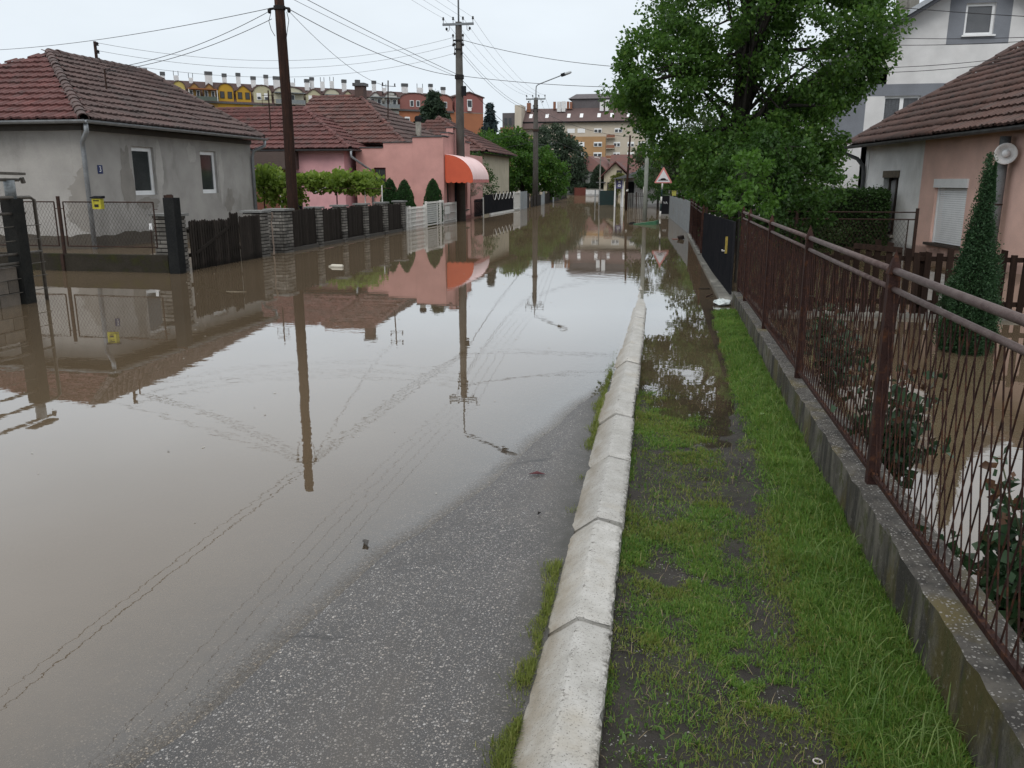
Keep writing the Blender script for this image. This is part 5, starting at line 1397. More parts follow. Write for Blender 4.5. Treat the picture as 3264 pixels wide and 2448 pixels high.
# ---------------------------------------------------------------- pink houses
hp = thing('pink_house', 'bright pink house with red hipped tile roof behind the vine pergola', 'house', (-17, 37, 0))
MB().box(-22, -13.8, 34.5, 41, -.5, 3.0).build('wall', M_PINK2, hp)
MB().box(-17.75, -15.85, 33.6, 34.49, 2.25, 2.95).build('porch_boarding', mat('brown_boards', (.115, .085, .075), (.085, .065, .06), 5, .8, .2, 50, stretch=(1, 1, 8)), hp)
MB().box(-20.5, -16.45, 34.40, 34.495, -.3, 2.2).build('porch_wall', mat('terracotta_wall', (.26, .105, .075), (.21, .09, .065), 3), hp)
MB().box(-16.42, -16.36, 33.65, 33.71, -.3, 2.25).build('porch_post', M_WHITEMETAL, hp)
MB().box(-16.3, -15.8, 34.44, 34.497, .2, 2.1).build('dark_doorway', M_BLACKM, hp)
w_ = window(hp, 'y', 34.5, -1, -16.1, -15.85, .5, 1.0, -.01, .05)
EB = 3.07
p0, p1 = Vector((-21.5, 34.1, EB)), Vector((-13.35, 34.1, EB)); q0, q1 = Vector((-21.5, 37.6, 5.0)), Vector((-16.85, 37.6, 5.0))
p2 = Vector((-13.35, 41.1, EB))
rB = MB().poly([p0 - Vector((0, 0, .06)), p1 - Vector((0, 0, .06)), p2 - Vector((0, 0, .06)), Vector((-21.5, 41.1, EB - .06))]).build('roof', mat('eave_boards', (.06, .05, .042)), hp)
tiled(rB, [[p0, p1, q1, q0], [p1, p2, q1]], M_TILE_RED, .26, .40, 300, ridges=[(q0, q1), (p1, q1)], rr=.11)
gutter('gutter', p0 + Vector((0, -.08, -.05)), p1 + Vector((.05, -.08, -.05)), M_BROWNZ, hp, .07)
gutter('gutter', p1 + Vector((.08, -.05, -.05)), p1 + Vector((.08, 1.0, -.05)), M_BROWNZ, hp, .07)
MB().tube([(-13.3, 34.05, EB - .1), (-13.3, 34.05, 2.75), (-12.9, 34.6, 2.35), (-12.75, 34.95, 2.2), (-12.75, 35.0, -.2)], .05, 8).build('downpipe', M_ZINC, hp, smooth=True)
m_ = MB().tube([(-17.6, 35.6, 3.8), (-17.6, 35.6, 5.6)], .03, 6).build('aerial_mast', M_IRON, hp)
for zz in (5.0, 5.2, 5.4): MB().tube([(-17.9, 35.6, zz), (-17.3, 35.6, zz)], .012, 5).build('aerial_rod', M_IRON, m_)
for xx in (-17.9, -17.6, -17.35): MB().tube([(xx, 35.6, 4.95), (xx, 35.55, 5.3)], .012, 5).build('aerial_rod', M_IRON, m_)
hs_ = thing('shop_house', 'salmon pink shop house with stepped gable facing the street', 'house', (-12, 38, 0))
# side wall towards us, two heights
wall_y(35.1, .3, -13.5, -10.94, -.5, 3.13, [(-12.70, -12.17, 1.35, 2.31)]).build('side_wall', M_PINK, hs_)
MB().box(-12.24, -10.94, 35.1, 35.4, 3.132, 3.34).build('side_wall_top', M_PINK, hs_)
MB().box(-10.938, -9.9, 35.1, 35.4, -.5, 3.55).build('corner_wall', M_PINK, hs_)
mb = MB()
for a, b, zz in ((-13.52, -12.26, 3.132), (-12.26, -10.95, 3.342), (-10.96, -9.62, 3.553)): mb.box(a, b, 35.05, 35.45, zz, zz + .035)
mb.build('coping', M_BROWNZ, hs_)
mb = MB()
for y0, y1, zt in ((35.10, 35.95, 3.55), (35.95, 36.75, 3.76), (36.75, 38.15, 4.02), (38.15, 39.0, 3.76), (39.0, 39.9, 3.50)): mb.box(-9.9, -9.6, y0 + (.0005 if y0 > 35.2 else 0), y1, 2.35, zt)
mb.build('stepped_gable', M_PINK, hs_)
mb = MB()
for y0, y1, zt in ((35.05, 35.99, 3.588), (35.91, 36.79, 3.762), (36.71, 38.19, 4.022), (38.11, 39.04, 3.762), (38.96, 39.95, 3.502)): mb.box(-9.95, -9.55, y0, y1, zt, zt + .035)
mb.build('coping', M_BROWNZ, hs_)
wall_x(-9.6, -.3, 35.1, 39.9, -.5, 2.348, [(35.6, 36.35, -.5, 1.9), (36.9, 37.9, -.4, 1.9), (38.4, 39.3, .45, 1.9)]).build('street_wall', M_PINK, hs_)
MB().box(-9.78, -9.74, 35.6, 36.35, -.5, 1.9).build('door', M_BRWOOD, hs_)
MB().box(-9.78, -9.74, 36.9, 37.9, -.4, 1.9).build('door', M_BLACKM, hs_)
window(hs_, 'x', -9.6, 1, 38.4, 39.3, .45, 1.9, .15, .06, (38.85,), frame=mat('dark_red_frame', (.10, .02, .018)), sill=M_BRWOOD)
window(hs_, 'y', 35.1, -1, -12.70, -12.17, 1.35, 2.31, .12, .05, (), frame=mat('dark_red_frame', (.10, .02, .018)), sill=M_BRWOOD)
MB().box(-9.598, -9.57, 35.08, 39.92, -.4, .16).build('plinth', mat('dark_red_plinth', (.16, .05, .045), (.12, .04, .035), 4), hs_)
MB().box(-13.4, -9.91, 35.41, 44, -.5, 3.0).build('inner_block', M_PINK, hs_)
EC = 3.38
a0, a1 = Vector((-17.5, 36.5, EC)), Vector((-11.75, 36.5, EC)); a2 = Vector((-11.75, 46, EC + .1))
k0, k1 = Vector((-17.9, 41.0, 5.78)), Vector((-15.4, 41.0, 5.80))
rC = MB().poly([a0 - Vector((0, 0, .06)), a1 - Vector((0, 0, .06)), a2 - Vector((0, 0, .06)), Vector((-17.5, 46, EC))]).build('roof', mat('eave_boards', (.06, .05, .042)), hs_)
tiled(rC, [[a0, a1, k1, k0]], M_TILE_MIX, .26, .42, 300, ridges=[(k0, k1), (a1, k1)], rr=.11)
rC2 = MB().poly([a1 - Vector((.1, 0, .07)), a2 - Vector((.1, 0, .07)), k1 - Vector((.1, 0, .1))]).build('street_roof', mat('eave_boards', (.06, .05, .042)), hs_)
tiled(rC2, [[a1, a2, k1 + Vector((0, 1.2, 0)), k1]], M_TILE_BRN, .26, .42, 220)
ch = MB().box(-15.6, -15.15, 40.8, 41.25, 5.4, 6.28).build('chimney', mat('brown_chimney_brick', (.10, .065, .055), (.075, .05, .045), 9, .85, .3, 60), rC)
MB().box(-15.68, -15.07, 40.72, 41.33, 6.28, 6.42).build('chimney_cap', M_BROWNZ, rC)
fl = MB().tube([(-12.3, 40.5, 3.3), (-12.3, 40.5, 4.55)], .14, 10).build('flue', M_CONC, rC, smooth=True)
MB().lathe((-12.3, 40.5, 4.56), [(.17, 0), (.19, .12), (.17, .2), (.10, .26)], 10).build('flue_cap', M_BLACKM, rC)
m_ = MB().tube([(-13.5, 39.5, 4.3), (-13.42, 39.5, 6.35)], .03, 6).build('aerial_mast', M_IRON, rC)
for zz in (5.7, 6.1): MB().tube([(-13.75, 39.5, zz + .03), (-13.05, 39.5, zz - .03)], .014, 5).build('aerial_rod', M_IRON, rC)
for i, (xx, zz) in enumerate(((-13.7, 5.73), (-13.1, 5.67), (-13.7, 6.13), (-13.1, 6.07))): MB().tube([(xx, 39.5, zz), (xx, 39.5, zz + .14)], .03, 6).build('insulator', M_BLK, rC)
# barrel awning over the shop front
aw = thing('awning', 'barrel awning with orange end panels and pale sky-shine scalloped top on the shop house', 'awning', (-9.0, 36.8, 2.2))
M_ORANGE = mat('orange_canvas', (.62, .115, .055), (.56, .10, .05), 3, .7, .1, 60, fine=.08)
M_AWTOP = mat('faded_red_canvas', (.86, .64, .635), (.80, .57, .565), 2.5, .65, .1, 60, fine=.08)  # pale pink shine of the sky on the curved top, put into the canvas colour
arc = [(-9.58 + 1.22 * math.sin(t_) , 1.82 + 1.02 * math.cos(t_)) for t_ in np.linspace(0, math.pi / 2, 12)]
for yy in (35.25, 38.45):
    MB().prism([(-9.58, 1.82)] + arc, 'y', yy, yy + .012).build('end_panel', M_ORANGE, aw)
NB = 9
for i in range(NB):
    y0 = 35.262 + i * (38.45 - 35.262) / NB; y1 = y0 + (38.45 - 35.262) / NB
    vs, fs = [], []
    for (px, pz) in arc:
        for f in (0, .5, 1): vs.append((px + .018 * (1 if f == .5 else 0), y0 + (y1 - y0) * f, pz + .03 * (1 if f == .5 else 0) - .015))
    for k in range(len(arc) - 1):
        for j in range(2): fs.append((k * 3 + j, k * 3 + j + 1, (k + 1) * 3 + j + 1, (k + 1) * 3 + j))
    MB().add(vs, fs).build('canvas_strip', M_AWTOP, aw, smooth=True)
def scallop(p, q, n, m, nm):
    p, q = Vector(p), Vector(q); mb = MB(); top = []; bot = []
    for i in range(n * 6 + 1):
        c_ = p.lerp(q, i / (n * 6)); top.append(c_); bot.append(c_ - Vector((0, 0, .12 + .045 * abs(math.sin(math.pi * i / 6)))))
    mb.add(top + bot, [(i, i + 1, len(top) + i + 1, len(top) + i) for i in range(len(top) - 1)])
    return mb.build(nm, m, aw)
scallop((-8.36, 35.26, 1.83), (-8.36, 38.46, 1.83), 12, mat('red_valance', (.56, .22, .20), (.50, .18, .17)), 'valance')
scallop((-9.56, 35.248, 1.83), (-8.36, 35.248, 1.83), 5, M_ORANGE, 'valance')
# ---------------------------------------------------------------- garden in front of the pink houses
vine = thing('vine_pergola', 'leafy grape vine trained flat over a thin pergola before the pink house', 'vine', (-12.7, 30, 0))
r = rs(61)
n = 9000
px = r.uniform(-15.3, -10.75, n); lower = np.where(px < -13.6, .85, 1.35) + .12 * (vnoise(px, px * 0, 2.3, 62) - .5)
lower = np.where(px > -11.4, 1.28, lower); upper = 1.95 + .22 * (vnoise(px, px * 0 + 3, 2.7, 63) - .3) + .2 * (px < -14.8)
pz = lower + (upper - lower) * r.uniform(0, 1, n) ** .7; py = r.uniform(29.2, 30.8, n)
pz = pz + r.normal(0, .07, n); px = px + r.normal(0, .05, n)
kk = (vnoise(px, pz, 3.2, 65) + .25 * r.uniform(-1, 1, n)) > .34
px, py, pz = px[kk], py[kk], pz[kk]
v, f = leaves(np.stack([px, py, pz], 1), .16, 64, None, .4, .95)
npmesh('leaves', v, f, leafmat('vine_leaf', (.06, .115, .014), (.20, .29, .045), .42, .5, (.36, .42, .12)), vine, kind='stuff')
for xx in (-15.1, -13.9, -12.2, -11.1, -10.45): MB().tube([(xx, 29.6, -.3), (xx + .02, 29.6, 1.6)], .022, 6).build('pole', M_WHITEMETAL if xx > -11.5 else M_IRON, vine)
for yy in (29.3, 30.6): MB().tube([(-15.2, yy, 1.52), (-10.4, yy, 1.48)], .016, 6).build('cross_pole', M_IRON, vine)
MB().bar((-12.9, 29.3, 1.35), (-12.35, 29.3, 1.58), .02).build('brace', M_WHITEMETAL, vine)
MB().tube([(-14.6, 29.9, -.2), (-14.5, 29.8, .7), (-14.3, 29.9, 1.5)], [.05, .045, .03], 6).build('stem', M_BARK, vine)
M_TOPI = leafmat('clipped_thuja', (.010, .040, .010), (.028, .088, .016), .12, .6)
pr_t = [(.30, .0), (.32, .3), (.33, .62), (.315, .85), (.28, 1.1), (.225, 1.35), (.15, 1.58), (.08, 1.73), (.01, 1.80)]
for (xx, yy, s, lab) in ((-11.02, 32.2, 1.03, 'leftmost of three clipped conical thujas before the salmon wall'), (-10.35, 32.0, 1.0, 'middle clipped conical thuja, behind the last brick pillar'), (-9.85, 34.3, 1.02, 'clipped conical thuja standing alone behind the white gate')):
    shell_bush('clipped_thuja', lab, (xx, yy, 0), [(a * 1.22, b * s) for a, b in pr_t], M_TOPI, 9000, .05, int(xx * -10), group='clipped thujas by the shop house', cat='tree', jit=.012)
# white wrought fence and gate
wg = thing('white_metal_fence', 'white painted metal fence with spiked top beside the brick pillars', 'fence', (-9.45, 32, 0))
def bars(y0, y1, zt, pitch, parent, m=M_WHITEMETAL, x=-9.45, spike=.06, zb=-.2, w=.022):
    k = int((y1 - y0) / pitch)
    for i in range(k + 1):
        yy = y0 + (y1 - y0) * i / k
        MB().box(x - w / 2, x + w / 2, yy - w / 2, yy + w / 2, zb, zt + spike).build('bar', m, parent)
bars(29.45, 31.70, .76, .115, wg)
for zz in (.75, .60, .44, .28, .12): MB().box(-9.465, -9.435, 29.4, 31.75, zz - .012, zz + .012).build('rail', M_WHITEMETAL, wg)
for yy in (29.40, 29.75, 31.6): MB().box(-9.48, -9.42, yy - .03, yy + .03, -.4, .86).build('post', M_WHITEMETAL, wg)
bars(34.45, 36.45, .80, .13, wg)
for zz in (.78, .45, .12): MB().box(-9.465, -9.435, 34.4, 36.5, zz - .012, zz + .012).build('rail', M_WHITEMETAL, wg)
MB().box(-9.44, -9.43, 34.55, 35.4, .38, .70).build('name_plate', M_WHITEMETAL, wg)
MB().box(-9.48, -9.42, 36.45, 36.51, -.4, .86).build('post', M_WHITEMETAL, wg)
gg = thing('white_gate', 'white metal garden gate with louvred panel in the white fence', 'gate', (-9.45, 33, 0))
for yy in (31.85, 33.95, 34.32): MB().box(-9.49, -9.41, yy - .035, yy + .035, -.4, .98).build('post', M_WHITEMETAL, gg)
bars(31.9, 34.3, .90, .15, gg, zb=.88)
for zz in (.90, .06): MB().box(-9.47, -9.43, 31.88, 34.3, zz - .02, zz + .02).build('rail', M_WHITEMETAL, gg)
for i in range(9): MB().box(-9.465, -9.445, 31.9, 33.40, .13 + i * .082, .13 + i * .082 + .068).build('louvre', mat('pale_louvre', (.46, .47, .45), (.40, .41, .40), 5, .5), gg)
MB().box(-9.47, -9.43, 33.42, 33.48, .0, .9).build('stile', M_WHITEMETAL, gg)
for i in range(7):
    MB().bar((-9.45, 33.5, .1 + i * .11), (-9.45, 33.92, .21 + i * .11), .012).build('lattice_bar', M_WHITEMETAL, gg)
    MB().bar((-9.44, 33.5, .21 + i * .11), (-9.44, 33.92, .1 + i * .11), .012).build('lattice_bar', M_WHITEMETAL, gg)
# ---------------------------------------------------------------- poles
wp = thing('wooden_pole', 'dark brown wooden utility pole behind the board fence', 'pole', (-9.72, 20.65, 0))
M_POLE = mat('tarred_pole_wood', (.040, .022, .017), (.022, .014, .012), 5, .85, .5, 50, stretch=(5, 5, .4), stain=((.085, .038, .025), 4, .3, (4, 4, .3)), spec=.1)
MB().tube([(-9.72, 20.65, -.5), (-9.73, 20.65, 1.5), (-9.72, 20.65, 3.5), (-9.75, 20.65, 5.2), (-9.76, 20.65, 6.75)], [.142, .137, .130, .124, .115], 12).build('shaft', M_POLE, wp, smooth=True)
MB().tube([(-9.76, 20.65, 5.86), (-9.76, 20.65, 5.95)], .145, 12).build('band', M_BLK, wp)
for s in (-1, 1):
    MB().tube([(-9.76 + s * .14, 20.65, 5.9), (-9.76 + s * .26, 20.62, 5.88)], .03, 6).build('bracket', M_BLK, wp)
    MB().lathe((-9.76 + s * .26, 20.62, 5.84), [(.02, -.06), (.045, -.03), (.045, .03), (.02, .06)], 8).build('insulator', M_BLK, wp)
MB().tube([(-9.55, 20.6, 5.8), (-9.50, 20.58, 5.6), (-9.56, 20.58, 5.35), (-9.6, 20.6, 5.2)], .008, 5).build('jumper_wire', M_BLK, wp)
MB().tube([(-9.97, 20.6, 5.8), (-10.03, 20.58, 5.6), (-9.98, 20.58, 5.4), (-9.9, 20.6, 5.25)], .008, 5).build('jumper_wire', M_BLK, wp)
M_CPOLE = mat('dark_concrete_pole', (.085, .080, .072), (.058, .052, .046), 3, .85, .3, 50, stain=((.05, .036, .03), 2, .4, (1, 1, .2)))
M_STEELG = mat('grey_steel', (.20, .22, .235), (.15, .165, .175), 5, .5, 0, 50)
M_LAMPG = mat('lamp_glass', (.50, .53, .55), (.44, .47, .49), 4, .2)
def lamp_pole(name, label, x, y, top, arm_w, lampz, base_r, extras):
    t = thing(name, label, 'pole', (x, y, 0), 'concrete power poles on the left side of the street')
    MB().tube([(x, y, -.5), (x, y, top * .5), (x, y, top)], [base_r, base_r * .85, base_r * .66], 10).build('shaft', M_CPOLE, t, smooth=True)
    MB().bar((x - arm_w / 2, y - .1, top - .10), (x + arm_w / 2, y - .1, top - .10), .09, .09).build('cross_arm', M_STEELG, t)
    for i in range(4):
        xx = x - arm_w / 2 + .03 + i * (arm_w - .06) / 3
        MB().tube([(xx, y - .1, top - .06), (xx, y - .1, top + .10)], .012, 5).build('pin', M_IRON, t)
        MB().lathe((xx, y - .1, top + .12), [(.03, -.05), (.055, -.02), (.03, .01), (.05, .04), (.02, .08)], 8).build('insulator', M_BLK, t)
    for s in (-1, 1):
        xx = x + s * arm_w * .33
        MB().tube([(xx - s * .06, y - .1, top - .13), (xx - s * .06, y - .1, top - .32), (xx, y - .1, top - .38), (xx + s * .06, y - .1, top - .32)], .012, 5).build('hook', M_IRON, t)
        MB().lathe((xx + s * .06, y - .1, top - .28), [(.025, -.06), (.05, -.02), (.05, .03), (.02, .06)], 8).build('insulator', M_BLK, t)
    for k, (zz, w) in enumerate(extras):
        MB().bar((x - w, y - .14, zz), (x + w, y - .14, zz), .05, .06).build('bracket', M_BLK, t)
        for s in (-1, 1):
            MB().tube([(x + s * w, y - .14, zz - .2), (x + s * w, y - .14, zz + .22)], .015, 5).build('pin', M_IRON, t)
            for q in (-.18, .2): MB().lathe((x + s * w, y - .14, zz + q), [(.03, -.06), (.05, 0), (.02, .06)], 8).build('insulator', M_BLK, t)
    arm = MB().tube([(x, y, top - .3), (x, y, lampz - .55), (x + .02, y, lampz - .3), (x + .15, y, lampz - .18), (x + 1.0, y - .1, lampz + .1), (x + 1.85, y - .2, lampz + .38)], .038, 8).build('lamp_arm', M_STEELG, t, smooth=True)
    c = Vector((x + 1.9, y - .2, lampz + .40)); d = Vector((.95, -.08, .28)).normalized(); s_ = d.cross(Vector((0, 0, 1))).normalized(); u = s_.cross(d)
    MB().obox(c + d * .12, d, s_, u, .16, .11, .10).build('lamp_housing', M_BLACKM, arm)
    vs, n = [], 10
    for (h, w, up) in ((.26, .12, .10), (.40, .15, .11), (.62, .14, .10), (.74, .08, .06)):
        for j in range(n):
            a = 2 * math.pi * j / n; vs.append(c + d * h + s_ * math.cos(a) * w + u * (math.sin(a) * up))
    fs = [(i * n + j, i * n + (j + 1) % n, (i + 1) * n + (j + 1) % n, (i + 1) * n + j) for i in range(3) for j in range(n)] + [tuple(3 * n + j for j in range(n))]
    MB().add(vs, fs).build('lamp_glass', M_LAMPG, arm, smooth=True)
    return t
p1 = lamp_pole('street_lamp_pole', 'nearer dark concrete power pole with cross arm, before the shop house', -9.33, 37.0, 8.35, 1.36, 10.3, .21, ((7.60, .22), (7.25, .16)))
MB().box(-9.33 + .12, -9.33 + .30, 36.85, 37.0, 5.35, 5.75).build('junction_box', M_BLACKM, p1)
MB().tube([(-9.33, 37, 6.05), (-9.33, 37, 6.22)], .20, 10).build('band', M_BLK, p1)
p2 = lamp_pole('street_lamp_pole', 'farther concrete power pole with curved street lamp above the garden trees', -10.15, 63.0, 7.66, 1.42, 8.75, .23, ((6.9, .15),))
MB().tube([(-10.15, 63, 5.3), (-10.15, 63, 5.45)], .23, 10).build('band', M_IRON, p2)
tp = thing('thin_pole', 'thin dark leaning wooden pole in front of the white house far down the street', 'pole', (-2.75, 52, 0))
MB().tube([(-2.78, 52, -.5), (-2.74, 52, 2), (-2.66, 52, 4.4)], [.075, .07, .055], 8).build('shaft', M_POLE, tp, smooth=True)
MB().tube([(-2.745, 52, 1.15), (-2.74, 52, 1.27)], .076, 8).build('white_band', M_WHITEMETAL, tp)
fp = thing('far_pole', 'slim pale pole with short lamp arm among the far houses', 'pole', (-6.6, 78, 0))
MB().tube([(-6.6, 78, -.5), (-6.6, 78, 4.0)], [.08, .05], 8).build('shaft', M_CONC, fp)
MB().tube([(-6.6, 78, 3.75), (-7.0, 78, 3.85)], .03, 6).build('arm', M_WHITEMETAL, fp)
MB().box(-7.15, -6.95, 77.9, 78.1, 3.82, 3.9).build('lamp_head', M_WHITEMETAL, fp)
# ---------------------------------------------------------------- left bank beyond the shop
ig = thing('iron_gate', 'black wrought iron gate beyond the shop house', 'gate', (-9.45, 40.5, 0))
bars(40.1, 41.85, .80, .14, ig, M_BLACKM, -9.45, .08, .05, .025)
for zz in (.12, .78): MB().box(-9.47, -9.43, 40.05, 41.9, zz - .02, zz + .02).build('rail', M_BLACKM, ig)
MB().box(-9.5, -9.4, 41.86, 41.95, -.3, .95).build('post', M_WHITEMETAL, ig)
cf = thing('chain_fence', 'black sheet fence with white chain loops hung along its top', 'fence', (-9.45, 47, 0))
for i in range(8):
    y0 = 42.3 + i * 1.0
    MB().box(-9.47, -9.44, y0 + .01, y0 + .99, .1, 1.06).build('sheet_panel', M_BLACKM, cf)
for i in range(6):
    y0 = 44.2 + i * 1.02
    MB().tube([(-9.42, y0 + 1.02 * k / 8, 1.12 - .36 * math.sin(math.pi * k / 8)) for k in range(9)], .018, 5).build('chain_loop', M_WHITEMETAL, cf)
for i in range(7): MB().box(-9.47, -9.43, 44.18 + i * 1.02, 44.22 + i * 1.02, 1.06, 1.2).build('spike', M_BLACKM, cf)
MB().box(-9.49, -9.40, 43.6, 50.3, -.3, .09).build('base_strip', M_WHITEMETAL, cf)
g2 = thing('bar_gate', 'white barred metal gate at the end of the black chain fence', 'gate', (-9.45, 51.4, 0))
bars(50.45, 52.3, 1.05, .12, g2, M_WHITEMETAL, -9.45, .02, .0, .03)
for yy in (50.4, 52.4): MB().box(-9.5, -9.4, yy - .05, yy + .05, -.4, 1.16).build('post', M_WHITEMETAL, g2)
for zz in (.1, 1.05): MB().box(-9.48, -9.42, 50.4, 52.4, zz - .03, zz + .03).build('rail', M_WHITEMETAL, g2)
g3 = thing('grey_gate', 'grey sheet metal double gate beside the white barred gate', 'gate', (-9.5, 54, 0))
for i in range(3): MB().box(-9.5, -9.46, 52.55 + i * .95, 53.46 + i * .95, .0, 1.1).build('sheet_panel', M_GREY_SHEET, g3)
fx = thing('far_fence', 'dark boarded fence half sunk along the far left bank', 'fence', (-10.5, 68, 0))
for i in range(24):
    y0 = 56 + i * 1.4; x_ = -9.6 - .05 * max(0, y0 - 60)
    MB().prism([(x_, y0), (x_ + .04, y0), (x_ - .03, y0 + 1.34), (x_ - .07, y0 + 1.34)], 'z', -.2, .75 + .2 * ((i * 5) % 3 == 0)).build('panel', M_GREY_SHEET if i in (5, 6, 12) else M_DARKWOOD, fx)
hd = thing('cream_house', 'cream house with brown tiled roof behind the shop house', 'house', (-14, 54, 0))
MB().box(-19, -11.2, 49, 58, -.5, 3.4).build('wall', plaster('cream_render', (.50, .45, .34), (.40, .35, .26)), hd)
rD = MB().poly([(-19.5, 48.5, 3.3), (-10.7, 48.5, 3.3), (-10.7, 58.5, 3.3), (-19.5, 58.5, 3.3)]).build('roof', mat('eave_boards', (.06, .05, .042)), hd)
tiled(rD, [[Vector((-10.7, 48.5, 3.4)), Vector((-10.7, 58.5, 3.4)), Vector((-14.6, 54.5, 5.6)), Vector((-14.6, 52.5, 5.6))], [Vector((-19.5, 48.5, 3.4)), Vector((-10.7, 48.5, 3.4)), Vector((-14.6, 52.5, 5.6))]], M_TILE_MIX, .28, .42, 160, ridges=[((-10.7, 48.5, 3.42), (-14.6, 52.5, 5.62))])
for yy in (50.2, 52.6): window(hd, 'x', -11.2, 1, yy, yy + 1.1, 1.3, 2.7, .1, .08)
window(hd, 'y', 49, -1, -12.6, -11.7, 1.3, 2.7, .1, .08)
wtk = thing('white_tank', 'white rounded tank behind the black iron gate', 'tank', (-10.4, 43, 0))
MB().lathe((-10.4, 43.0, -.2), [(.42, 0), (.45, .3), (.45, .95), (.38, 1.15), (.15, 1.25)], 16).build('body', M_WHITE, wtk, smooth=True)
MB().lathe((-10.4, 43.0, 1.05), [(.16, 0), (.16, .09), (.02, .1)], 12).build('lid', M_WHITE, wtk)
tree('blossom_shrub', 'pale blossoming shrub beside the shop awning', (-9.9, 41.2, 0), [(-9.75, 41.2, 1.45, .55, .6, .55), (-9.2, 41.6, 1.75, .35, .4, .3), (-10.2, 41.6, 1.3, .4, .4, .5)], leafmat('pale_blossom', (.20, .17, .13), (.48, .42, .36), .3, .6, (.10, .14, .04)), 40, 40, .2, .09, (.03, 1.0), 81, limbs=6, cat='shrub')
tree('climbing_bush', 'dark bush behind the shop house corner', (-11.0, 44, 0), [(-10.6, 44.5, 2.0, .8, 1.2, 1.3), (-10.6, 47, 1.6, .8, 1.4, 1.2)], M_HEDGE, 80, 50, .35, .13, (.06, 1.2), 82, limbs=5, cat='shrub')
tree('walnut_tree', 'broad fresh green tree behind the black chain fence', (-12.4, 70, -.2), [(-13.3, 69, 3.3, 2.4, 2.4, 2.5), (-11.2, 70.5, 2.7, 2.1, 2.2, 2.1), (-13.0, 70, 4.9, 1.4, 1.6, 1.1), (-9.8, 71, 2.0, 1.2, 1.6, 1.5), (-14.6, 66, 2.1, 1.3, 1.4, 1.6)], M_WALN, 330, 52, .62, .24, (.25, 2.2), 83, .6, limbs=16)
M_BIRCH = leafmat('grey_blue_leaf', (.022, .040, .022), (.055, .085, .050), .3, .6)
tree('birch_tree', 'tall greyish drooping tree before the far apartment block', (-15, 112, -.2), [(-16, 112, 6.2, 2.6, 2.4, 2.9), (-14.0, 112, 4.4, 2.6, 2.4, 3.2), (-17.6, 113, 4.2, 2.0, 2, 3.0), (-12.6, 111, 2.5, 1.5, 1.5, 2.2)], M_BIRCH, 300, 45, .75, .34, (.25, 3), 84, .55, limbs=14, droop=1.2)
def spruce(name, label, loc, h, rad, m, seed, n=2600, leaf=.35, power=1.0):
    t = thing(name, label, 'tree', loc)
    r = rs(seed); pts, out = [], []
    lv = 17
    for i in range(lv):
        f = (i + .6) / lv; z_ = h * (.08 + .92 * f); rr = rad * (1 - f) ** power * r.uniform(.8, 1.12)
        for b in range(max(5, int(13 * (1 - f) + 4))):
            a = r.uniform(0, 6.283); L = rr * r.uniform(.65, 1.12)
            k = max(6, int(n / lv / 12)); s = r.uniform(0, 1, k) ** .7
            q = np.stack([loc[0] + np.cos(a) * L * s, loc[1] + np.sin(a) * L * s, loc[2] + z_ - L * .32 * s + L * .16 * s * s], 1) + r.normal(0, .07 * rad / 2 + .03, (k, 3))
            pts.append(q); out.append(np.repeat([[np.cos(a), np.sin(a), -.2]], k, 0))
    P_, O_ = np.concatenate(pts), np.concatenate(out)
    v, f = leaves(P_, leaf, seed + 1, O_, .4, .4)
    npmesh('crown', v, f, m, t, kind='stuff')
    MB().tube([(loc[0], loc[1], loc[2] - .3), (loc[0], loc[1], loc[2] + h * .97)], [.18, .02], 7).build('trunk', M_BARK, t)
    return t
spruce('blue_spruce', 'tall blue spruce standing against the sky left of the far apartments', (-20.5, 95, 0), 10.0, 3.0, leafmat('blue_spruce', (.010, .020, .022), (.030, .050, .052), .1, .7), 91, 16000, .60)
spruce('cypress', 'broad dark evergreen behind the shop house roof', (-17.1, 60, 0), 7.8, 2.7, leafmat('dark_evergreen', (.012, .026, .016), (.035, .06, .03), .15, .7), 92, 22000, .42, .60)
tree('garden_tree', 'small green tree between the cream house and the blue spruce', (-15.5, 75, 0), [(-16, 75, 4.6, 2.0, 2, 1.5), (-18.5, 78, 4.2, 1.8, 2, 1.6)], M_WALN, 90, 45, .6, .25, (.15, 2.5), 93, limbs=8)
# ---------------------------------------------------------------- far end of the street
fw_ = thing('far_house', 'pale grey green gabled house at the far end behind the columnar cypress', 'house', (-9.5, 118, 0))
MB().box(-14, -8.5, 112, 121, -.3, 3.0).build('wall', plaster('pale_green_render', (.42, .45, .42), (.36, .38, .35), .2), fw_)
MB().add([(-14.4, 111.6, 2.95), (-8.1, 111.6, 2.95), (-8.1, 121, 2.95), (-14.4, 121, 2.95), (-11.2, 114.2, 5.0), (-9.4, 119.5, 5.0)], [(0, 1, 4), (1, 2, 5, 4), (2, 3, 5), (3, 0, 4, 5)]).build('roof', M_TILE_MIX, fw_)
window(fw_, 'y', 112, -1, -11.6, -10.6, 1.2, 2.3, .05, .1)
fh = thing('far_gable_house', 'small cream gabled house with reddish roof far down the flooded street', 'house', (-6, 104, 0))
MB().prism([(-8.0, -.4), (-5.3, -.4), (-5.3, 2.35), (-6.7, 3.75), (-8.0, 2.45)], 'y', 100, 110).build('wall', plaster('cream_render', (.50, .45, .34), (.40, .35, .26)), fh)
mb = MB()
mb.prism([(-8.6, 1.95), (-6.7, 3.85), (-6.7, 4.0), (-8.6, 2.1)], 'y', 99.5, 111); mb.prism([(-6.7, 3.85), (-4.8, 2.2), (-4.8, 2.35), (-6.7, 4.0)], 'y', 99.5, 111)
mb.build('roof', M_TILE_RED, fh)
window(fh, 'y', 100, -1, -6.55, -5.95, 2.35, 2.95, -.01, .08, frame=M_BRWOOD)
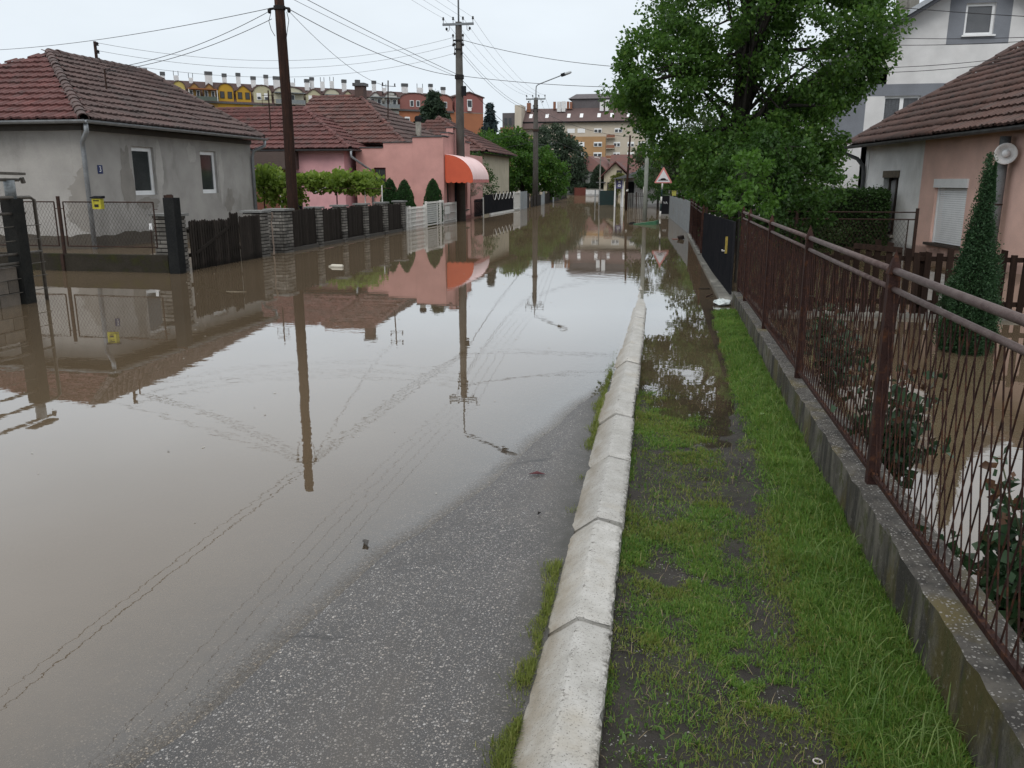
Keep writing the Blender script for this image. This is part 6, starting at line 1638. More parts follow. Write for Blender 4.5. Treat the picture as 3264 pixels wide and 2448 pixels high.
window(fh, 'y', 100, -1, -7.6, -7.0, .5, 1.6, -.01, .08, frame=M_BRWOOD)
MB().box(-8.9, -7.8, 99.6, 100.5, 1.55, 1.65).build('porch_roof', M_BROWNZ, fh)
lh = thing('long_house', 'long low house with brown tiled roof behind the far gabled house', 'house', (-4, 112, 0))
MB().box(-7.9, 0, 112, 120, -.4, 3.0).build('wall', M_WHITEPL, lh)
MB().add([(-8.4, 111.5, 2.9), (.5, 111.5, 2.9), (.5, 120.5, 2.9), (-8.4, 120.5, 2.9), (-8.4, 116, 5.2), (.5, 116, 5.2)], [(0, 1, 5, 4), (2, 3, 4, 5), (1, 2, 5), (3, 0, 4)]).build('roof', M_TILE_MIX, lh)
window(lh, 'y', 112, -1, -3.4, -2.4, 1.2, 2.4, .05, .1)
sh = thing('porch_house', 'white house with grey lean-to roof and purple poster by the thin pole', 'house', (-3.4, 60, 0))
MB().box(-3.35, 1.0, 60.5, 66, -.4, 2.15).build('wall', M_WHITEPL, sh)
MB().add([(-4.15, 58.6, 1.88), (-2.6, 58.6, 2.35), (-2.6, 66.2, 2.35), (-4.15, 66.2, 1.88), (-1.6, 58.6, 3.2), (-1.6, 66.2, 3.2), (1.2, 58.8, 2.2), (1.2, 66.2, 2.2)], [(0, 1, 2, 3), (1, 4, 5, 2), (4, 6, 7, 5), (0, 1, 4, 6)]).build('roof', mat('grey_sheet_roof', (.16, .17, .18), (.12, .125, .13)), sh)
for i, (xx, yy) in enumerate(((-3.95, 59.2), (-3.95, 60.2), (-3.55, 60.0), (-3.4, 59.2), (-3.2, 60.2))): MB().box(xx - .05, xx + .05, yy - .05, yy + .05, -.4, 1.95).build('porch_post', M_WHITE if i != 1 else M_BLACKM, sh)
MB().box(-3.34, -2.7, 60.40, 60.49, -.3, 1.7).build('door', M_BLACKM, sh)
ps = MB().box(-3.86, -3.46, 59.1, 59.13, 1.25, 1.80).build('poster', mat('poster_purple', (.11, .10, .24), (.09, .08, .20), 6, .5), sh)
MB().prism([(-3.74, 1.62), (-3.58, 1.62), (-3.58, 1.72), (-3.66, 1.76), (-3.74, 1.72)], 'y', 59.088, 59.098).build('poster_mark', M_WHITE, ps)
MB().prism([(-3.75, 1.36), (-3.57, 1.36), (-3.55, 1.45), (-3.60, 1.53), (-3.72, 1.53), (-3.77, 1.45)], 'y', 59.088, 59.098).build('poster_mark', M_WHITE, ps)
MB().prism([(-3.70, 1.41), (-3.62, 1.41), (-3.61, 1.46), (-3.71, 1.46)], 'y', 59.08, 59.087).build('poster_mark', mat('poster_purple', (.11, .10, .24)), ps)
wl = thing('slat_fence', 'grey slatted fence in the flood right of the thin pole', 'fence', (-2.2, 56, 0))
for i in range(12): MB().box(-2.95 + i * .115, -2.95 + i * .115 + .07, 57 - .05 * i, 57.02 - .05 * i, -.2, .98).build('slat', mat('grey_slat', (.14, .14, .135), (.10, .10, .095), 5, .8), wl)
MB().box(-2.98, -1.6, 57.03, 57.06, .75, .80).build('rail', M_IRON, wl)
MB().box(-2.32, -2.26, 55.0, 55.06, -.3, 1.06).build('post', M_IRON, wl)
dg = thing('dark_gate', 'dark green sheet gate left of the porch house', 'gate', (-5, 64, 0))
MB().box(-5.4, -4.3, 64, 64.05, -.2, 1.05).build('sheet_panel', M_DKGREEN, dg)
for xx in (-5.45, -4.25, -5.75): MB().box(xx - .04, xx + .04, 63.98, 64.07, -.3, 1.12).build('post', M_GREY_SHEET, dg)
rg = thing('red_gate', 'rust red metal gate at the far end of the street', 'gate', (-11, 105, 0))
MB().box(-12.0, -10.55, 105, 105.1, -.3, .95).build('sheet_panel', mat('rust_red', (.13, .035, .025), (.10, .03, .022), 4), rg)
MB().box(-12.1, -12.0, 104.95, 105.15, -.3, 1.05).build('post', M_IRON, rg)
ww = thing('white_wall', 'low white garden wall right of the rust red gate', 'wall', (-9.5, 104, 0))
MB().box(-10.5, -8.3, 104, 104.3, -.3, .75).build('wall_body', M_WHITEPL, ww)
MB().box(-10.55, -8.25, 103.95, 104.35, .75, .82).build('coping', M_CONC, ww)
shell_bush('columnar_cypress', 'dark columnar cypress before the far pale house', (-9.1, 106, 0), [(.9, 0), (1.0, 1.0), (.95, 2.2), (.7, 3.0), (.3, 3.5), (.02, 3.7)], leafmat('dark_evergreen', (.012, .026, .016), (.035, .06, .03)), 3000, .2, 95, cat='tree', jit=.05)
hedge('far_hedge', 'dark clipped hedge beside the columnar cypress', -11.2, -9.6, 107, 109, -.2, 1.35, leafmat('dark_evergreen', (.012, .026, .016), (.035, .06, .03)), 2500, .2, 96)
tree('yellow_shrub', 'yellowish green shrub before the far gabled house', (-5.6, 88, 0), [(-5.7, 88, 1.4, .75, .8, 1.0), (-5.3, 88, 2.1, .5, .5, .5)], leafmat('yellow_green_leaf', (.06, .075, .015), (.15, .165, .035), .35), 50, 45, .3, .16, (.06, 1), 97, limbs=5, cat='shrub')
tree('street_shrub', 'dark green shrub right of the slatted fence', (-.9, 54, 0), [(-1.0, 54, 1.7, .9, 1.2, 1.2), (-.3, 51, 1.6, .8, 1.2, 1.2), (.8, 52, 2.6, 1.2, 1.3, 1.4)], M_HEDGE, 110, 55, .36, .14, (.08, 1.3), 98, limbs=8, cat='shrub', group='dark shrubs by the slatted fence')
tree('street_shrub', 'dark green shrub hanging over the slatted fence from behind', (-1.9, 57.6, 0), [(-1.9, 57.5, 1.9, .7, 1.0, .7)], M_HEDGE, 30, 55, .36, .14, (.06, 1.3), 94, limbs=3, cat='shrub', group='dark shrubs by the slatted fence')
for lab, ee, sd_ in (('brownish bush at the very end of the flooded street', (-11.0, 146, 1.4, 2.0, 2, 1.6), 99), ('dark bush left of the street end before the birch', (-14, 140, 1.8, 3.2, 2, 2.2), 100), ('tall dark bush farthest left at the street end', (-18.6, 138, 2.7, 3.6, 2, 2.9), 101)):
    tree('end_bush', lab, (ee[0], ee[1], 0), [ee], leafmat('brown_green_leaf', (.022, .028, .014), (.055, .062, .03), .3), 60, 45, .8, .35, (.2, 1.2), sd_, limbs=3, cat='bush', group='bushes at the end of the street')
# ---------------------------------------------------------------- apartment block at the far end
ab = thing('apartment_block', 'ochre and cream apartment block with brown roof at the end of the street', 'apartment block', (-25, 255, 0))
YB = 250.0
M_OCHRE = mat('ochre_render', (.40, .245, .125), (.35, .215, .11), .6, .9, 0, 20, fine=.06)
M_CREAM = mat('cream_facade', (.52, .46, .38), (.46, .41, .34), .6, .9, 0, 20, fine=.06)
M_BRICKF = mat('brick_facade', (.26, .12, .075), (.22, .10, .065), .6, .9, 0, 20, fine=.08)
M_BROWNR = mat('brown_sheet_roof', (.125, .085, .08), (.105, .072, .07), .5, .8, 0, 6, fine=.12)
M_DKPANE = mat('far_pane', (.055, .06, .068), (.04, .045, .05), .8, .35)
MB().box(-44, -8, YB, YB + 14, -1, 18.4).build('wall', M_CREAM, ab)
MB().box(-28.9, -19.7, YB - 1.2, YB - .01, -1, 14.2).build('ochre_bay', M_OCHRE, ab)
MB().box(-50.5, -46.0, YB - 2, YB + 12, -1, 17.0).build('brick_wing', M_BRICKF, ab)
MB().box(-45.98, -44.01, YB - 3, YB + 4, -1, 23.0).build('stair_tower', M_CREAM, ab)
MB().box(-49.9, -46.02, YB - 1.5, YB + 12, 17.002, 21.0).build('attic', mat('slate_attic', (.12, .11, .115), (.10, .09, .095), 1, .8), ab)
rA = MB().add([(-46, YB - .8, 18.3), (-7.4, YB - .8, 18.3), (-7.4, YB + 14.8, 18.3), (-46, YB + 14.8, 18.3), (-43.8, YB + 5.5, 22.6), (-7.4, YB + 5.5, 22.6)], [(0, 1, 5, 4), (2, 3, 4, 5), (1, 2, 5), (3, 0, 4)]).build('roof', M_BROWNR, ab)
MB().add([(-47, YB - 1.8, 16.5), (-38, YB - 1.8, 16.5), (-38, YB - .82, 18.4), (-47, YB - .82, 18.4)], [(0, 1, 2, 3)]).build('roof_apron', M_BROWNR, rA)
MB().box(-30.5, -9, YB + 5.6, YB + 12, 22.6, 25.4).build('penthouse', mat('slate_attic', (.12, .11, .115)), rA)
MB().add([(-31.5, YB + 5.0, 25.2), (-8, YB + 5.0, 25.2), (-8, YB + 12.5, 25.2), (-31.5, YB + 12.5, 25.2), (-29.5, YB + 8.5, 26.8), (-8, YB + 8.5, 26.8)], [(0, 1, 5, 4), (2, 3, 4, 5), (3, 0, 4), (1, 2, 5)]).build('penthouse_roof', mat('slate_attic', (.12, .11, .115)), rA)
MB().box(-46.2, -7.3, YB - 1.1, YB - .83, 18.15, 18.5).build('eave_gutter', M_BLACKM, rA)
for xx in (-42.5, -37.7, -31.3, -27.6, -22.5, -18.8, -14): # roof windows
    f = .45; y_ = YB - .8 + 6.3 * f; z_ = 18.3 + 4.3 * f
    w = MB().add([(xx, y_ - .9, z_ - .68), (xx + .95, y_ - .9, z_ - .68), (xx + .95, y_ + .5, z_ + .5), (xx, y_ + .5, z_ + .5)], [(0, 1, 2, 3)]).build('roof_window', M_WHITE, rA)
    w.location.z += .12
for (xx, h_) in ((-34.5, 1.7), (-33.2, 1.8), (-22.0, 1.4), (-20.4, 2.0), (-43.5, 1.5)): MB().box(xx, xx + 1.1, YB + 3.2, YB + 4.2, 21.5, 22.6 + h_).build('chimney', M_WHITEPL if xx > -40 else M_BRICKF, rA)
for (xx, h_) in ((-35.8, 1.0), (-31.8, 1.0), (-30.9, .9), (-41.3, 1.2)): MB().box(xx, xx + .7, YB + 4.2, YB + 5.0, 22.3, 23.4 + h_).build('chimney', M_BRICKF, rA)
rwin = random.Random(9)
def fwin(x, z, w, h, y, parent=ab):
    o = MB().box(x, x + w, y - .12, y - .002, z, z + h).build('window', M_WHITE, parent)
    sh_ = rwin.choice((.3, .3, .45, .95, .3)); n = 2
    if sh_ < .9:
        for i in range(n): MB().box(x + .12 + i * w / n, x + (i + 1) * w / n - .12, y - .135, y - .122, z + .12, z + h * (1 - sh_)).build('pane', M_DKPANE, o)
for fl_ in range(5):
    z_ = 12.0 - 2.9 * fl_ + .0
    for xx in (-28.2, -23.1): fwin(xx, z_ - .6, 2.4, 1.3, YB - 1.2)
    for xx in (-42.3, -39.5, -36.0, -33.5, -17.5, -13.5, -10.5): fwin(xx, z_ - .6, 1.9, 1.3, YB)
for xx in (-34.3, -31.0, -28.0, -23.2, -17.3, -12): fwin(xx, 15.3, 2.2, 1.2, YB)
for (xx, w) in ((-31.5, 2.4), (-19.5, 2.4), (-43.5, 2.6)):
    for fl_ in range(5):
        z_ = 10.8 - 2.9 * fl_ + 2.9
        MB().box(xx, xx + w, YB - 1.4, YB - .01, z_, z_ + .14).build('balcony_slab', M_CREAM, ab)
        MB().box(xx, xx + w, YB - 1.4, YB - 1.32, z_ + .145, z_ + 1.0).build('balcony_front', M_OCHRE if xx < -40 else M_BRICKF, ab)
for xx in (-49.3, -48.0): MB().box(xx, xx + .8, YB - 1.62, YB - 1.502, 17.6, 19.6).build('window', M_DKPANE, ab)
# ---------------------------------------------------------------- row of colourful mansard houses behind the left roofs
ROW0, ROW1 = Vector((-95.2, 134.3, 0)), Vector((-39.95, 178.5, 0))     # line of the street fronts
rdir = (ROW1 - ROW0).normalized(); rnrm = Vector((rdir.y, -rdir.x, 0))
RL = (ROW1 - ROW0).length; ROWZ = 7.4        # three lower storeys stand hidden behind the near roofs
def rp_(s, o, z): p = ROW0 + rdir * s + rnrm * o; return Vector((p.x, p.y, z + ROWZ if z > 0 else z))
def rbox(mb, s0, s1, o0, o1, z0, z1):
    a = [rp_(s0, o0, z0), rp_(s1, o0, z0), rp_(s1, o1, z0), rp_(s0, o1, z0), rp_(s0, o0, z1), rp_(s1, o0, z1), rp_(s1, o1, z1), rp_(s0, o1, z1)]
    return mb.add(a, [(0, 3, 2, 1), (4, 5, 6, 7), (0, 1, 5, 4), (1, 2, 6, 5), (2, 3, 7, 6), (3, 0, 4, 7)])
def rprism(mb, poly, o0, o1):
    n = len(poly)
    return mb.add([rp_(s, o0, z) for s, z in poly] + [rp_(s, o1, z) for s, z in poly], [tuple(range(n)), tuple(range(2 * n - 1, n - 1, -1))] + [(i, n + i, n + (i + 1) % n, (i + 1) % n) for i in range(n)])
FC = dict(yellow=((.50, .40, .13), 'pale yellow'), orange=((.33, .20, .07), 'dull orange'), ochre=((.46, .27, .035), 'strong ochre'), cream=((.47, .44, .30), 'cream'), cream2=((.50, .47, .36), 'pale cream'), white=((.52, .51, .47), 'white'), rose=((.27, .115, .10), 'dusky red'), rose2=((.30, .125, .10), 'brick red'), endp=((.28, .11, .10), 'plum red'))
M_LOWER = mat('orange_facade', (.36, .145, .075), (.32, .13, .07), .8, .9, 0, 20, fine=.06)
M_MANS = mat('mansard_tile', (.105, .066, .060), (.082, .055, .052), 1.0, .85, 0, 8, fine=.15)
rr2 = random.Random(21)
units = [(-8, 7.0, 'yellow', 'rpr'), (7.0, 12.2, 'yellow', 'pr'), (12.2, 17.3, 'orange', 'pp'), (17.3, 23.5, 'ochre', 'rp'), (23.5, 27.2, 'cream', 'r'), (27.2, 33.2, 'cream2', 'rb'), (33.2, 36.7, 'cream', 'p'), (36.7, 40.2, 'cream2', 'r'), (40.2, 45.6, 'cream', 'pp'), (45.6, 52.0, 'white', 'pr'), (52.0, 58.8, 'rose', 'r'), (58.8, 63.9, 'rose2', 'r'), (63.9, RL, 'endp', 'p')]
desc = ['pale yellow row house at the far left edge behind the grey house roof', 'pale yellow row house with two dormers right above the grey house roof', 'dull orange row house with two gables and a roofed balcony', 'strong ochre row house with a round and a pointed gable', 'cream row house with round gable next to the ochre one', 'pale cream row house with grey balcony beside the wooden pole', 'cream row house with one pointed dormer right of the wooden pole', 'pale cream row house with one round dormer left of the brown chimney', 'cream row house with twin pointed dormers behind the brown chimney', 'white row house with two dormers and a grey balcony', 'dusky red row house with curved gable left of the dark evergreen', 'brick red row house with curved gable behind the dark evergreen', 'plum red end house of the row with pointed gable and air conditioner']
for (s0, s1, key, shp), lab in zip(units, desc):
    colr, nm = FC[key]
    mW = mat('facade_' + key, colr, tuple(q * .9 for q in colr), .7, .9, 0, 20, fine=.06)
    c = rp_((s0 + s1) / 2, 0, 0)
    t = thing('row_house', lab, 'row house', c, 'colourful row houses behind the left roofs')
    rbox(MB(), s0 + .01, s1 - .01, -8, 0, -1, 8.2).build('wall', M_LOWER if 'rose' in key or key == 'endp' else mW, t)
    mb = MB()
    ztop, zb = 11.9, 8.2
    if key == 'endp':
        rprism(MB(), [(s0 + .4, 8.202), (s1 - .01, 8.202), (s1 - .01, 11.2), ((s0 + s1) / 2 + .2, 12.1), (s0 + .4, 11.2)], -7.5, .0).build('gable', mW, t)
        rprism(MB(), [(s0 + .2, 11.15), ((s0 + s1) / 2 + .2, 12.15), (s1 + .25, 11.15), (s1 + .25, 11.35), ((s0 + s1) / 2 + .2, 12.38), (s0 + .2, 11.35)], -7.5, .25).build('roof', M_MANS, t)
        w = rbox(MB(), (s0 + s1) / 2 - .3, (s0 + s1) / 2 + .8, .002, .10, 9.2, 10.8).build('window', M_WHITE, t); rbox(MB(), (s0 + s1) / 2 - .2, (s0 + s1) / 2 + .7, .102, .12, 9.3, 10.6).build('pane', M_DKPANE, w)
        rbox(MB(), (s0 + s1) / 2 - .3, (s0 + s1) / 2 + .45, .12, .5, 8.5, 9.15).build('air_conditioner', M_WHITE, t)
        rbox(MB(), s0 + .5, s1, .0, .04, 8.1, 8.22).build('string_course', M_CONC, t)
    else:
        a, b, c_, d = rp_(s0, .3, zb), rp_(s1, .3, zb), rp_(s1, -3.0, ztop), rp_(s0, -3.0, ztop)
        e_, f_ = rp_(s1, -8, zb), rp_(s0, -8, zb)
        rt = MB().add([a, b, c_, d, e_, f_], [(0, 1, 2, 3), (3, 2, 4, 5), (1, 4, 2), (0, 3, 5)]).build('roof', M_MANS, t)
        rbox(MB(), s0, s1, .02, .35, 8.0, 8.22).build('cornice', M_BROWNZ, t)
        n = len(shp.replace('b', ''))
        wd = (s1 - s0) / n
        for i, k in enumerate(shp.replace('b', '')):
            p, q = s0 + i * wd + .25, s0 + (i + 1) * wd - .25
            m_ = (p + q) / 2; hw = (q - p) / 2
            if k == 'r': pl = [(p, 8.25), (q, 8.25), (q, 10.3)] + [(m_ + hw * math.cos(u_) , 10.3 + 1.15 * math.sin(u_)) for u_ in np.linspace(.12, math.pi - .12, 9)] + [(p, 10.3)]
            else: pl = [(p, 8.25), (q, 8.25), (q, 10.2), (m_ + hw * .4, 10.9), (m_, 11.25), (m_ - hw * .4, 10.9), (p, 10.2)]
            g_ = rprism(MB(), pl, -2.6, .1).build('dormer', mW, t)
            top = pl[2:]
            mb = MB(); n_ = len(top)
            mb.add([rp_(s, .25, z) for s, z in top] + [rp_(s, -2.6, z + .02) for s, z in top] + [rp_(s + (.1 if s > m_ else -.1), .25, z + .16) for s, z in top] + [rp_(s, -2.6, z + .18) for s, z in top],
                   [(j, j + 1, n_ + j + 1, n_ + j) for j in range(n_ - 1)] + [(2 * n_ + j, 3 * n_ + j, 3 * n_ + j + 1, 2 * n_ + j + 1) for j in range(n_ - 1)] + [(j, 2 * n_ + j, 2 * n_ + j + 1, j + 1) for j in range(n_ - 1)])
            mb.build('dormer_roof', M_MANS, g_)
            nw = 2 if hw > 1.0 else 1
            for j in range(nw):
                ww_ = min(.8, hw * .6); xw = m_ + (j - (nw - 1) / 2) * (ww_ + .55) - ww_ / 2
                w = rbox(MB(), xw, xw + ww_, .102, .17, 8.9, 10.1).build('window', M_WHITE if 'ochre' not in key else M_BRWOOD, g_)
                rbox(MB(), xw + .1, xw + ww_ - .1, .172, .19, 9.0, 9.45 if key == 'cream' else 10.0).build('pane', M_DKPANE, g_)
        if key == 'orange':
            rbox(MB(), s0 + .1, s1 - .1, .1, 1.3, 10.15, 10.35).build('balcony_roof', mat('rust_awning', (.30, .12, .05)), t)
            rbox(MB(), s0 + .1, s1 - .1, 1.2, 1.28, 8.25, 9.0).build('balcony_front', mat('murky_glass', (.10, .12, .10), (.08, .10, .085), 2), t)
            for ss in (s0 + .15, s1 - .15): rbox(MB(), ss - .06, ss + .06, 1.18, 1.3, 8.25, 10.15).build('balcony_post', M_WHITEMETAL, t)
        if key in ('white', 'cream2'):
            rbox(MB(), s0 + .3, s1 - .2, .1, 1.1, 8.25, 8.4).build('balcony_slab', M_CONC, t); rbox(MB(), s0 + .3, s1 - .2, 1.02, 1.1, 8.4, 9.1).build('balcony_front', mat('grey_balcony', (.22, .24, .25)), t)
            rbox(MB(), s0 + .3, s1 - .2, .1, 1.3, 10.25, 10.4).build('balcony_roof', mat('grey_balcony', (.22, .24, .25)), t)
        for zz in (6.2, 3.3):
            for j in range(2):
                ss = s0 + (j + .5) * (s1 - s0) / 2
                w = rbox(MB(), ss - .55, ss + .55, .002, .07, zz - .7, zz + .7).build('window', M_WHITE, t); rbox(MB(), ss - .45, ss + .45, .072, .09, zz - .6, zz + .4).build('pane', M_DKPANE, w)
        rt2 = rt
        ncw = max(2, int((s1 - s0) / 2.4))
        for j in range(ncw):
            ss = s0 + (j + .5 + rr2.uniform(-.25, .25)) * (s1 - s0) / ncw; w_c = rr2.choice((.7, .8, 1.2)); hh = rr2.uniform(.5, 1.3); oo = rr2.uniform(-2.9, -1.6)
            zc = 11.2
            cc = rbox(MB(), ss - w_c / 2, ss + w_c / 2, oo - .5, oo, zc, ztop + hh).build('chimney', M_WHITEPL, t)
            kind = rr2.random()
            if kind < .6: rbox(MB(), ss - w_c / 2 - .06, ss + w_c / 2 + .06, oo - .56, oo + .06, ztop + hh, ztop + hh + .6).build('chimney_cowl', M_BROWNZ, cc)
            else:
                for sg_ in (-1, 1): rbox(MB(), ss + sg_ * w_c / 2 - .04, ss + sg_ * w_c / 2 + .04, oo - .3, oo - .2, ztop + hh, ztop + hh + .8).build('chimney_cowl', M_BLACKM, cc)
# ---------------------------------------------------------------- wires
M_WIRE = mat('black_cable', (.018, .018, .02), (.025, .025, .028), 3, .6)
M_WIREG = mat('bare_wire', (.16, .165, .17), (.13, .135, .14), 3, .5)
def wire(label, a, b, sag=.3, rad=.009, m=None, n=22, group=None):
    a, b = Vector(a), Vector(b)
    pts = [a.lerp(b, i / n) - Vector((0, 0, sag * 4 * (i / n) * (1 - i / n))) for i in range(n + 1)]
    o = MB().tube(pts, rad, 4, cap=False).build('cable' if m is None else 'power_line', m or M_WIRE)
    return tag(o, label, 'cable', group)
T = Vector((-9.76, 20.6, 5.9)); P1T = Vector((-9.33, 36.9, 8.45)); P1C = Vector((-9.33, 36.85, 6.15)); P2T = Vector((-10.15, 62.9, 7.76))
wire('dark cable from the wooden pole to beyond the far left edge', T + Vector((-.2, 0, 0)), (-26, 30.1, 6.71), .15, .008)
wire('upper of two cables from the wooden pole down to the grey house roof', T + Vector((-.2, 0, -.05)), (-16.6, 23.2, 4.95), .22, .008)
wire('lower of two cables from the wooden pole down to the grey house roof', T + Vector((-.2, 0, -.25)), (-16.6, 23.2, 4.88), .20, .008)
wire('dark cable from the wooden pole to the nearer concrete pole', T + Vector((.2, 0, 0)), P1C, .30, .010)
wire('thin cable sagging below it from the wooden pole to the shop roof mast', T + Vector((.2, 0, -.02)), (-13.45, 39.5, 6.1), .35, .008)
wire('heavy cable coming from overhead behind us to the nearer concrete pole', (-12.5, 6.0, 8.35), P1C + Vector((0, 0, .05)), .25, .010)
wire('second heavy cable beside it from overhead to the nearer concrete pole', (-12.7, 6.0, 8.30), P1C + Vector((0, 0, -.05)), .32, .007)
for i in range(4):
    x_ = -.65 + i * .433
    wire('bare power line, %s of four running from the nearer pole overhead' % ('leftmost', 'second from left', 'third from left', 'rightmost')[i], (-9.2 + x_, -2, 9.2), P1T + Vector((x_, 0, .05)), .55, .005, M_WIREG, 26, 'bare power lines along the street')
    wire('bare power line, %s of four between the two concrete poles' % ('leftmost', 'second from left', 'third from left', 'rightmost')[i], P1T + Vector((x_, 0, .05)), P2T + Vector((x_, 0, .05)), .55, .006, M_WIREG, 22, 'bare power lines along the street')
    wire('bare power line, %s of four past the farther pole' % ('leftmost', 'second from left', 'third from left', 'rightmost')[i], P2T + Vector((x_, 0, .05)), (-14.5 + x_, 108, 7.8), .6, .008, M_WIREG, 18, 'bare power lines along the street')
for i, (z1, z2) in enumerate(((7.35, 6.9), (7.2, 6.75))):
    wire(('upper' if i == 0 else 'lower') + ' bundled line slung between the two concrete poles', (-9.33, 36.9, z1), (-10.15, 62.9, z2), .6, .009)
wire('upper cable from the nearer concrete pole into the crown of the big tree', (-9.1, 36.9, 7.6), (6.3, 29.6, 5.6), .75, .010)
wire('lower cable from the nearer concrete pole into the crown of the big tree', (-9.1, 36.9, 6.15), (6.3, 29.8, 5.0), .40, .010)
for i, (za, zb, lab) in enumerate(((6.3, 7.75, 'topmost of three'), (6.05, 7.45, 'middle one of three'), (5.75, 7.1, 'lowest of three'))):
    wire(lab + ' thin wires from the grey house mast to the nearer concrete pole', (-19.4, 26.9, za), (-9.45, 36.9, zb), .75, .006, M_WIREG, 22, 'wires from the grey house mast')
wire('cable from the nearer concrete pole down to the cream house roof', (-9.33, 37.0, 6.0), (-13, 52.5, 5.0), .2, .010)
wire('slack cable from the nearer concrete pole towards the far poles', (-9.3, 37.0, 6.1), (-13.5, 100, 6.2), 1.3, .016)
wire('cable from the farther concrete pole across to the far right houses', (-10.1, 62.9, 6.9), (-2.66, 52, 4.3), .35, .012)
wire('second cable from the farther concrete pole across to the far right', (-10.1, 62.9, 5.4), (-6.6, 78, 3.9), .3, .012)
wire('cable from the farther concrete pole to the left gardens', (-10.2, 62.9, 5.4), (-27, 80, 4.6), .4, .013)
wire('lower cable from the farther concrete pole to the left gardens', (-10.2, 62.9, 4.6), (-27, 80, 3.9), .4, .013)
WR = Vector((7.9, 22.5, 5.45))
wire('uppermost wire crossing the white gable from the tree to the right edge', (2.5, 26.5, 6.95), (10.5, 23.0, 5.35), .12, .009)
wire('second wire crossing the white gable below the attic window', (4.5, 28.5, 6.1), (10.5, 23.0, 5.15), .15, .008)
wire('third wire crossing the white gable below the attic window', (4.5, 28.5, 5.85), (10.5, 23.0, 5.12), .15, .008)
wire('upper sagging wire under the attic window of the white house', (4.5, 28.5, 5.15), (10.5, 23.0, 5.0), .22, .008)
wire('lower sagging wire under the attic window of the white house', (4.5, 28.5, 5.02), (10.5, 23.0, 4.95), .25, .008)
# ---------------------------------------------------------------- floating things and litter
fm = thing('foam_bottle', 'pale plastic bottle floating on the flood before the brick pillars', 'bottle', (-6.84, 16.44, 0))
MB().tube([(-6.98, 16.46, .01), (-6.95, 16.455, .015), (-6.72, 16.42, .015), (-6.70, 16.418, .014)], [.03, .045, .045, .035], 10).build('body', mat('pale_plastic', (.55, .53, .46), (.48, .45, .38)), fm, smooth=True)
MB().tube([(-7.03, 16.467, .01), (-6.98, 16.46, .01)], .015, 8).build('neck', mat('pale_plastic', (.55, .53, .46)), fm)
tw = MB().tube([(-7.10, 12.40, .002), (-7.0, 12.36, .006), (-6.88, 12.37, .004), (-6.74, 12.40, .002)], [.003, .004, .004, .002], 5).build('floating_twig', mat('pale_twig', (.30, .26, .20)))
tag(tw, 'thin pale twig floating on the brown water before the gate', 'twig')
pb = MB(); rq = random.Random(3)
c = Vector((.76, 12.36, .05)); n1, n2 = 10, 7
vs = []
for i in range(n2):
    for j in range(n1):
        a = 2 * math.pi * j / n1; f = math.sin(math.pi * (i + .4) / n2) * rq.uniform(.6, 1.2)
        vs.append(c + Vector((math.cos(a) * .13 * f, math.sin(a) * .17 * f, .09 * (i / (n2 - 1)) - .06 + rq.uniform(-.02, .02))))
fs = [(i * n1 + j, i * n1 + (j + 1) % n1, (i + 1) * n1 + (j + 1) % n1, (i + 1) * n1 + j) for i in range(n2 - 1) for j in range(n1)] + [tuple((n2 - 1) * n1 + j for j in range(n1))]
tag(pb.add(vs, fs).build('plastic_bag', mat('white_bag', (.62, .66, .66), (.42, .47, .47), 14, .5)), 'crumpled white plastic bag at the end of the low fence wall', 'bag')
tag(MB().obox((.58, 14.15, .0), (.9, .3, 0), (-.3, .9, 0), (0, 0, 1), .09, .025, .01).build('floating_plank', M_DARKWOOD), 'short dark plank floating by the black gate threshold', 'plank')
tag(MB().obox((.62, 13.2, .02), (.5, .8, .1), (-.8, .5, 0), (0, 0, 1), .10, .008, .008).build('floating_stick', M_IRON), 'dark stick lying at the water edge near the white bag', 'stick')
bx_ = thing('floating_box', 'small dark box with reddish side floating by the grey metal sheets', 'box', (.26, 26.4, 0))
MB().obox((.30, 26.4, .06), (1, .8, .35), (-.8, 1, 0), (-.28, -.22, 1), .07, .07, .06).build('body', mat('wet_cardboard', (.035, .025, .022)), bx_)
MB().obox((.14, 26.45, .01), (1, .1, 0), (-.1, 1, 0), (0, 0, 1), .10, .06, .008).build('flap', mat('pink_card', (.30, .15, .12)), bx_)
def leaf_obj(label, x, y, z, s, ang, colr):
    d = Vector((math.cos(ang), math.sin(ang), 0)); w = Vector((-d.y, d.x, 0)); c = Vector((x, y, z + .006))
    o = MB().add([c - d * s, c + w * s * .4 + Vector((0, 0, .012)), c + d * s, c - w * s * .4 + Vector((0, 0, .012)), c - d * s * .1], [(0, 4, 1), (4, 2, 1), (0, 3, 4), (4, 3, 2)]).build('fallen_leaf', mat('leaf_%d' % int(colr[0] * 1000), colr))
    return tag(o, label, 'leaf')
leaf_obj('dark red leaf lying on the wet asphalt near the kerb', -.735, 4.70, float(road_z(np.array(-.735), np.array(4.7))), .055, .15, (.10, .03, .035))
leaf_obj('grey stick-like leaf at the edge of the shallow water', -1.42, 3.6, 0.003, .045, -1.0, (.07, .065, .06))
leaf_obj('small dark leaf on the asphalt below the red one', -.62, 4.05, float(road_z(np.array(-.62), np.array(4.05))), .02, 1.2, (.02, .018, .016))
leaf_obj('pale round leaf lying in the grass by the wall', .72, 6.1, .075, .045, .6, (.25, .33, .18))
ring = MB(); cc = Vector((.50, 2.27, float(verge_z(np.array(.5), np.array(2.27))) + .008))
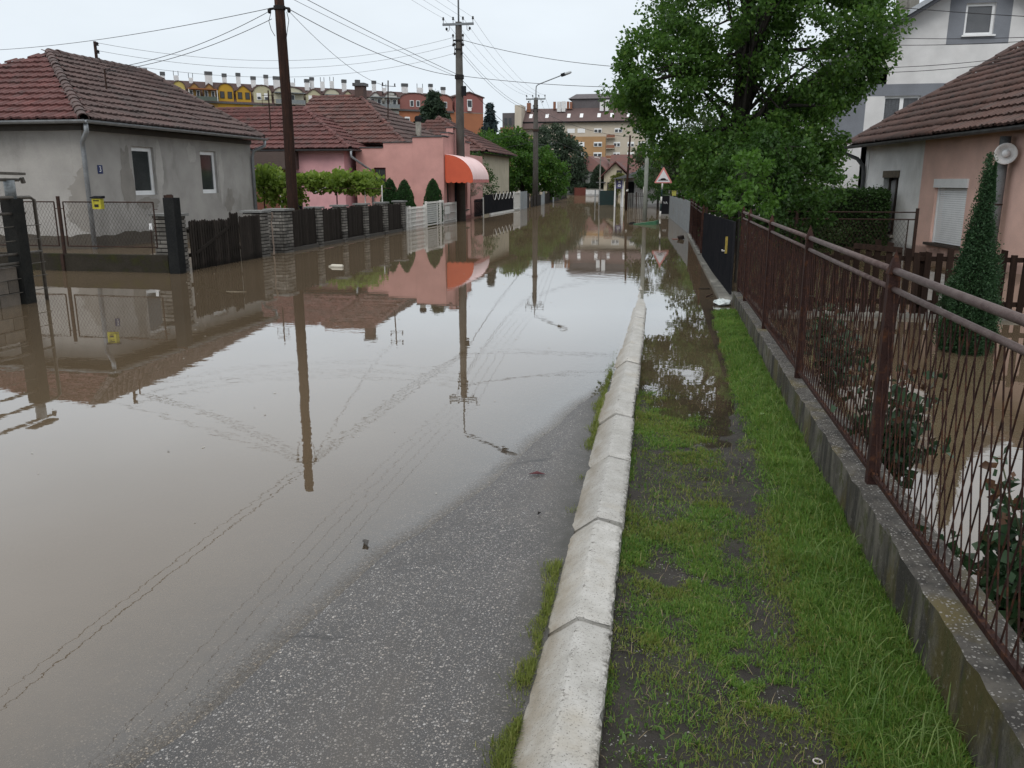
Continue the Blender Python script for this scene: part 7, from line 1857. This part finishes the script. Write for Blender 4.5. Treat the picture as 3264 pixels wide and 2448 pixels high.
ring.tube([cc + Vector((math.cos(a) * .013, math.sin(a) * .009, .002 * math.sin(a))) for a in np.linspace(0, 6.2832, 17)], .0028, 6, cap=False)
tag(ring.build('can_tab', mat('aluminium', (.55, .5, .48), None, 5, .35, metal=.6)), 'metal can pull tab lying on the bare soil patch', 'can tab')
rs_ = random.Random(14)
peb = MB()
for i in range(240):
    x = rs_.uniform(-.1, .62); y = 1.5 * math.exp(rs_.random() * 1.1)
    if rs_.random() > (1.0 if (abs(x - .38) < .28 and y < 2.7) or x < .06 else .25): continue
    z = float(verge_z(np.array(x), np.array(y))); s = rs_.uniform(.002, .0065)
    vs = [(x + s * q[0] * rs_.uniform(.7, 1.3), y + s * q[1] * rs_.uniform(.7, 1.3), z + s * .5 * q[2] + .001) for q in ((1, 0, 0), (-1, 0, 0), (0, 1, 0), (0, -1, 0), (0, 0, 1.1), (0, 0, -1))]
    peb.add(vs, [(0, 2, 4), (2, 1, 4), (1, 3, 4), (3, 0, 4), (2, 0, 5), (1, 2, 5), (3, 1, 5), (0, 3, 5)])
tag(peb.build('gravel', mat('pale_gravel', (.36, .35, .33), (.16, .155, .15), 60, .7, island=.4), kind='stuff'), 'pale gravel bits scattered over the bare soil of the verge', 'gravel')

# flecks of foam, seed husks and leaf bits drifting on the flood
rs2 = random.Random(31); fk = MB()
for i in range(95):
    y = 3.0 * math.exp(rs2.random() * 1.9); x = rs2.uniform(-9, -.6)
    if float(ground_z(np.array([x]), np.array([y]))[0]) > -.015: continue
    s = rs2.uniform(.002, .007) * (1 + y / 22); a = rs2.uniform(0, 3.14); q = rs2.uniform(1, 2.6)
    d1 = Vector((math.cos(a), math.sin(a), 0)) * s * q; d2 = Vector((-math.sin(a), math.cos(a), 0)) * s; c = Vector((x, y, .0035))
    fk.add([c - d1, c - d2 * .8, c + d1, c + d2, c + Vector((0, 0, s * .35))], [(0, 1, 4), (1, 2, 4), (2, 3, 4), (3, 0, 4)])
tag(fk.build('floating_flecks', mat('drift_flecks', (.40, .38, .34), (.22, .20, .17), 9, .7, island=.5), kind='stuff'), 'tiny flecks of foam and leaf bits drifting on the flood water', 'debris')
